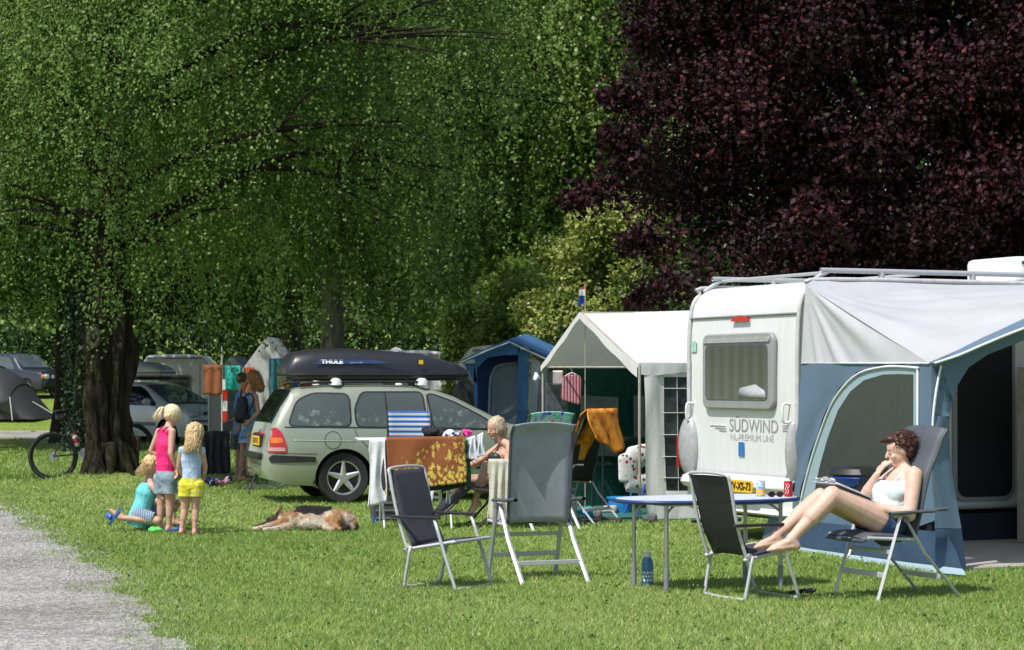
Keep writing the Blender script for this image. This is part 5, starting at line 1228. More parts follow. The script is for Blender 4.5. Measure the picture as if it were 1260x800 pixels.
drape('towel', 'brown towel with yellow leaf print hanging from the drying rack', M_tex('towel_leaves', leafy, .95), rk, -.36, .44, zt_r+.02, .37, .47, -.26, 2, .014, z1=zt_r+.025)
drape('towel', 'dark green towel hanging behind the brown leaf towel', M('towel_green', (.01, .10, .06), .95, bmp=.4), rk, .22, .49, zt_r+.0, .36, .45, -.18, 2, .012, z1=zt_r)
drape('towel', 'black towel hanging lowest behind the brown leaf towel', M('towel_black', (.02, .018, .022), .95, bmp=.4), rk, -.30, .42, zt_r-.02, .34, .42, -.22, 3, .012)
drape('shirt', 'white shirt hanging at the left end of the drying rack', M('laundry_white', (.66, .66, .67), .9, bmp=.3, bs=30), rk, -.53, -.37, zt_r+.01, .22, .28, -.255, 1.5, .02, cat='shirt')
drape('leggings', 'dark leggings hanging between the white shirt and brown towel', M('laundry_dark', (.03, .03, .045), .9, bmp=.3), rk, -.42, -.34, zt_r, .42, .36, -.24, 1, .02, cat='leggings')
drape('top', 'small white top pegged at the right of the drying rack', M('laundry_white2', (.6, .62, .66), .9, bmp=.4, bs=30), rk, .47, .55, zt_r+.0, .72, .68, -.2, 1.5, .016, cat='top', z1=zt_r+.03)
drape('bikini_top', 'white frilly bikini top hanging right of the small white top', M('laundry_white2', (.6, .62, .66), .9, bmp=.4, bs=30), rk, .57, .63, zt_r+.03, .72, .74, -.2, 2, .016, cat='bikini', z1=zt_r+.06)
MB().tube([(.46, -.2, zt_r+.0), (.62, -.19, zt_r+.025)], .004, 6).build('wire', RW, rack)
def heap(name, label, cat, c, r, m, seed, zs=.5, group=None, voxel=.012, amp=.03):
    rn = random.Random(seed); b = Blob()
    for k in range(9):
        a = V(c)+V((rn.uniform(-.6, .6)*r[0], rn.uniform(-.6, .6)*r[1], rn.uniform(0, .6)*r[2])); d = V((rn.uniform(-1, 1)*r[0], rn.uniform(-1, 1)*r[1], rn.uniform(-.3, .5)*r[2]))*.6
        b.cap(a, a+d, r[2]*rn.uniform(.3, .5), r[2]*rn.uniform(.2, .45))
    me = b.mesh(voxel, 2, noiseamp=amp, noisescale=16); me.transform(Matrix.Translation(-V(c))); me.materials.append(m); me.name = name
    o = bpy.data.objects.new(name, me); COL.objects.link(o); o.location = c; return tag(o, label, cat, group)
def rkp(x, y, z): return rk+rx*x+ry*y+V((0, 0, z))
heap('clothes', 'crumpled black clothes lying on top of the drying rack', 'clothes', rkp(.12, -.1, zt_r+.02), (.20, .12, .10), M('laundry_black', (.014, .014, .018), .9), 3, amp=.02)
heap('socks', 'white and navy bundle of socks on top of the rack', 'socks', rkp(.32, -.15, zt_r+.0), (.10, .1, .085), M_tex('laundry_mixed', lambda nt, v: ramp(nt, noise_tex(nt, v, 12, 2), [(.50, (.65, .65, .68)), (.54, (.02, .03, .10))])), 5, amp=.02)
pk = heap('hair_scrunchie', 'bright pink frilly flower scrunchie at the right end of the rack', 'scrunchie', rkp(.47, -.18, zt_r+.045), (.05, .04, .06), M('pink_hot', (.80, .05, .30), .8), 6, amp=.02, voxel=.008)
# folding crate left of the rack
cb = at(482, 468, 23.3); cb.z = 0
crt = thing('folding_crate', 'grey black folding crate with blue corners under the drying rack', 'crate', cb, R(10))
MB().box((0, 0, .17), (.42, .32, .30), taper=1.06).build('box', M('crate_grey', (.06, .065, .075), .5, bmp=.2, bs=30), crt, bevel=.01)
for z in (.05, .13, .21): MB().box((0, -.17, z), (.38, .01, .02)).build('rib', M('crate_light', (.16, .17, .19), .5), crt)
for x in (-.2, .2): MB().box((x, -.15, .03), (.05, .06, .05)).build('corner', BLUEP, crt, bevel=.006)
MB().box((.02, -.175, .335), (.44, .02, .02)).build('rim', M('crate_light', (.16, .17, .19), .5), crt, bevel=.004)
# striped chair behind the rack
def stripes(c1, c2, n, axis=2):
    def f(nt, v):
        w_ = N(nt, 'ShaderNodeTexWave', wave_type='BANDS', bands_direction='XYZ'[axis]); w_.inputs['Scale'].default_value = n; nt.links.new(v, w_.inputs['Vector'])
        return ramp(nt, w_.outputs['Fac'], [(.44, c1), (.56, c2)])
    return f
bs_ = at(506, 468, 24.6); BSM = M_tex('stripes_blue_white', stripes((.66, .67, .70), (.03, .13, .46), 5.6), .9)
highback('high backed chair with blue and white striped cover behind the drying rack', bs_, R(80), fab=BSM, group='patterned high backed chairs', back=((.02, .43), (-.03, .62), (-.07, .85), (-.10, 1.0), (-.11, 1.10), (-.12, 1.15)))
# floral chair and chair with orange towel
fl = at(668, 468, 20.8)
def floral(nt, v):
    c1 = ramp(nt, noise_tex(nt, v, 7, 2), [(.36, (.02, .08, .5)), (.46, (.5, .7, .85)), (.56, (.05, .55, .35)), (.62, (.75, .75, .75)), (.68, (.7, .12, .3))]); return c1
highback('high backed chair with blue tropical floral cushion behind the grey chair', V((fl.x, 22.2, 0)), R(118), fab=M_tex('floral_blue', floral, .8), group='patterned high backed chairs')
oc = at(716, 468, 23.4)
OCF = Frame((oc.x-.02, 23.2), R(146))
highback('dark high backed chair seen side on with orange batik towel over it', OCF.c, OCF.a, fab=M('chair_fabric_navy', (.012, .014, .022), .8), group='patterned high backed chairs')
def batik(nt, v): return ramp(nt, noise_tex(nt, v, 7, 4, .6), [(.3, (.12, .04, .01)), (.45, (.62, .20, .02)), (.62, (.75, .33, .04)), (.75, (.80, .55, .25))])
mb = MB()
def bt_(u, v):
    y = -.30+.60*u; s_ = v*2-1; x = .235+.03-.0*u; 
    if s_ < 0: xx = -.20+.09*(-s_)*2.2; z = 1.20-(-s_)*(.42+.1*math.sin(u*3.1))
    else: xx = -.27-.10*s_; z = 1.20-s_*(.44-.30*abs(u-.35))
    return OCF.p(xx+.02*math.sin(u*14+s_*2)*abs(s_), y+.02*math.sin(s_*5), z-.02*(1 if abs(s_) > .06 else 0)-.10*abs(u-.5)*abs(s_))
mb.grid(bt_, 24, 28); tag(mb.build('towel', M_tex('batik_orange', batik, .9), loc=OCF.p(-.24, 0, 1.2), smooth=180, solid=.01), 'orange batik towel draped over the back of the dark chair', 'towel')
# things in the white awning
def flr(px, py, z=0): return gnd(px, py, z)
pb_ = flr(697, 642); bk = thing('bucket', 'white plastic bucket on the green groundsheet behind the grey chair', 'bucket', pb_)
MB().lathe([(.10, 0), (.13, .24), (.137, .24), (.137, .25), (.12, .25), (.095, .01)], (0, 0, .018), 24).build('body', M('bucket_white', (.55, .58, .58), .4), bk, smooth=40)
MB().tube([(-.13, 0, .25), (-.09, -.1, .20), (0, -.14, .18), (.09, -.1, .20), (.13, 0, .25)], .004, 6, smooth=4).build('handle', ALU, bk)
tp_ = flr(765, 632); tb2 = thing('round_tub', 'bright blue round plastic tub on the green groundsheet', 'tub', tp_)
MB().lathe([(.14, 0), (.155, .15), (.17, .155), (.17, .17), (.14, .165), (.13, .02)], (0, 0, .018), 28).build('body', M('tub_blue', (.02, .22, .55), .4), tb2, smooth=40)
MB().lathe([(.001, .16), (.15, .165), (.15, .155)], (0, 0, .018), 28).build('lid', M('tub_blue_light', (.06, .30, .62), .4), tb2, smooth=40)
def cherry(nt, v):
    vo = N(nt, 'ShaderNodeTexVoronoi'); vo.inputs['Scale'].default_value = 13; nt.links.new(v, vo.inputs['Vector'])
    v2 = N(nt, 'ShaderNodeTexVoronoi'); v2.inputs['Scale'].default_value = 13; nt.links.new(coord(nt, (1, 1, 1), (0.2, .1, .3)), v2.inputs['Vector'])
    a = mixc(nt, ramp(nt, v2.outputs['Distance'], [(.2, (1, 1, 1)), (.28, (0, 0, 0))]), (.68, .67, .64), (.03, .12, .05))
    return mixc(nt, ramp(nt, vo.outputs['Distance'], [(.22, (1, 1, 1)), (.29, (0, 0, 0))]), a, (.42, .02, .04))
CH = M_tex('cherry_cloth', cherry, .8); cp_ = flr(783, 632, .0)
hc = thing('child_seat', 'padded child high chair seat with white cherry print cover in the awning', 'high chair', V((cp_.x, 24.3, .018)), R(25))
me = Blob().cap((-.09, 0, .62), (.12, 0, .66), .06, .06, (0, 1, 0), 2.2).cap((-.12, 0, .38), (-.10, 0, .62), .05, .06, (0, 1, 0), 2.6).cap((-.12, 0, .36), (.10, 0, .33), .05, .05, (0, 1, 0), 2.4).mesh(.015, 3)
link_mesh('cover', me, CH, hc, world=False)
for s_ in (-1, 1): MB().tube([(.12, s_*.12, .33), (.2, s_*.14, 0)], .012, 8).build('leg', RW, hc); MB().tube([(.02, s_*.12, .33), (-.1, s_*.14, 0)], .012, 8).build('leg', BLUEP, hc)
kt = thing('camp_kitchen', 'low black and blue camping stove shelf against the green awning wall', 'camping stove', V((at(762, 468, 25.4).x, 25.4, .018)), R(24))
MB().box((0, 0, .80), (.62, .34, .05)).build('top', BLACK, kt, bevel=.01); MB().box((-.15, -.18, .765), (.2, .02, .03)).build('control', BLUEP, kt)
for x in (-.28, .28):
    for y in (-.14, .14): MB().tube([(x, y, .78), (x, y, 0)], .01, 6).build('leg', BLACK, kt)
shoes = [(688, 640, (.35, .32, .3), 'beige sandal lying on the green groundsheet'), (735, 636, (.2, .18, .17), 'brown trainer on the green groundsheet beside the blue tub'), (745, 631, (.4, .38, .36), 'grey trainer nearest the blue tub'), (722, 633, (.05, .32, .42), 'turquoise beach shoe on the green groundsheet'), (752, 641, (.03, .03, .03), 'black flip flop at the front edge of the groundsheet'), (728, 643, (.02, .02, .02), 'black flip flop left of the other flip flop'), (800, 641, (.12, .12, .13), 'dark laced trainer at the foot of the white panel')]
def shoe(label, p, ang, col, flat=False, sc_=1.):
    t = thing('shoe', label, 'shoe', p, ang, 'shoes left lying at the awning')
    b = Blob().cap((-.09*sc_, 0, .025), (.09*sc_, .005, .02), .034*sc_, .038*sc_, (0, 1, 0), .5 if flat else .8)
    if not flat: b.cap((-.09*sc_, 0, .05), (.0, 0, .045), .034*sc_, .034*sc_)
    link_mesh('upper', b.mesh(.008, 2), M('shoe%d' % int(sum(col)*1000), col, .7), t, world=False)
    MB().slab(rrect(-.125*sc_, -.04*sc_, .13*sc_, .04*sc_, .035*sc_, 4, fn=lambda a, b_: V((a, b_, 0))), (0, 0, .014)).build('sole', M('sole_dark', (.05, .05, .05), .7), t)
    return t
for k, (px, py, col, lb) in enumerate(shoes): shoe(lb, flr(px, py, .018), .4+k*1.3, col, 'flip' in lb or 'sandal' in lb, 1.1)
heap('swim_towel', 'turquoise and white swimming towel crumpled on the green groundsheet', 'towel', flr(716, 637, .03), (.17, .12, .08), M_tex('turq_white', lambda nt, v: ramp(nt, noise_tex(nt, v, 6, 2), [(.5, (.02, .33, .42)), (.56, (.6, .65, .66))])), 11)
# peg bag, white pompom, small pink cloth, flag
pg = onplane(704, 477, P0+LVV*.15, P0+LVV*.15+WV)
pgb = thing('peg_bag', 'red and white striped peg bag hanging from the white awning roof', 'peg bag', pg, math.atan2(WV.y, WV.x)+R(60))
PGM = M_tex('peg_stripes', stripes((.42, .24, .26), (.24, .04, .07), 9, 0), .9)
MB().slab([(-.11, 0, .10), (-.04, 0, .15), (.04, 0, .15), (.11, 0, .11), (.13, 0, -.12), (.10, 0, -.15), (-.09, 0, -.20), (-.105, 0, -.15)], (0, .05, 0)).build('bag', PGM, pgb, bevel=.015)
MB().slab([(.06*math.cos(t)-.0, -.002, .05+.045*math.sin(t)-.02*(math.cos(t)**2)) for t in np.linspace(math.pi, 2*math.pi, 10)]+[(0, -.002, .075)], (0, .002, 0)).build('opening', M('peg_dark', (.1, .02, .03), .9), pgb)
MB().tube([(-.10, .02, .12), (0, .02, .17), (.10, .02, .12)], .006, 6, smooth=3).build('hanger', RW, pgb)
MB().tube([(0, .02, .165), (0, .02, .20), (.02, .02, .225), (.0, .02, .245), (-.02, .02, .23)], .004, 6, smooth=4).build('hook', ALU, pgb)
wb = onplane(660.5, 462, P0, P0+WV)
heap('white_rag', 'white fluffy rag tied to the left eave corner of the awning', 'rag', wb-V((0, 0, .04)), (.05, .05, .06), M('rag_white', (.72, .73, .75), .9), 8, amp=.025, voxel=.008)
pc = onplane(686, 456, P0+LVV*.3, P0+WV+LVV*.3)
mb = MB(); mb.grid(lambda u, v: pc+WV*(.28*(u-.5))+V((0, 0, -.17*v))+LVV*.015*math.sin(u*9), 10, 6); tag(mb.build('cloth', M('cloth_pinkish', (.62, .55, .52), .9), loc=pc, solid=.006, smooth=180), 'pale pink cloth pegged under the awning roof left of the peg bag', 'cloth')
fp = onplane(720, 382, P0+LVV*.1, P0+WV+LVV*.1)
fg = thing('flag', 'small red white and blue flag on a thin pole above the white awning', 'flag', V((fp.x, fp.y, 0)))
zf = fp.z; 
MB().tube([(0, 0, .0), (0, 0, zf+.30)], .006, 6).build('pole', M('pole_beige', (.38, .34, .27), .5), fg)
def flagc(nt, v):
    sp = nt.nodes.new('ShaderNodeSeparateXYZ'); nt.links.new(v, sp.inputs[0]); mr = N(nt, 'ShaderNodeMapRange', i_From_Min=zf+.08, i_From_Max=zf+.32); nt.links.new(sp.outputs[2], mr.inputs[0])
    r = nt.nodes.new('ShaderNodeValToRGB'); r.color_ramp.interpolation = 'CONSTANT'; e = r.color_ramp.elements; e.new(.5); e[0].color = (.02, .06, .35, 1); e[1].position = .36; e[1].color = (.75, .75, .75, 1); e[2].position = .66; e[2].color = (.6, .03, .03, 1); nt.links.new(mr.outputs[0], r.inputs[0]); return r.outputs[0]
mb = MB(); mb.grid(lambda u, v: V((-.075*u+.01*math.sin(v*6), .04*math.sin(u*5+v*2)*u, zf+.29-.19*v-.07*u)), 8, 10); mb.build('cloth', M_tex('flag_cloth', flagc, .8, trans=.3), fg, smooth=180)
# striped chair at the right edge
scp = Frame((A0+WV*.75+LVV*1.95)[:2], math.atan2(LV[1], LV[0])+R(-20))
highback('grey and white striped padded chair cut by the right edge of the picture', scp.c, scp.a, fab=M_tex('stripes_grey_white', stripes((.5, .52, .54), (.06, .08, .12), 7.5), .9), group='patterned high backed chairs', back=((.02, .43), (-.02, .62), (-.05, .85), (-.07, .95), (-.08, 1.02), (-.09, 1.06)))
# ------------------------------------------------------------------ people
def skinmat(name, col):
    m, nt, b, o = newmat(name); c = coord(nt); f = noise_tex(nt, c, 14, 4)
    nt.links.new(ramp(nt, f, [(.3, [x*.88 for x in col]), (.7, [min(1, x*1.1) for x in col])]), b.inputs['Base Color'])
    b.inputs['Roughness'].default_value = .52; b.inputs['Subsurface Weight'].default_value = .12; b.inputs['Subsurface Radius'].default_value = (.02, .008, .004); b.inputs['Subsurface Scale'].default_value = .4
    return m
SKIN = skinmat('skin_fair', (.58, .34, .24)); SKINT = skinmat('skin_tanned', (.47, .24, .15)); SKINP = skinmat('skin_pale', (.66, .43, .33))
def hand(b, w, d, pn, k, curl=.5, thumb=1):
    """palm and five fingers: w wrist, d direction, pn palm normal (fingers curl towards it)"""
    d = V(d).normalized(); pn = V(pn); pn = (pn-d*pn.dot(d)).normalized(); s_ = d.cross(pn)
    pc_ = w+d*.085*k; b.cap(w+d*.015*k, pc_, .026*k, .034*k, s_, .42)
    for i, (o, l) in enumerate(((-.030, .062), (-.010, .072), (.010, .068), (.029, .054))):
        a = pc_+s_*o*k; q = (d*math.cos(curl)+pn*math.sin(curl)); e = a+q*l*k*.55; q2 = (d*math.cos(curl*2.1)+pn*math.sin(curl*2.1)); b.cap(a, e, .0095*k, .0085*k); b.cap(e, e+q2*l*k*.5, .0085*k, .007*k)
    t0 = w+d*.03*k-s_*.03*k*thumb; t1 = t0+(d*.75-s_*.6*thumb+pn*.3).normalized()*.04*k; b.cap(t0, t1, .012*k, .010*k); b.cap(t1, t1+(d*.9-s_*.15*thumb+pn*.4).normalized()*.03*k, .010*k, .008*k)
def foot(b, an, dr, k, up=(0, 0, 1)):
    dr = V(dr).normalized(); up = V(up); up = (up-dr*up.dot(dr)).normalized(); sd_ = dr.cross(up)
    heel = an-up*.045*k-dr*.025*k; ball = an-up*.060*k+dr*.125*k
    b.cap(an, heel, .036*k, .034*k); b.cap(heel, ball, .033*k, .034*k, sd_, .62); b.cap(an+dr*.03*k-up*.02*k, ball+up*.008*k, .034*k, .026*k, sd_, .8)
    for i, o in enumerate((-.028, -.012, .003, .017, .029)): b.cap(ball+sd_*o*k, ball+sd_*o*k*1.05+dr*(.050-.006*i)*k-up*.006*k, .013*k-.0012*i*k, .010*k-.001*i*k)
def head(b, hd, look, k, up=(0, 0, 1)):
    look = V(look).normalized(); up = V(up); up = (up-look*up.dot(look)).normalized(); sx = look.cross(up); R3 = Matrix((sx, look, up)).transposed()
    P = lambda x, y, z: hd+(sx*x+look*y+up*z)*k
    b.ell(P(0, -.008, .025), (.076*k, .094*k, .088*k), R3); b.ell(P(0, .018, -.035), (.060*k, .070*k, .078*k), R3); b.cap(P(-.018, .066, -.088), P(.018, .066, -.088), .017*k)
    b.cap(P(0, .086, .012), P(0, .104, -.022), .008*k, .012*k)
    for s_ in (-1, 1): b.ell(P(s_*.076, -.006, -.008), (.008*k, .017*k, .030*k), R3); b.ell(P(s_*.035, .066, -.028), (.022*k, .018*k, .02*k), R3)
    b.cap(P(-.016, .083, -.052), P(.016, .083, -.052), .007*k)
    return P, R3, sx, look, up
def face(t, P, R3, k, world=True, lip=(.40, .12, .11)):
    W_ = M('eye_white', (.75, .74, .72), .3); D_ = M('eye_dark', (.03, .02, .015), .3); L_ = M('lips', lip, .5)
    for s_ in (-1, 1):
        e = MB().ell(P(s_*.031, .078, .002), (.0115*k, .006*k, .0055*k), R3, 12, 8).build('eye', W_, t, world=world, smooth=180)
        MB().ell(P(s_*.031, .0825, .002), (.0058*k, .003*k, .0052*k), R3, 10, 6).build('iris', D_, e, world=world, smooth=180)
        MB().tube([P(s_*.018, .088, .020), P(s_*.033, .087, .025), P(s_*.048, .078, .019)], .0028*k, 5, smooth=2).build('eyebrow', M('brow', (.12, .07, .04), .8), t, world=world)
    MB().tube([P(-.021, .083, -.051), P(0, .092, -.050), P(.021, .083, -.051)], [.002*k, .0052*k, .002*k], 6, smooth=3).build('mouth', L_, t, world=world, smooth=180)
def hairtuft(mb, P, k, seed, n, a0, length, r=.0045, drop=1., back=1., spread=.02, start=.4):
    """strands that start on the scalp and fall"""
    rn = random.Random(seed); n = int(n*1.8); r *= .62
    for i in range(n):
        az = rn.uniform(-a0, a0)+math.pi; el = rn.uniform(start, 1.45)
        x = .084*math.sin(az)*math.cos(el); y = .100*math.cos(az)*math.cos(el)-.008; z = .098*math.sin(el)+.02
        p = P(x, y, z); pts = [p]; L_ = length*rn.uniform(.65, 1.1); n_ = 5
        ox, oy = x/.084, y/.10; nm = math.hypot(ox, oy)+1e-6; ox /= nm; oy /= nm
        rr = .094
        for j in range(1, n_+1):
            f = j/n_; zz = z-L_*f; bulge = max(rr*(.93 if zz > -.05 else .72)+spread*f+rn.uniform(-.008, .010), .0)
            xx = ox*bulge*.92; yy = oy*bulge*1.05-.008; 
            if zz > .03: xx = x+(xx-x)*f; yy = y+(yy-y)*f; 
            pts.append(P(xx+rn.uniform(-.006, .006), yy+rn.uniform(-.006, .006), zz))
        mb.tube(pts, [r*k, r*k, r*.95*k, r*.8*k, r*.6*k, r*.25*k], 5, smooth=2)
HB = {}
def hairmat(name, a, b_):
    m, nt, b, o = newmat(name); f = noise_tex(nt, coord(nt, (1, 1, .35)), 60, 3)
    nt.links.new(ramp(nt, f, [(.3, a), (.7, b_)]), b.inputs['Base Color']); b.inputs['Roughness'].default_value = .5; bump(nt, b, f, .5, .01); return m
BLOND = hairmat('hair_blond', (.42, .27, .10), (.72, .55, .30)); PALEB = hairmat('hair_pale_blond', (.62, .47, .26), (.88, .76, .52)); DARKR = hairmat('hair_dark_red', (.022, .008, .005), (.11, .028, .015)); GINGER = hairmat('hair_ginger', (.22, .075, .02), (.45, .19, .06)); GREYB = hairmat('hair_grey_blond', (.35, .26, .15), (.6, .5, .36))
def body_of(J, k, kl=1., fem=True, look=(1, 0, 0), hup=(0, 0, 1), handL=None, handR=None, feet=True, thick=1., hk=1.):
    """J: joint positions. returns blob and head frame"""
    b = Blob(); sh = (J['sL']-J['sR']).normalized(); hp = (J['hL']-J['hR']).normalized(); mid = (J['sL']+J['sR'])/2; pel = (J['hL']+J['hR'])/2
    ch = mid*.72+pel*.28; wa = mid*.40+pel*.60; tk = thick
    b.cap(pel, wa, .118*k*tk, .112*k*tk, hp, .80); b.cap(wa, ch, .110*k*tk, .128*k*tk, sh, .76); b.cap(ch, mid-(mid-pel).normalized()*.03*k, .130*k*tk, .10*k, sh, .66)
    b.cap(J['sL'], J['sR'], .047*k); b.cap(J['hL'], J['hR'], .088*k*tk)
    b.cap(mid, J['hd']-V(hup)*.05*k, .060*k, .050*k); tr_ = (mid*.45+J['hd']*.55)-V(hup)*.04*k
    b.cap(tr_, J['sL'].lerp(mid, .25), .04*k, .045*k); b.cap(tr_, J['sR'].lerp(mid, .25), .04*k, .045*k)
    for s_ in 'LR':
        b.cap(J['s'+s_], J['e'+s_], .047*k*tk, .036*k*tk); b.cap(J['e'+s_], J['e'+s_].lerp(J['w'+s_], .35), .036*k*tk, .036*k*tk); b.cap(J['e'+s_].lerp(J['w'+s_], .3), J['w'+s_], .036*k*tk, .023*k)
        b.cap(J['h'+s_], J['k'+s_], .083*k*tk*kl, .050*k*tk*kl); b.cap(J['k'+s_], J['a'+s_], .050*k*tk*kl, .033*k*kl)
        b.cap(J['k'+s_].lerp(J['a'+s_], .12), J['k'+s_].lerp(J['a'+s_], .5), .050*k*tk*kl, .046*k*tk*kl)
        if feet: foot(b, J['a'+s_], J['t'+s_]-J['a'+s_], k*kl, J.get('u'+s_, (0, 0, 1)))
    fr = head(b, J['hd'], look, k*hk, hup)
    hand(b, J['wL'], *(handL or (J['wL']-J['eL'], V((0, -1, 0)))), k, thumb=1, curl=.45); hand(b, J['wR'], *(handR or (J['wR']-J['eR'], V((0, -1, 0)))), k, thumb=-1, curl=.45)
    return b, fr
def torso_cloth(J, k, inf, top=.12, thick=1., low=0., flare=0.):
    b = Blob(); sh = (J['sL']-J['sR']).normalized(); hp = (J['hL']-J['hR']).normalized(); mid = (J['sL']+J['sR'])/2; pel = (J['hL']+J['hR'])/2; ax = (mid-pel).normalized()
    ch = mid*.72+pel*.28; wa = mid*.40+pel*.60; tk = thick
    b.cap(pel-ax*low, wa, (.118+flare)*k*tk+inf, .112*k*tk+inf, hp, .82); b.cap(wa, ch, .110*k*tk+inf, .128*k*tk+inf, sh, .79); b.cap(ch, mid-ax*.03*k, .130*k*tk+inf, .10*k+inf, sh, .70)
    b.cap(J['sL'].lerp(J['sR'], .16), J['sL'].lerp(J['sR'], .84), .047*k+inf)
    return b, mid, pel, ax
def shorts(J, k, inf, frac, thick=1., kl=1.):
    b = Blob(); hp = (J['hL']-J['hR']).normalized(); pel = (J['hL']+J['hR'])/2; mid = (J['sL']+J['sR'])/2
    b.cap(pel, pel.lerp(mid, .22), .118*k*thick+inf, .112*k*thick+inf, hp, .82); b.cap(J['hL'], J['hR'], .088*k*thick+inf)
    for s_ in 'LR': e = J['h'+s_].lerp(J['k'+s_], frac+.12); b.cap(J['h'+s_], e, .083*k*thick*kl+inf, (.083-.033*frac)*k*thick*kl+inf*1.5)
    return b, pel, mid
def flipflop(t, an, dr, k, m, name='shoe'):
    dr = V(dr); dr.z = 0; dr.normalize(); s_ = V((-dr.y, dr.x, 0)); c = V((an.x, an.y, .012))+dr*.055*k
    mb = MB(); mb.slab([c+dr*.125*k*math.cos(a)+s_*.045*k*math.sin(a)*(1.15 if math.cos(a) > 0 else .9) for a in np.linspace(0, 2*math.pi, 20)[:-1]], (0, 0, .022)); 
    mb.tube([c+dr*.03*k-s_*.045*k+V((0, 0, .02)), c+dr*.045*k+V((0, 0, .062*k)), c+dr*.03*k+s_*.045*k+V((0, 0, .02))], [.014*k]*3, 8, smooth=4, flat=2.4, up=(0, 0, 1)); return mb.build(name, m, t, world=True, smooth=50)
# ---- woman reading in the high-backed chair
wm = thing('person', 'woman with short dark red hair in white tank top reading, feet up on a chair', 'person', CHA.c, 0)
q = CHA.px
J = dict(hL=q(1100, 645, -.095), hR=q(1098, 645, .095), sL=q(1121, 583, -.165), sR=q(1120, 587, .175), hd=q(1108, 553, .0))
J['kR'] = q(1016, 612, .13); J['kL'] = q(1024, 612, -.10)        # near side is the right of frame S? decided below
# near side = +v when S points to the camera
sgn = 1 if CHA.s.y < 0 else -1
def w_(px, py, v): return q(px, py, v*sgn)
J = dict(hR=w_(1092, 644, -.095), hL=w_(1094, 644, .095), sR=w_(1104, 583, -.17), sL=w_(1125, 585, .175), hd=w_(1107, 554, -.01))
J['kL'] = w_(1024, 610, .11); J['aL'] = w_(974, 663, .07); J['tL'] = w_(946, 664, .05); J['kR'] = w_(1011, 612, -.09); J['aR'] = w_(954, 659, -.07); J['tR'] = w_(925, 661, -.06)
J['eL'] = w_(1119, 634, .25); J['wL'] = w_(1073, 622, .13); J['eR'] = w_(1064, 613, -.17); J['wR'] = w_(1079, 584, -.06)
J['uL'] = V((-.5, -.1, 1)); J['uR'] = V((-.5, -.1, 1))
lookA = V((-1, -.12, -.28)).normalized()
hdw = J['wR']-J['eR']
b, fr = body_of(J, 1.0, fem=True, look=lookA, handL=(CHA.f*.9+V((0, 0, -.1)), V((0, 0, -1))), handR=((w_(1089, 570, -.04)-J['wR']), CHA.f*-1+V((0,0,-.4))), thick=1.26, kl=1.08)
P, R3, sx, lk, up_ = fr
for s_ in (-1, 1): b.ell(((J['sL']+J['sR'])/2*.66+(J['hL']+J['hR'])/2*.34)+CHA.f*.075+CHA.s*s_*.075, (.080, .072, .080))
link_mesh('body', b.mesh(.0075, 3), SKINP, wm)
face(wm, P, R3, 1.)
cl, mid, pel, ax = torso_cloth(J, 1.0, .014, thick=1.29, low=.05); cl.ell(mid*.3+pel*.7+CHA.f*.06, (.12, .13, .13))
for s_ in (-1, 1): cl.ell(((J['sL']+J['sR'])/2*.66+(J['hL']+J['hR'])/2*.34)+CHA.f*.078+CHA.s*s_*.075, (.094, .086, .095))
TANK = M('tank_white', (.60, .72, .74), .85, var=.06, bmp=.4, bs=22)
tk_ = cl.mesh(.010, 3, cuts=[(mid+CHA.f*.10-ax*.035, (CHA.f*.45+ax*.9).normalized()), (mid-ax*.012, ax), (pel-ax*.09, -ax)])
link_mesh('tank_top', tk_, TANK, wm)
mb = MB()
for s_ in (-1, 1):
    o = CHA.s*s_*.085; mb.tube([mid+CHA.f*.135+o-ax*.07, mid+CHA.f*.09+o+ax*.01, mid+o*1.1+ax*.064, mid-CHA.f*.085+o+ax*.01, mid-CHA.f*.11+o-ax*.06], .012, 8, smooth=4, flat=.45)
mb.build('strap', TANK, wm, world=True, smooth=180)
sb_, pel, mid = shorts(J, 1.0, .014, .26, thick=1.26)
cuts = []; 
cn = ((J['kL']+J['kR'])/2-(J['hL']+J['hR'])/2).normalized(); cuts = [((J['hL']+J['hR'])/2+cn*.15, cn), (pel+(mid-pel)*.24, (mid-pel).normalized())]
link_mesh('shorts', sb_.mesh(.010, 3, cuts=cuts), M('denim_blue', (.04, .08, .20), .9, bmp=.3, bs=50), wm)
hb = Blob(); hb.ell(P(0, -.030, .045), (.088, .092, .082), R3).ell(P(0, -.050, .0), (.080, .066, .078), R3).cap(P(0, -.075, -.02), P(0, -.068, -.065), .045, .03, sx, .7).ell(P(0, .045, .092), (.062, .040, .028), R3)
for s_ in (-1, 1): hb.cap(P(s_*.068, .0, .035), P(s_*.068, -.02, .0), .020, .014)
hr = link_mesh('hair', hb.mesh(.008, 2, noiseamp=.012, noisescale=38), DARKR, wm)
mb = MB(); rn = random.Random(9)
for k in range(520):
    az = rn.uniform(-2.4, 2.4)+math.pi; el = rn.uniform(-.2, 1.5); x = .088*math.sin(az)*math.cos(el); y = .098*math.cos(az)*math.cos(el)-.022; z = .088*math.sin(el)+.040
    dx, dy, dz = rn.uniform(-.02, .02), rn.uniform(-.03, .02)-.012, rn.uniform(-.03, .015); mb.tube([P(x*.95, y*.95, z*.96), P(x*1.06+dx*.5, y*1.06+dy*.5, z+dz*.4+.004), P(x*1.08+dx, y*1.08+dy, z+dz)], [.003, .0024, .0006], 4)
mb.tube([P(.02, .085, .085), P(.0, .118, .098), P(-.01, .135, .10)], [.012, .008, .001], 5); mb.build('strand', DARKR, hr, world=True)
bkA = w_(1012, 598, .0); bkB = w_(1056, 618, .0); nb = (bkB-bkA).normalized()
bk = thing('book', 'open white paged book resting on the knees of the woman in the white top', 'book', (bkA+bkB)/2)
wd = CHA.s*.16; nz_ = nb.cross(CHA.s).normalized(); nz_ = nz_ if nz_.z > 0 else -nz_
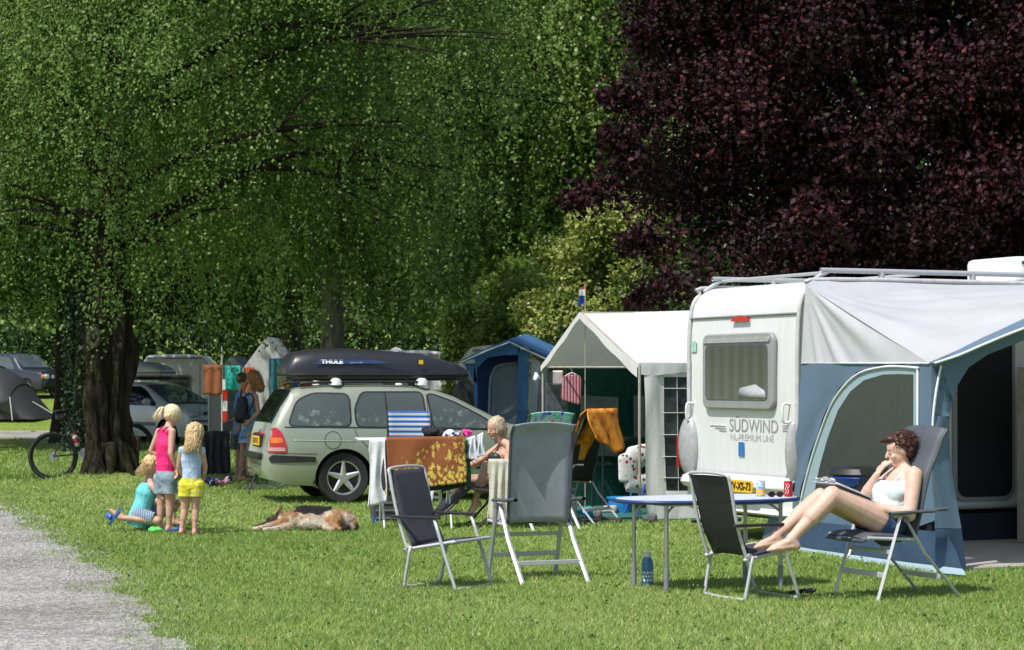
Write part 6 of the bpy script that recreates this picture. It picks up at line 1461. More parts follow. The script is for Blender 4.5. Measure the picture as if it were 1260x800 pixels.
A, B = w_(1012, 602, 0)+nz_*.045, w_(1058, 620, 0)+nz_*.04
MB().slab([A-wd, A+wd, B+wd, B-wd], nz_*.006).build('cover', M('cover_pale', (.45, .48, .60), .5), bk, world=True)
mb = MB()
for s_ in (-1, 1): mb.grid(lambda u, v, s_=s_: A.lerp(B, .03+.94*u)+wd*s_*(.02+.94*v)+nz_*(.008+.018*math.sin(math.pi*min(1, v*1.1))*(1-.5*v)), 4, 10)
mb.build('page', M('paper', (.74, .74, .76), .8), bk, world=True, smooth=180, solid=.004)
mb = MB()
for k in range(3): mb.grid(lambda u, v, k=k: A-nb*.006*u*(1+k*.7)+wd*(v*1.6-.8)+nz_*(.012+.006*k+.008*u+.012*math.sin(v*7+k*2)*u), 4, 10)
mb.build('loose_page', M('paper', (.74, .74, .76), .8), bk, world=True, smooth=180)
# ---- sunbather in the black bikini on a recliner
LF = Frame((-.30, 22.6), R(190)); lp = lambda px, py, v: LF.px(px, py, v)
LSg = 1 if LF.s.y < 0 else -1
BLKF = M('lounger_fabric', (.03, .03, .034), .6, bmp=.2)
lc = at(618, 468, 22.6); LC = Frame((lc.x, 22.6), R(192))
lg_ = thing('recliner', 'black tubular reclining sun chair holding the sunbathing woman', 'recliner', LC.c, LC.a)
mb = MB(); ribbon(mb, ((.38, .40), (.1, .36), (-.10, .36)), .5, sag=.03); mb.build('seat', BLKF, lg_, smooth=180, solid=.012)
mb = MB(); ribbon(mb, ((-.10, .38), (-.22, .62), (-.34, .86), (-.42, 1.02)), .5, sag=.03); mb.build('backrest', BLKF, lg_, smooth=180, solid=.012)
mb = MB(); ribbon(mb, ((.40, .40), (.55, .28), (.66, .16)), .46, sag=.02); mb.build('leg_rest', BLKF, lg_, smooth=180, solid=.012)
BT = M('tube_black', (.03, .03, .03), .4)
MB().tube([(.38, -.25, .41), (.5, -.25, .3), (.66, -.25, .15), (.80, -.22, .13), (.80, .22, .13), (.66, .25, .15), (.5, .25, .3), (.38, .25, .41)], .013, 8, smooth=4).build('leg_rest_frame', BT, lg_, smooth=180)
for s_ in (-1, 1):
    MB().tube([(.42, s_*.26, .42), (-.1, s_*.26, .36), (-.42, s_*.26, 1.02)], .013, 8, smooth=3).build('side_rail', BT, lg_, smooth=180)
    MB().tube([(.15, s_*.28, .58), (-.30, s_*.28, .03), (-.34, s_*.28, .015)], .012, 8).build('leg', BT, lg_); MB().tube([(-.2, s_*.28, .56), (.28, s_*.28, .03), (.32, s_*.28, .015)], .012, 8).build('leg', BT, lg_)
    MB().box((.0, s_*.29, .59), (.44, .045, .02)).build('armrest', BT, lg_, bevel=.006)
MB().tube([(-.32, -.28, .015), (-.32, .28, .015)], .012, 8).build('foot_bar', BT, lg_)
sbt = thing('person', 'blonde sunbathing woman in a black bikini sitting behind the grey chair', 'person', LC.c)
z_ = lambda px, py, v: LC.px(px, py, v*(1 if LC.s.y < 0 else -1))
J = dict(hL=z_(622, 592, .09), hR=z_(622, 592, -.09), sL=z_(628, 549, .16), sR=z_(619, 547, -.16), hd=z_(610, 527, 0), kL=z_(598, 573, .10), kR=z_(573, 590, -.14), aL=z_(584, 618, .08), tL=z_(577, 624, .08), aR=z_(557, 613, -.16), tR=z_(545, 617, -.2))
J['eL'] = z_(622, 582, .23); J['wL'] = z_(600, 590, .14); J['eR'] = z_(592, 566, -.25); J['wR'] = z_(570, 577, -.16)
lookB = (LC.f+V((0, -.45, -.35))).normalized()
b, fr = body_of(J, .97, look=lookB, thick=1.03); P, R3, sx, lk, up_ = fr; mid = (J['sL']+J['sR'])/2; pel = (J['hL']+J['hR'])/2
cf = LC.f
bs = [mid*.66+pel*.34+cf*.10+LC.s*s_*.075 for s_ in (-1, 1)]
for c in bs: b.ell(c, (.072, .062, .068))
link_mesh('body', b.mesh(.009, 3), SKIN, sbt); face(sbt, P, R3, .97)
bb = Blob(); 
for c in bs: bb.ell(c+cf*.012, (.070, .066, .062))
link_mesh('bikini_top', bb.mesh(.008, 2), BLACK, sbt)
mb = MB(); 
for s_, c in zip((-1, 1), bs): mb.tube([c+cf*.04+V((0, 0, .05)), mid+cf*.07+LC.s*s_*.055, mid+LC.s*s_*.03+V((0, 0, .06))], .005, 6, smooth=3)
mb.build('strap', BLACK, sbt, world=True)
sb_, pel, mid = shorts(J, .97, .008, .1, thick=1.03); link_mesh('bikini_bottom', sb_.mesh(.012, 2, cuts=[(pel+V((0, 0, .07)), (0, 0, 1)), (pel+cf*.12, cf)]), BLACK, sbt)
hb = Blob(); hb.ell(P(0, -.028, .04), (.088, .092, .084), R3).ell(P(0, -.05, -.02), (.082, .068, .085), R3); hr = link_mesh('hair', hb.mesh(.009, 2, noiseamp=.01, noisescale=40), GREYB, sbt)
mb = MB(); hairtuft(mb, P, .97, 4, 170, 2.2, .17, r=.005, start=.2); mb.build('strand', GREYB, hr, world=True, smooth=180)
LR = math.atan2(-LC.f.y, -LC.f.x)
bt = drape('towel', 'cream towel hanging over the side of the sunbather down to the grass', M('towel_cream', (.52, .50, .42), .95, bmp=.5, bs=60), None, -.11, .13, .70, .10, .13, -.30, 3, .02, parent_rot=R(6), base=at(611, 468, 22.55)*V((1, 1, 0)) if False else V((at(611, 468, 22.4).x, 22.4, 0)), back=.2)
tw = MB(); tw.grid(lambda u, v: LC.p(-.36-.10*v*.9+.0*u, (u-.5)*.46, .80+.22*v)+V((0, -.0, 0))+LC.f*.02, 6, 6); tag(tw.build('towel', M('towel_blue', (.02, .14, .50), .9), loc=LC.p(-.38, 0, .9), smooth=180, solid=.015), 'bright blue towel behind the shoulders of the sunbathing woman', 'towel')
# ---- the children
def standing(px, pys, Yg, ang, k, H):
    f = Frame((at(px, 0, Yg).x, Yg), ang); return f
# girl in pink
YG = 21.6
GP_ = Frame((at(203, 0, YG).x, YG), math.atan2(.55, .83)); gq = lambda px, py, v: GP_.px(px, py, v*(1 if GP_.s.y < 0 else -1))
g1 = thing('person', 'blonde girl with ponytail in a bright pink top and denim shorts, standing', 'person', GP_.c)
kk = .74
J = dict(hd=gq(212, 512, 0), sR=gq(212, 531, .11), sL=gq(196, 531, -.11), eR=gq(210, 558, .15), wR=gq(217, 576, .15), eL=gq(186, 555, -.19), wL=gq(203, 566, -.12), hR=gq(208, 590, .062), hL=gq(199, 590, -.062), kR=gq(209, 621, .06), kL=gq(198, 621, -.065), aR=gq(208, 647, .05), aL=gq(197, 645, -.07))
for s_ in 'LR': J['t'+s_] = J['a'+s_]+GP_.f*.1
lookC = (GP_.f+V((.2, -.1, -.75))).normalized()
b, fr = body_of(J, kk, look=lookC, hup=(GP_.f*.3+V((0, 0, 1))).normalized(), handR=(V((.1, 0, -1)), -GP_.f), thick=1.06, kl=1.0, hk=1.13); P, R3, sx, lk, up_ = fr
link_mesh('body', b.mesh(.0075, 3), SKIN, g1); face(g1, P, R3, kk)
cl, mid, pel, ax = torso_cloth(J, kk, .012, thick=1.1)
PINK = M('top_pink', (.80, .015, .17), .8, var=.08, bmp=.3, bs=25)
link_mesh('top', cl.mesh(.009, 3, cuts=[(mid+ax*.018, ax), (pel+ax*.025, -ax)]), PINK, g1)
mb = MB()
for s_ in (-1, 1): mb.tube([mid+GP_.s*s_*.06+GP_.f*.06-ax*.01, mid+GP_.s*s_*.055+ax*.045, mid+GP_.s*s_*.045-GP_.f*.06+ax*.01], .009, 6, smooth=4)
mb.build('strap', PINK, g1, world=True, smooth=180)
sb_, pel, mid = shorts(J, kk, .018, .55, thick=1.05)
DEN = M_tex('denim_light', lambda nt, v: ramp(nt, noise_tex(nt, v, 8, 3), [(.35, (.13, .19, .24)), (.65, (.30, .38, .42))]), .9)
link_mesh('shorts', sb_.mesh(.009, 3, cuts=[(V((0, 0, gq(205, 607, 0).z)), (0, 0, -1)), (pel+V((0, 0, .085)), (0, 0, 1))]), DEN, g1)
for s_ in 'LR': flipflop(g1, J['a'+s_], GP_.f, kk, M('croc_blue', (.03, .12, .45), .5))
hb = Blob(); hb.ell(P(0, -.022, .035), (.087, .094, .085), R3).ell(P(0, -.05, -.01), (.072, .05, .06), R3)
for s_ in (-1, 1): hb.cap(P(s_*.068, .02, .02), P(s_*.07, .0, -.04), .018, .008)
hr = link_mesh('hair', hb.mesh(.008, 3, noiseamp=.004, noisescale=60), PALEB, g1)
tie = P(0, -.115, .03); mb = MB(); rn = random.Random(2)
for k in range(60):
    dd = -GP_.f*.10+V((rn.uniform(-.03, .03), rn.uniform(-.03, .03), -.02)); mb.tube([tie, tie+dd*.5+V((0, 0, rn.uniform(-.01, .02))), tie+dd+V((rn.uniform(-.02, .02), rn.uniform(-.02, .02), rn.uniform(-.11, -.05)))], [.007, .006, .001], 5, smooth=3)
mb.build('ponytail', PALEB, hr, world=True, smooth=180); MB().ell(tie, (.02, .02, .02)).build('hair_tie', BLUEP, hr, world=True, smooth=180)
# girl in yellow shorts
YG2 = 21.25
GY = Frame((at(235, 0, YG2).x, YG2), math.atan2(.93, .10)); yq = lambda px, py, v: at(px, py, GY.c.y+v)
g2 = thing('person', 'small girl with loose blonde hair, pale blue top and yellow dotted shorts', 'person', GY.c)
kk = .64
J = dict(hd=yq(240, 534, .03), sL=yq(224, 553, 0), sR=yq(248, 553, 0), eL=yq(220, 574, .05), wL=yq(226, 588, .12), eR=yq(252.5, 574, .03), wR=yq(250, 590, .10), hL=yq(230, 597, 0), hR=yq(241.5, 597, 0), kL=yq(227.5, 626, .02), kR=yq(240.5, 626, .02), aL=yq(223.5, 651, 0), aR=yq(239.5, 652, 0))
J['tL'] = J['aL']+V((.015, .1, 0)); J['tR'] = J['aR']+V((.02, .1, 0))
b, fr = body_of(J, kk, look=V((.15, .9, -.45)).normalized(), thick=1.1, kl=1.06, hk=1.18); P, R3, sx, lk, up_ = fr
link_mesh('body', b.mesh(.007, 3), SKIN, g2); face(g2, P, R3, kk)
cl, mid, pel, ax = torso_cloth(J, kk, .012, thick=1.12)
LBL = M('top_pale_blue', (.42, .54, .72), .85, var=.06, bmp=.3, bs=25)
cl.cap(J['sL'], J['sL']+(J['eL']-J['sL'])*.12, .037); cl.cap(J['sR'], J['sR']+(J['eR']-J['sR'])*.12, .037)
link_mesh('top', cl.mesh(.008, 3, cuts=[(mid+ax*.022, ax), (pel+ax*.015, -ax)]), LBL, g2)
sb_, pel, mid = shorts(J, kk, .018, .34, thick=1.12)
def dots(nt, v):
    vo = N(nt, 'ShaderNodeTexVoronoi'); vo.inputs['Scale'].default_value = 26; nt.links.new(v, vo.inputs['Vector'])
    return mixc(nt, ramp(nt, vo.outputs['Distance'], [(.22, (1, 1, 1)), (.3, (0, 0, 0))]), (.72, .64, .04), (.78, .78, .66))
link_mesh('shorts', sb_.mesh(.008, 3, cuts=[(V((0, 0, yq(0, 610.5, 0).z)), (0, 0, -1)), (pel+V((0, 0, .07)), (0, 0, 1))]), M_tex('yellow_dots', dots, .85), g2)
for s_ in 'LR': flipflop(g2, J['a'+s_], V((.12, 1, 0)), kk, M('croc_pink', (.72, .22, .28), .5))
hb = Blob(); hb.ell(P(0, -.02, .03), (.090, .098, .090), R3).cap(P(0, -.06, .0), P(0, -.085, -.17), .078, .05, sx, .62); hr = link_mesh('hair', hb.mesh(.008, 2, noiseamp=.012, noisescale=40), BLOND, g2)
mb = MB(); hairtuft(mb, P, kk, 6, 320, 2.0, .36, r=.008, start=.1, spread=.05); mb.build('strand', BLOND, hr, world=True, smooth=180)
# girl in turquoise kneeling
YG3 = 21.75
g3 = thing('person', 'girl in a turquoise top kneeling on the grass at the other girls feet', 'person', V((at(180, 0, YG3).x, YG3, 0)))
tq = lambda px, py, dv: at(px, py, YG3+dv); kk = .76
J = dict(hd=tq(187, 573, .0), sR=tq(187, 598, -.09), sL=tq(180, 595, .12), hR=tq(172, 634, -.07), hL=tq(172, 634, .08), kR=tq(199, 633, -.12), kL=tq(203, 630, .12), aR=tq(150, 637, -.14), aL=tq(180, 644, .14), eR=tq(201, 613, -.14), wR=tq(210, 622, .0), eL=tq(200, 612, .15), wL=tq(213, 618, .1))
J['kR'] = tq(194, 641, -.12); J['aR'] = tq(146, 637, -.14); J['tR'] = tq(136, 634, -.14); J['uR'] = V((.2, -.3, -1)); J['tL'] = J['aL']+V((.1, 0, -.02)); J['aL'] = tq(176, 646, .14)
b, fr = body_of(J, kk, look=V((.75, .15, -.65)).normalized(), hup=V((.5, 0, .8)).normalized(), thick=1.08, kl=1.0, hk=1.1); P, R3, sx, lk, up_ = fr
link_mesh('body', b.mesh(.008, 3), SKIN, g3); face(g3, P, R3, kk)
cl, mid, pel, ax = torso_cloth(J, kk, .016, thick=1.2, flare=.02, low=.09)
TQ = M('top_turquoise', (.14, .52, .55), .85, var=.08, bmp=.35, bs=22)
link_mesh('top', cl.mesh(.009, 3, cuts=[(mid+ax*.018, ax), (pel-ax*.11, -ax)]), TQ, g3)
sb_, pel, mid = shorts(J, kk, .012, .5, thick=1.1); cn = (J['kR']-J['hR']).normalized()
def st3(nt, v):
    return stripes((.30, .38, .45), (.12, .18, .26), 14, 0)(nt, v)
link_mesh('shorts', sb_.mesh(.009, 3, cuts=[((J['hR']+J['kR'])/2+cn*.06, cn)]), M_tex('shorts_striped', st3, .9), g3)
mb = MB(); c = tq(137, 635, -.14); dd = V((-.42, 0, -.9)).normalized() 
sd_ = tq(139, 634, -.14); e1 = V((.55, .1, .83)).normalized(); e2 = e1.cross(V((0, 1, 0))).normalized(); e3 = V((0, 1, 0))
mb.slab([sd_+e1*(.10*math.cos(a))-e1*.0+e3*(.036*math.sin(a))-e2*.012 for a in np.linspace(0, 2*math.pi, 20)[:-1]], e2*-.022)
mb.tube([sd_+e1*-.03-e3*.035, sd_+e1*-.03+e2*.05, sd_+e1*-.03+e3*.035], .013, 8, smooth=4, flat=2.); mb.build('shoe', M('croc_blue', (.03, .12, .45), .5), g3, world=True, smooth=50)
hb = Blob(); hb.ell(P(0, -.02, .03), (.088, .094, .086), R3).cap(P(0, -.07, .0), P(0, -.085, -.09), .055, .03, sx, .7); hr = link_mesh('hair', hb.mesh(.008, 2, noiseamp=.008, noisescale=45), BLOND, g3)
mb = MB(); hairtuft(mb, P, kk, 8, 170, 2.0, .24, r=.006, start=.1); mb.build('strand', BLOND, hr, world=True, smooth=180)
# fourth child, mostly hidden behind
YG4 = 22.35
g4 = thing('person', 'child in a blue top squatting behind the kneeling girl, almost hidden', 'person', V((at(180, 0, YG4).x, YG4, 0)))
fq = lambda px, py, dv: at(px, py, YG4+dv); kk = .68
J = dict(hd=fq(199, 572, .05), sR=fq(186, 592, -.1), sL=fq(186, 592, .1), hR=fq(177, 624, -.06), hL=fq(177, 624, .08), kR=fq(212, 609, -.06), kL=fq(212, 609, .1), aR=fq(214, 640, -.05), aL=fq(214, 638, .1), eR=fq(200, 606, -.1), wR=fq(214, 603, -.05), eL=fq(200, 606, .12), wL=fq(214, 603, .08))
for s_ in 'LR': J['t'+s_] = J['a'+s_]+V((.1, 0, 0))
b, fr = body_of(J, kk, look=V((.8, -.2, -.5)).normalized(), thick=.98); P, R3, sx, lk, up_ = fr
link_mesh('body', b.mesh(.009, 3), SKIN, g4); face(g4, P, R3, kk)
cl, mid, pel, ax = torso_cloth(J, kk, .014, thick=1.0, flare=.01); link_mesh('top', cl.mesh(.01, 3, cuts=[(mid+ax*.02, ax), (pel-ax*.03, -ax)]), M('top_blue', (.05, .14, .40), .85), g4)
sb_, pel, mid = shorts(J, kk, .012, .5); link_mesh('shorts', sb_.mesh(.01, 2, cuts=[(pel+V((.12, 0, 0)), (1, 0, 0))]), M('denim_navy', (.02, .03, .08), .9), g4)
hb = Blob(); hb.ell(P(0, -.02, .03), (.089, .094, .088), R3); link_mesh('hair', hb.mesh(.009, 2, noiseamp=.008, noisescale=45), BLOND, g4)
gt = tq(187, 648, -.2); gt.z = 0; gb = heap('beach_toy', 'bright green plastic bag lying in the grass under the kneeling girl', 'bag', V((gt.x+.05, gt.y, .02)), (.09, .07, .045), M('bag_green', (.10, .55, .10), .5), 14, amp=.02)
# ---- woman with backpack, and the person behind her
YW = 32.6
w1 = thing('person', 'woman with wavy ginger hair in a blue tie dye dress wearing a black backpack', 'person', V((at(302, 0, YW).x, YW, 0)))
wq = lambda px, py, dv: at(px, py, YW+dv)
J = dict(hd=wq(311, 466, 0), sR=wq(314, 488, -.13), sL=wq(303, 487, .14), hR=wq(310, 534, -.06), hL=wq(303, 534, .10), kR=wq(307, 562, -.05), kL=wq(299, 562, .1), aR=wq(305, 586, 0), aL=wq(296, 587, .1), eR=wq(318, 508, -.17), wR=wq(308, 517, -.2), eL=wq(296, 505, .2), wL=wq(287, 517, .1))
for s_ in 'LR': J['t'+s_] = J['a'+s_]+V((-.12, .02, 0))
b, fr = body_of(J, .98, look=V((-.9, .2, -.3)).normalized(), thick=1.02, handL=(V((-1, 0, 0)), V((0, 0, -1)))); P, R3, sx, lk, up_ = fr
link_mesh('body', b.mesh(.011, 3), SKINT, w1); face(w1, P, R3, .98)
cl, mid, pel, ax = torso_cloth(J, .98, .02, thick=1.05, flare=.01, low=.12)
cl.cap(pel-ax*.05, pel-ax*.30, .15, .165, (1, 0, 0), .9)
def tie(nt, v): return ramp(nt, noise_tex(nt, coord(nt, (.6, .6, 2)), 5, 4), [(.35, (.05, .12, .28)), (.5, (.14, .34, .48)), (.6, (.42, .50, .62)), (.7, (.10, .16, .35))])
link_mesh('dress', cl.mesh(.013, 3, cuts=[(mid+ax*.03, ax), (V((0, 0, wq(0, 545, 0).z)), (0, 0, -1))]), M_tex('dress_tie_dye', tie, .9), w1)
hb = Blob(); hb.ell(P(0, -.02, .03), (.10, .105, .10), R3).cap(P(0, -.06, .0), P(0, -.08, -.16), .095, .075, sx, .8); hr = link_mesh('hair', hb.mesh(.011, 2, noiseamp=.02, noisescale=28), GINGER, w1)
mb = MB(); hairtuft(mb, P, 1.0, 12, 240, 2.2, .26, r=.008, start=.0, spread=.015); mb.build('strand', GINGER, hr, world=True, smooth=180)
bpk = thing('backpack', 'small black backpack on the back of the ginger haired woman', 'backpack', wq(297, 505, -.16))
bb = Blob().cap(wq(298, 494, -.14), wq(297, 512, -.17), .085, .115, (1, 0, 0), .7); link_mesh('bag', bb.mesh(.012, 3, noiseamp=.008, noisescale=20), M('bag_black', (.012, .012, .014), .6, bmp=.3), bpk)
mb = MB(); mb.tube([wq(300, 490, -.17), wq(306, 484, -.16), wq(312, 492, -.20), wq(303, 516, -.22)], .012, 6, smooth=4); mb.tube([wq(296, 490, -.15), wq(297, 480, -.05), wq(295, 495, .1)], .012, 6, smooth=4); mb.build('strap', M('bag_black', (.012, .012, .014), .6, bmp=.3), bpk, world=True)
YV = 33.3; w2 = thing('person', 'person in bright blue top and black shorts behind the ginger haired woman', 'person', V((at(293, 0, YV).x, YV, 0)))
vq = lambda px, py, dv: at(px, py, YV+dv)
J = dict(hd=vq(299, 468, .1), sR=vq(301, 487, -.1), sL=vq(293, 487, .2), hR=vq(300, 534, -.05), hL=vq(294, 534, .1), kR=vq(300, 561, -.03), kL=vq(293, 561, .1), aR=vq(299, 584, 0), aL=vq(292, 585, .1), eR=vq(300, 508, -.1), wR=vq(295, 522, -.1), eL=vq(291, 508, .15), wL=vq(289, 524, .1))
for s_ in 'LR': J['t'+s_] = J['a'+s_]+V((-.12, -.02, 0))
b, fr = body_of(J, .95, look=V((.9, -.2, -.1)).normalized(), thick=1.); P, R3, sx, lk, up_ = fr
link_mesh('body', b.mesh(.013, 3), SKINT, w2); face(w2, P, R3, .95)
cl, mid, pel, ax = torso_cloth(J, .95, .02, thick=1.05); link_mesh('top', cl.mesh(.014, 3, cuts=[(mid+ax*.04, ax), (pel, -ax)]), M('top_royal', (.02, .18, .60), .8), w2)
sb_, pel, mid = shorts(J, .95, .02, .5); link_mesh('shorts', sb_.mesh(.014, 3, cuts=[(V((0, 0, vq(0, 553, 0).z)), (0, 0, -1)), (pel+V((0, 0, .1)), (0, 0, 1))]), BLACK, w2)
hb = Blob(); hb.ell(P(0, -.02, .03), (.092, .098, .092), R3); link_mesh('hair', hb.mesh(.012, 2, noiseamp=.01, noisescale=30), hairmat('hair_brown', (.05, .025, .012), (.12, .06, .03)), w2)
# ---- sleeping dog
YD = 21.9
dq = lambda px, py, dv=0: at(px, py, YD+dv)
dg = thing('dog', 'German shepherd lying asleep on its side in the sunny grass', 'dog', V((at(378, 0, YD).x, YD, 0)))
TAN = (.44, .23, .10); CRM = (.60, .47, .33); BLK = (.015, .012, .012); WHT = (.62, .54, .44)
b = Blob(); Zf = lambda p, z: V((p.x, p.y, z))
def D(px, z, dv): p = at(px, 468, YD+dv); return V((p.x, p.y, z))
b.cap(D(366, .10, .0), D(396, .11, .02), .125, .115, (0, 1, 0), .80, CRM); b.cap(D(352, .10, .0), D(372, .11, .0), .095, .125, (0, 1, 0), .82, CRM); b.cap(D(396, .11, .02), D(412, .10, .05), .105, .095, (0, 1, 0), .85, WHT)
b.cap(D(370, .200, .03), D(404, .195, .04), .050, .042, None, 1, BLK); b.cap(D(360, .155, .09), D(374, .165, .1), .05, .05, None, 1, TAN)
b.cap(D(372, .07, -.10), D(398, .07, -.09), .05, .045, None, 1, WHT)
b.cap(D(345, .09, .02), D(358, .11, .02), .066, .085, None, 1, TAN)
b.cap(D(334, .062, .0), D(343, .075, .02), .058, .062, None, 1, TAN); b.cap(D(330, .055, -.03), D(317, .038, -.06), .040, .027, None, 1, BLK); b.cap(D(332, .09, .0), D(338, .105, .0), .042, .045, None, 1, BLK)
b.cap(D(341, .12, .0), D(346, .25, -.01), .032, .009, (1, 0, 0), .5, BLK); b.cap(D(337, .10, .06), D(335, .15, .08), .02, .006, (1, 0, 0), .5, BLK)
b.cap(D(352, .10, -.07), D(336, .07, -.14), .045, .028, None, 1, TAN); b.cap(D(336, .07, -.14), D(317, .035, -.19), .026, .018, None, 1, CRM); b.cap(D(317, .033, -.19), D(312, .03, -.20), .021, .018, None, 1, CRM)
b.cap(D(356, .05, -.10), D(340, .03, -.19), .04, .025, None, 1, CRM); b.cap(D(340, .03, -.19), D(325, .025, -.24), .023, .018, None, 1, WHT)
b.cap(D(410, .125, .0), D(424, .11, .02), .10, .10, None, .9, WHT); b.cap(D(412, .17, .02), D(426, .15, .04), .05, .05, None, 1, TAN); b.cap(D(405, .10, -.08), D(413, .11, -.06), .055, .08, None, 1, TAN)
b.cap(D(408, .09, -.10), D(414, .045, -.20), .045, .026, None, 1, TAN); b.cap(D(414, .045, -.20), D(420, .03, -.22), .024, .018, None, 1, TAN)
b.cap(D(404, .06, -.08), D(400, .04, -.16), .05, .028, None, 1, WHT); b.cap(D(400, .04, -.16), D(408, .025, -.22), .024, .018, None, 1, CRM)
b.cap(D(428, .10, .02), D(434, .07, .0), .065, .045, None, 1, TAN); b.cap(D(434, .05, -.02), D(430, .03, -.16), .030, .034, None, 1, CRM); b.cap(D(438, .045, -.05), D(424, .03, -.24), .026, .036, None, 1, BLK)
me = b.mesh(.010, 2, noiseamp=.008, noisescale=30); b.paint(me, .006, .012, 14)
ac = me.color_attributes['c']
for i, v_ in enumerate(me.vertices):
    q = v_.co; X = (q.x*FP/q.y)+CX; n_ = noise.noise(q*14)*.03; c_ = list(ac.data[i].color)
    top_ = .155+.05*((X-384)/26)**2+n_
    if 352 < X < 408 and q.z > top_: c_ = [.016, .013, .013, 1]
    elif 344 < X < 368 and q.z > .14+n_: c_ = [.34, .19, .09, 1]
    elif X > 408 and q.z > .175+n_: c_ = [.42, .25, .12, 1]
    elif X < 333 and q.z > .045+n_*.3 and q.y > YD-.13: c_ = [.02, .015, .013, 1]
    ac.data[i].color = c_
dm, nt, bb_, o = newmat('dog_fur'); a = nt.nodes.new('ShaderNodeAttribute'); a.attribute_name = 'c'
nt.links.new(mixc(nt, 1., a.outputs['Color'], ramp(nt, noise_tex(nt, coord(nt, (.3, 1, 1)), 110, 3), [(.3, (.7, .7, .7)), (.7, (1.2, 1.2, 1.2))]), 'MULTIPLY'), bb_.inputs['Base Color']); bb_.inputs['Roughness'].default_value = .85
bump(nt, bb_, noise_tex(nt, coord(nt, (.3, 1, 1)), 90, 3), .6, .01)
dgb = link_mesh('body', me, dm, dg)
MB().ell(D(316, .034, -.055), (.012, .014, .011)).build('nose', BLACK, dg, world=True, smooth=180); MB().ell(D(330.5, .088, -.03), (.007, .006, .005)).build('eye', BLACK, dg, world=True, smooth=180)
# short fur
co = np.zeros(len(me.vertices)*3); no = np.zeros(len(me.vertices)*3); me.vertices.foreach_get('co', co); me.vertices.foreach_get('normal', no); co = co.reshape(-1, 3); no = no.reshape(-1, 3)
ca = np.zeros(len(me.vertices)*4); me.color_attributes['c'].data.foreach_get('color', ca); ca = ca.reshape(-1, 4)
g = np.random.default_rng(3); idx = g.integers(0, len(co), 26000); p = co[idx]+g.normal(0, .004, (26000, 3)); d = no[idx]*.5+np.array([.8, 0, -.15])+g.normal(0, .3, (26000, 3)); d /= np.linalg.norm(d, axis=1)[:, None]
s_ = np.cross(d, no[idx]); s_ /= np.linalg.norm(s_, axis=1)[:, None]+1e-6; L_ = g.uniform(.010, .022, (26000, 1))
vt = np.stack([p-s_*.0022, p+s_*.0022, p+d*L_], 1).reshape(-1, 3); fur = fast_mesh('fur', vt, 3, dm, parent=dgb)
atf = fur.data.color_attributes.new('c', 'FLOAT_COLOR', 'POINT'); ccv = np.repeat(ca[idx], 3, 0); ccv[:, :3] *= g.uniform(.75, 1.25, (len(ccv)//3, 1)).repeat(3, 0); ccv[:, 3] = 1; ccv = ccv[:len(fur.data.vertices)]; atf.data.foreach_set('color', ccv.astype(np.float32).ravel())
# ------------------------------------------------------------------ bicycle leaning behind the trunk
br = V(((69-CX)*31.25/FP, 31.25, 0)); ba = math.atan2(.32, 1.0)
bz = float(terrain(br.x, br.y))
bike = thing('bicycle', 'black mountain bicycle leaning against the far side of the hollow birch', 'bicycle', V((br.x, br.y, bz)), ba)
bike.rotation_euler = (R(-5), R(-7), ba)
WR = .325
def bwheel(x, cassette):
    e = MB().tube([(x+WR*math.cos(a), 0, WR+.0+WR*math.sin(a)) for a in np.linspace(0, 2*math.pi, 49)[:-1]], .027, 8, closed=True).build('wheel', TYRE, bike, smooth=180)
    MB().tube([(x+(WR-.035)*math.cos(a), 0, WR+(WR-.035)*math.sin(a)) for a in np.linspace(0, 2*math.pi, 49)[:-1]], .012, 6, closed=True).build('rim', BLACK, e, smooth=180)
    mb = MB()
    for k in range(28):
        a = 2*math.pi*k/28; mb.tube([(x+.02*math.cos(a+.6), .02*(-1)**k, WR+.02*math.sin(a+.6)), (x+(WR-.04)*math.cos(a), 0, WR+(WR-.04)*math.sin(a))], .0016, 4)
    mb.build('spokes', BLACK, e); MB().lathe([(.001, -.05), (.025, -.05), (.025, .05), (.001, .05)], (x, 0, WR), 14, (0, 1, 0)).build('hub', SILV, e)
    if cassette:
        MB().lathe([(.06, -.045), (.06, -.04), (.035, -.03), (.05, -.02), (.001, -.02)], (x, 0, WR), 20, (0, 1, 0)).build('cassette', SILV, e)
bwheel(0, True); bwheel(1.10, False)
FR = M('bike_frame', (.015, .015, .017), .35, coat=.4)
BBp, ST, HT, HB_ = (.44, 0, .30), (.30, 0, .78), (.86, 0, .80), (.89, 0, .70)
mb = MB(); mb.tube([BBp, ST], .017, 8); mb.tube([ST, HT], .019, 8); mb.tube([BBp, HB_], .022, 8); mb.tube([HT, HB_], .022, 8)
for y in (-.05, .05): mb.tube([(0, y, WR), (.40, y*.5, .31)], .010, 6); mb.tube([(0, y, WR), (.30, y*.3, .74)], .009, 6); mb.tube([HB_, (.93, y, .64), (1.10, y, WR)], .013, 6)
mb.build('frame', FR, bike, smooth=60)
MB().tube([ST, (.265, 0, .93)], .014, 8).build('seat_post', BLACK, bike)
me = Blob().cap((.14, 0, .955), (.24, 0, .955), .07, .05, (0, 1, 0), .4).cap((.24, 0, .955), (.37, 0, .95), .045, .018, (0, 1, 0), .7).mesh(.01, 2); link_mesh('saddle', me, BLACK, bike, world=False)
MB().box((.17, 0, .88), (.14, .09, .09), taper=.8).build('saddle_bag', BLACK, bike, bevel=.02)
MB().tube([(.84, 0, .82), (.86, 0, .92), (.84, -.3, .96)], .012, 8).build('handlebar', BLACK, bike); MB().tube([(.86, 0, .92), (.84, .3, .96), (.78, .33, .97)], .012, 8).build('handlebar', BLACK, bike)
MB().tube([(.42, -.06, .46), (.50, -.055, .34)], .010, 6).build('cage', BLACK, bike)
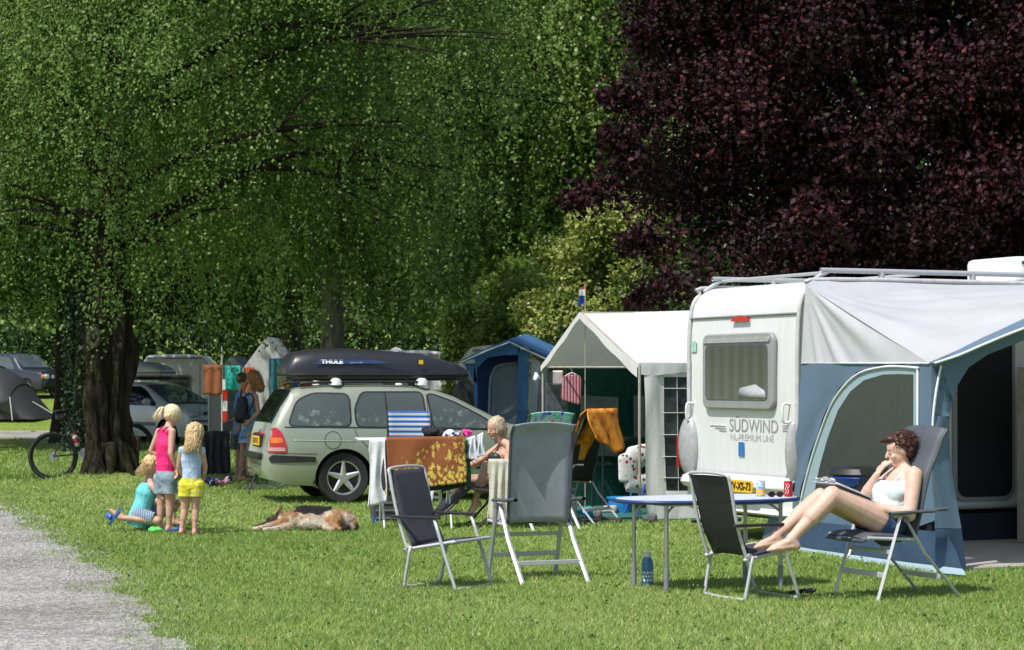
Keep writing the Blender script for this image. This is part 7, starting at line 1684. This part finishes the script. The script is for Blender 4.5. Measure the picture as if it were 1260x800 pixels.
bo2 = MB().lathe([(.03, 0), (.036, .01), (.036, .15), (.02, .17), (.02, .19), (.001, .19)], (.36, -.05, .42), 18, (-.18, 0, 1)).build('water_bottle', M('bottle_white', (.6, .6, .6), .4), bike, smooth=40)
MB().lathe([(.0368, .05), (.0368, .12)], (.36, -.05, .42), 18, (-.18, 0, 1)).build('band', REDL, bo2); MB().lathe([(.024, .17), (.024, .195), (.001, .2)], (.36, -.05, .42), 18, (-.18, 0, 1)).build('cap', REDL, bo2)
MB().lathe([(.001, -.075), (.085, -.075), (.085, -.068), (.001, -.068)], (.44, 0, .30), 22, (0, 1, 0)).build('chainring', SILV, bike)
MB().tube([(.44, -.09, .30), (.50, -.09, .145), (.50, -.15, .145)], .010, 6).build('crank', BLACK, bike); MB().tube([(.44, .09, .30), (.38, .09, .455), (.38, .15, .455)], .010, 6).build('crank', BLACK, bike)
bs = V(((161-CX)*32.6/FP, 32.6, 0)); bs.z = float(terrain(bs.x, 32.6))
wc = thing('wicker_crate', 'small brown wooden crate behind the right foot of the hollow birch', 'crate', bs)
MB().box((0, 0, .55), (.26, .22, .22)).build('box', M('crate_wood', (.16, .09, .05), .8, bmp=.3), wc, bevel=.008); MB().box((0, 0, .22), (.22, .18, .44)).build('stand', M('crate_dark', (.05, .035, .025), .8), wc, bevel=.008)
for z in (.49, .55, .61): MB().box((0, -.113, z), (.25, .008, .04)).build('slat', M('crate_wood', (.16, .09, .05), .8, bmp=.3), wc)
# black cloth over a small rack, heap beside the children
cb_ = V(((266-CX)*34.5/FP, 34.5, 0)); rk2 = thing('clothes_airer', 'low airer fully covered by a black cloth beside the small girl', 'airer', cb_)
mb = MB(); mb.tube([(-.22, -.15, .68), (.22, -.15, .68), (.22, .15, .68), (-.22, .15, .68)], .012, 6, closed=True); mb.build('frame', RW, rk2)
for x in (-.2, .2): MB().tube([(x, -.15, .68), (x, .2, 0)], .01, 6).build('leg', RW, rk2); MB().tube([(x, .15, .68), (x, -.1, 0)], .01, 6).build('leg', RW, rk2)
drape('cloth', 'black cloth hanging over the low airer between the girls and the car', M('cloth_black', (.022, .02, .024), .8, bmp=.3, bs=10), None, -.22, .23, .70, .02, .05, -.16, 4, .022, cat='cloth', parent_rot=0, base=cb_)
hp_ = gnd(268, 600)
heap('blanket', 'crumpled navy, white and red flag pattern blanket on the grass by the small girl', 'blanket', hp_, (.20, .16, .13), M_tex('blanket_flag', lambda nt, v: ramp(nt, noise_tex(nt, v, 7, 3), [(.42, (.012, .015, .05)), (.5, (.02, .02, .07)), (.53, (.5, .5, .52)), (.60, (.5, .03, .05)), (.66, (.45, .5, .55))]), .9), 21, amp=.03)
for px, py, a in ((282, 586, .4), (291, 585, 1.9)): shoe('black slipper lying in the grass left of the bare feet' if px < 285 else 'black slipper lying nearest the bare feet', gnd(px, py), a, (.021, .02, .02), True)
# ------------------------------------------------------------------ blue awning tent behind the estate car
YB = 37.0; K = lambda px, py, d=0.: at(px, py, YB+d)
Bp = V((K(612, 500).x, YB, 0))
bt2 = thing('blue_awning', 'navy blue peaked awning with a pale curtain, behind the front of the estate car', 'awning', Bp)
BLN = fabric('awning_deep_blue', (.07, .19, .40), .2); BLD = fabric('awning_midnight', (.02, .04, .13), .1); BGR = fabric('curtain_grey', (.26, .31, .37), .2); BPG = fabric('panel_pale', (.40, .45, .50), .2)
gz0 = lambda px, d=0.: V((K(px, 500, d).x, YB+d, .01))
mb = MB(); strip(mb, [K(567, 443), K(598, 429), K(627, 417)], [K(583, 443, 2.6), K(608, 430, 2.8), K(648, 411, 3.2)], 3); strip(mb, [K(627, 417), K(650, 428), K(676, 440)], [K(648, 411, 3.2), K(664, 416, 3.2), K(690, 428, 3.2)], 3); mb.build('roof', BLN, bt2, world=True, smooth=180)
mb = MB(); strip(mb, [K(649, 411.5, 3.2), K(676, 424, 3.2), K(700, 436, 3.2)], [K(700, 405, 6), K(716, 412, 6), K(740, 425, 6)], 3); mb.build('rear_roof', WHC, bt2, world=True, smooth=180)
mb = MB(); strip(mb, [K(567, 443, -.03), K(598, 429, -.03), K(627, 417, -.03), K(650, 429, -.03), K(676, 441, -.03)], [K(568, 448, -.03), K(598, 434, -.03), K(627, 422, -.03), K(650, 433, -.03), K(676, 445, -.03)], 2); mb.build('valance', BLN, bt2, world=True, smooth=180)
MB().tube([K(567, 446, -.05), K(598, 432, -.05), K(627, 421, -.05), K(650, 432, -.05), K(676, 444, -.05)], .014, 6).build('piping', PIPW, bt2, world=True)
mb = MB(); strip(mb, [K(570, 447), K(583, 447)], [K(584, 470), K(587, 470)], 3); strip(mb, [K(583, 447), K(587, 447)], [gz0(583), gz0(588)], 6)
strip(mb, [K(583, 440), K(605, 431), K(627, 422), K(640, 428)], [K(588, 452), K(600, 440), K(620, 437), K(638, 437)], 3); strip(mb, [K(638, 428), K(652, 434)], [gz0(634), gz0(646)], 6)
mb.build('front_wall', BLN, bt2, world=True, smooth=180)
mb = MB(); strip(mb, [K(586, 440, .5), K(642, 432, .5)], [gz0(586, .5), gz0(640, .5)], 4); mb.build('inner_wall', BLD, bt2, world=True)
mb = MB(); strip(mb, [K(606, 462, .42), K(612, 453, .42), K(622, 449, .42), K(637, 449, .42)], [gz0(603, .42), gz0(612, .42), gz0(622, .42), gz0(636, .42)], 6, .03, 7, V((0, -1, 0))); mb.build('curtain', BGR, bt2, world=True, smooth=180)
MB().tube([gz0(601, .4), K(603, 480, .4), K(607, 458, .4), K(614, 450, .4), K(637, 447, .4)], .03, 6, smooth=3).build('trim', M('trim_grey', (.22, .24, .28), .7), bt2, world=True, smooth=180)
mb = MB(); strip(mb, [K(654, 440), K(664, 444)], [gz0(648), gz0(656)], 6); mb.build('side_panel', BPG, bt2, world=True); mb = MB(); strip(mb, [K(664, 444), K(673, 446)], [gz0(656), gz0(668)], 6); mb.build('side_window', M('clear_curtain2', (.12, .15, .17), .15), bt2, world=True)
for px in (585, 640, 672): MB().tube([gz0(px, .1), K(px, 440, .1)], .018, 6).build('pole', ALU, bt2, world=True)
# ------------------------------------------------------------------ caravans, tents and laundry further back
def bgcaravan(label, px0, px1, ytop, Y, col, ang=0., stripe=(.3, .3, .32)):
    a, b_ = at(px0, ytop, Y), at(px1, ytop, Y); L = b_.x-a.x; h = a.z; c = V(((a.x+b_.x)/2, Y, 0)); c.z = float(terrain(c.x, Y))
    h -= c.z; t = thing('caravan', label, 'caravan', c, ang, 'caravans in the background')
    pr = [(-L/2+.05, .45), (-L/2, 1.0), (-L/2+.06, h-.35), (-L/2+.3, h-.03), (-L/2+.6, h), (L/2-.6, h), (L/2-.3, h-.03), (L/2-.06, h-.35), (L/2, 1.0), (L/2-.05, .45)]
    MB().slab([(x, -.02, z) for x, z in pr], (0, 2.1, 0)).build('body', M('bgc_%d' % int(px0), col, .4, var=.06, scale=2), t, bevel=.06, smooth=40)
    n = max(1, int(L/1.6))
    for k in range(n):
        x = -L/2+L*(k+.5)/n; f = MB().slab(rrect(x-.42, h*.5, x+.42, h*.5+.55, .07, 3, fn=lambda p, q: V((p, -.03, q))), (0, -.02, 0)).build('window', GREYP, t); MB().slab(rrect(x-.37, h*.5+.05, x+.37, h*.5+.5, .05, 3, fn=lambda p, q: V((p, -.052, q))), (0, -.006, 0)).build('pane', CARGL, f)
    MB().box((0, -.03, .9), (L-.3, .012, .06)).build('stripe', M('bgs', stripe, .5), t); MB().box((0, -.04, h-.1), (L-.6, .06, .05)).build('awning_rail', GREYP, t)
    MB().lathe([(.15, -.1), (.31, -.09), (.31, .09), (.15, .1)], (.2, .1, .31), 20, (0, 1, 0)).build('wheel', TYRE, t); MB().lathe([(.15, -.1), (.31, -.09), (.31, .09), (.15, .1)], (.2, 1.95, .31), 20, (0, 1, 0)).build('wheel', TYRE, t)
    MB().box((0, 1, .42), (L-.3, 1.8, .1)).build('chassis', BLACK, t)
    return t
bgcaravan('cream caravan whose roof shows just left of the navy awning', 562, 668, 425, 42, (.72, .70, .62), R(3))
bgcaravan('white caravan behind the black roof box of the estate car', 430, 556, 431, 50, (.85, .85, .85), R(-2))
bgcaravan('white caravan behind the roof of the silver hatchback', 168, 262, 436, 58, (.85, .85, .86), R(2))
bgcaravan('white caravan far back to the right of the ivy covered trunk', 110, 172, 440, 72, (.8, .8, .8), R(4))
bgcaravan('grey white caravan between the tie dye dress and the estate car', 352, 440, 436, 54, (.8, .8, .8), R(-3))
def tent(label, px, ytop, Y, wpx, col, orange=False, ang=0., group=None):
    a = at(px, ytop, Y); w = wpx*Y/FP; gzz = float(terrain(a.x, Y)); h = a.z-gzz; t = thing('tent', label, 'tent', V((a.x, Y, gzz)), ang, group)
    m = fabric('tent_%d' % px, col, .2); hw = w/2; eh = h*.74; dp = 2.4
    E = [(-hw, 0, eh), (0, 0, h), (hw, 0, eh)]; mb = MB(); EV = [V(e) for e in E]; BV = [V((e[0], dp, e[2])) for e in E]; strip(mb, EV, BV, 3); mb.build('roof', m, t, smooth=30)
    mb = MB(); mb.poly([V((-hw, 0, 0)), V((-hw, 0, eh)), V((0, 0, h)), V((hw, 0, eh)), V((hw, 0, 0))]); strip(mb, [V((-hw, 0, 0)), V((-hw, dp, 0))], [V((-hw, 0, eh)), V((-hw, dp, eh))], 2); strip(mb, [V((hw, 0, 0)), V((hw, dp, 0))], [V((hw, 0, eh)), V((hw, dp, eh))], 2); mb.build('wall', m, t)
    if orange:
        for x in (-hw*.72, hw*.30): MB().slab([(x-.09, -.02, 0), (x+.09, -.02, 0), (x+.09, -.02, eh), (x-.09, -.02, eh)], (0, -.01, 0)).build('panel', M('tent_orange', (.55, .10, .02), .8), t)
    else: MB().slab(rrect(-hw*.4, .05, hw*.4, eh*.9, .1, 3, fn=lambda p, q: V((p, -.02, q))), (0, -.01, 0)).build('door', M('tent_door', (.07, .08, .09), .7), t)
    for x in (-hw, hw): MB().tube([(x, -.02, 0), (x, -.02, eh)], .02, 6).build('pole', ALU, t)
    return t
tent('pale grey peaked tent with vertical orange panels behind the ginger haired woman', 328, 414, 44, 56, (.62, .63, .64), True)
tent('grey tent behind the hanging brown and teal towels', 285, 438, 47, 56, (.30, .31, .33))
tent('white tent roof between the caravans above the roof box', 486, 427, 62, 90, (.85, .85, .85))
tent('dark green grey tent left of the navy awning behind the car bonnet', 570, 461, 40.5, 40, (.03, .035, .04))
def line_towel(label, px0, px1, y0, y1, Y, col, folds=2, pat=None, amp=.03):
    a, b_ = at(px0, y0, Y), at(px1, y1, Y); mb = MB(); c = V(((a.x+b_.x)/2, Y, b_.z))
    mb.grid(lambda u, v: V((a.x+(b_.x-a.x)*u, Y+amp*.4*math.sin(u*folds*6.28+v), a.z+(b_.z-a.z)*v*(1-.02*math.sin(u*8)))), 16, 12)
    m = pat or M('lt%d' % px0, col, .9, var=.2, scale=6, bmp=.4, bs=20)
    return tag(mb.build('towel', m, loc=c, smooth=180, solid=.01), label, 'towel', 'towels on the far washing lines')
line_towel('brown towel on the far line to the right of the silver hatchback roof', 250, 273, 449, 486, 43.6, (.26, .09, .035))
line_towel('bright teal towel on the far line beside the brown towel', 277, 296, 450, 480, 43.5, (.02, .38, .34), 1.5)
line_towel('light blue towel hanging left of the car tailgate glass', 331, 347, 441, 492, 42.5, (.10, .34, .46), 2, amp=.06)
line_towel('yellow striped towel hanging low between the car roof and its roof box, leftmost', 343, 358, 464, 482, 36.3, (.55, .30, .06))
line_towel('blue towel between the yellow ones seen under the roof box', 360, 366, 464, 480, 36.3, (.03, .15, .35))
line_towel('red patterned towel seen under the roof box', 368, 380, 465, 480, 36.2, (.4, .05, .06))
line_towel('orange yellow towel seen under the roof box, rightmost of the row', 382, 402, 467, 480, 36.3, (.60, .32, .07))
for px0, px1, y, Y, gl in ((246, 300, 449, 43.55, 'left'), (340, 405, 464, 36.35, 'right')):
    a, b_ = at(px0, y, Y), at(px1, y, Y); t = thing('washing_line', 'thin washing line on two poles carrying %s towels' % ('the brown and teal' if gl == 'left' else 'four low small'), 'washing line', V((a.x, Y, 0)))
    MB().tube([a, b_], .004, 5).build('line', RUB, t, world=True)
    for p in (a, b_): MB().tube([V((p.x, p.y, 0)), p], .009, 6).build('pole', RUB, t, world=True)
fl2 = at(273, 468, 45); ft = thing('feather_flag', 'narrow red and white banner behind the brown towel', 'banner', V((fl2.x, 45, 0)))
MB().tube([(0, 0, 0), (0, 0, 2.2)], .015, 6).build('pole', ALU, ft)
for k in range(4): MB().box((.06, 0, .75+.22*k), (.10, .01, .21)).build('panel', REDL if k % 2 == 0 else WHC, ft)
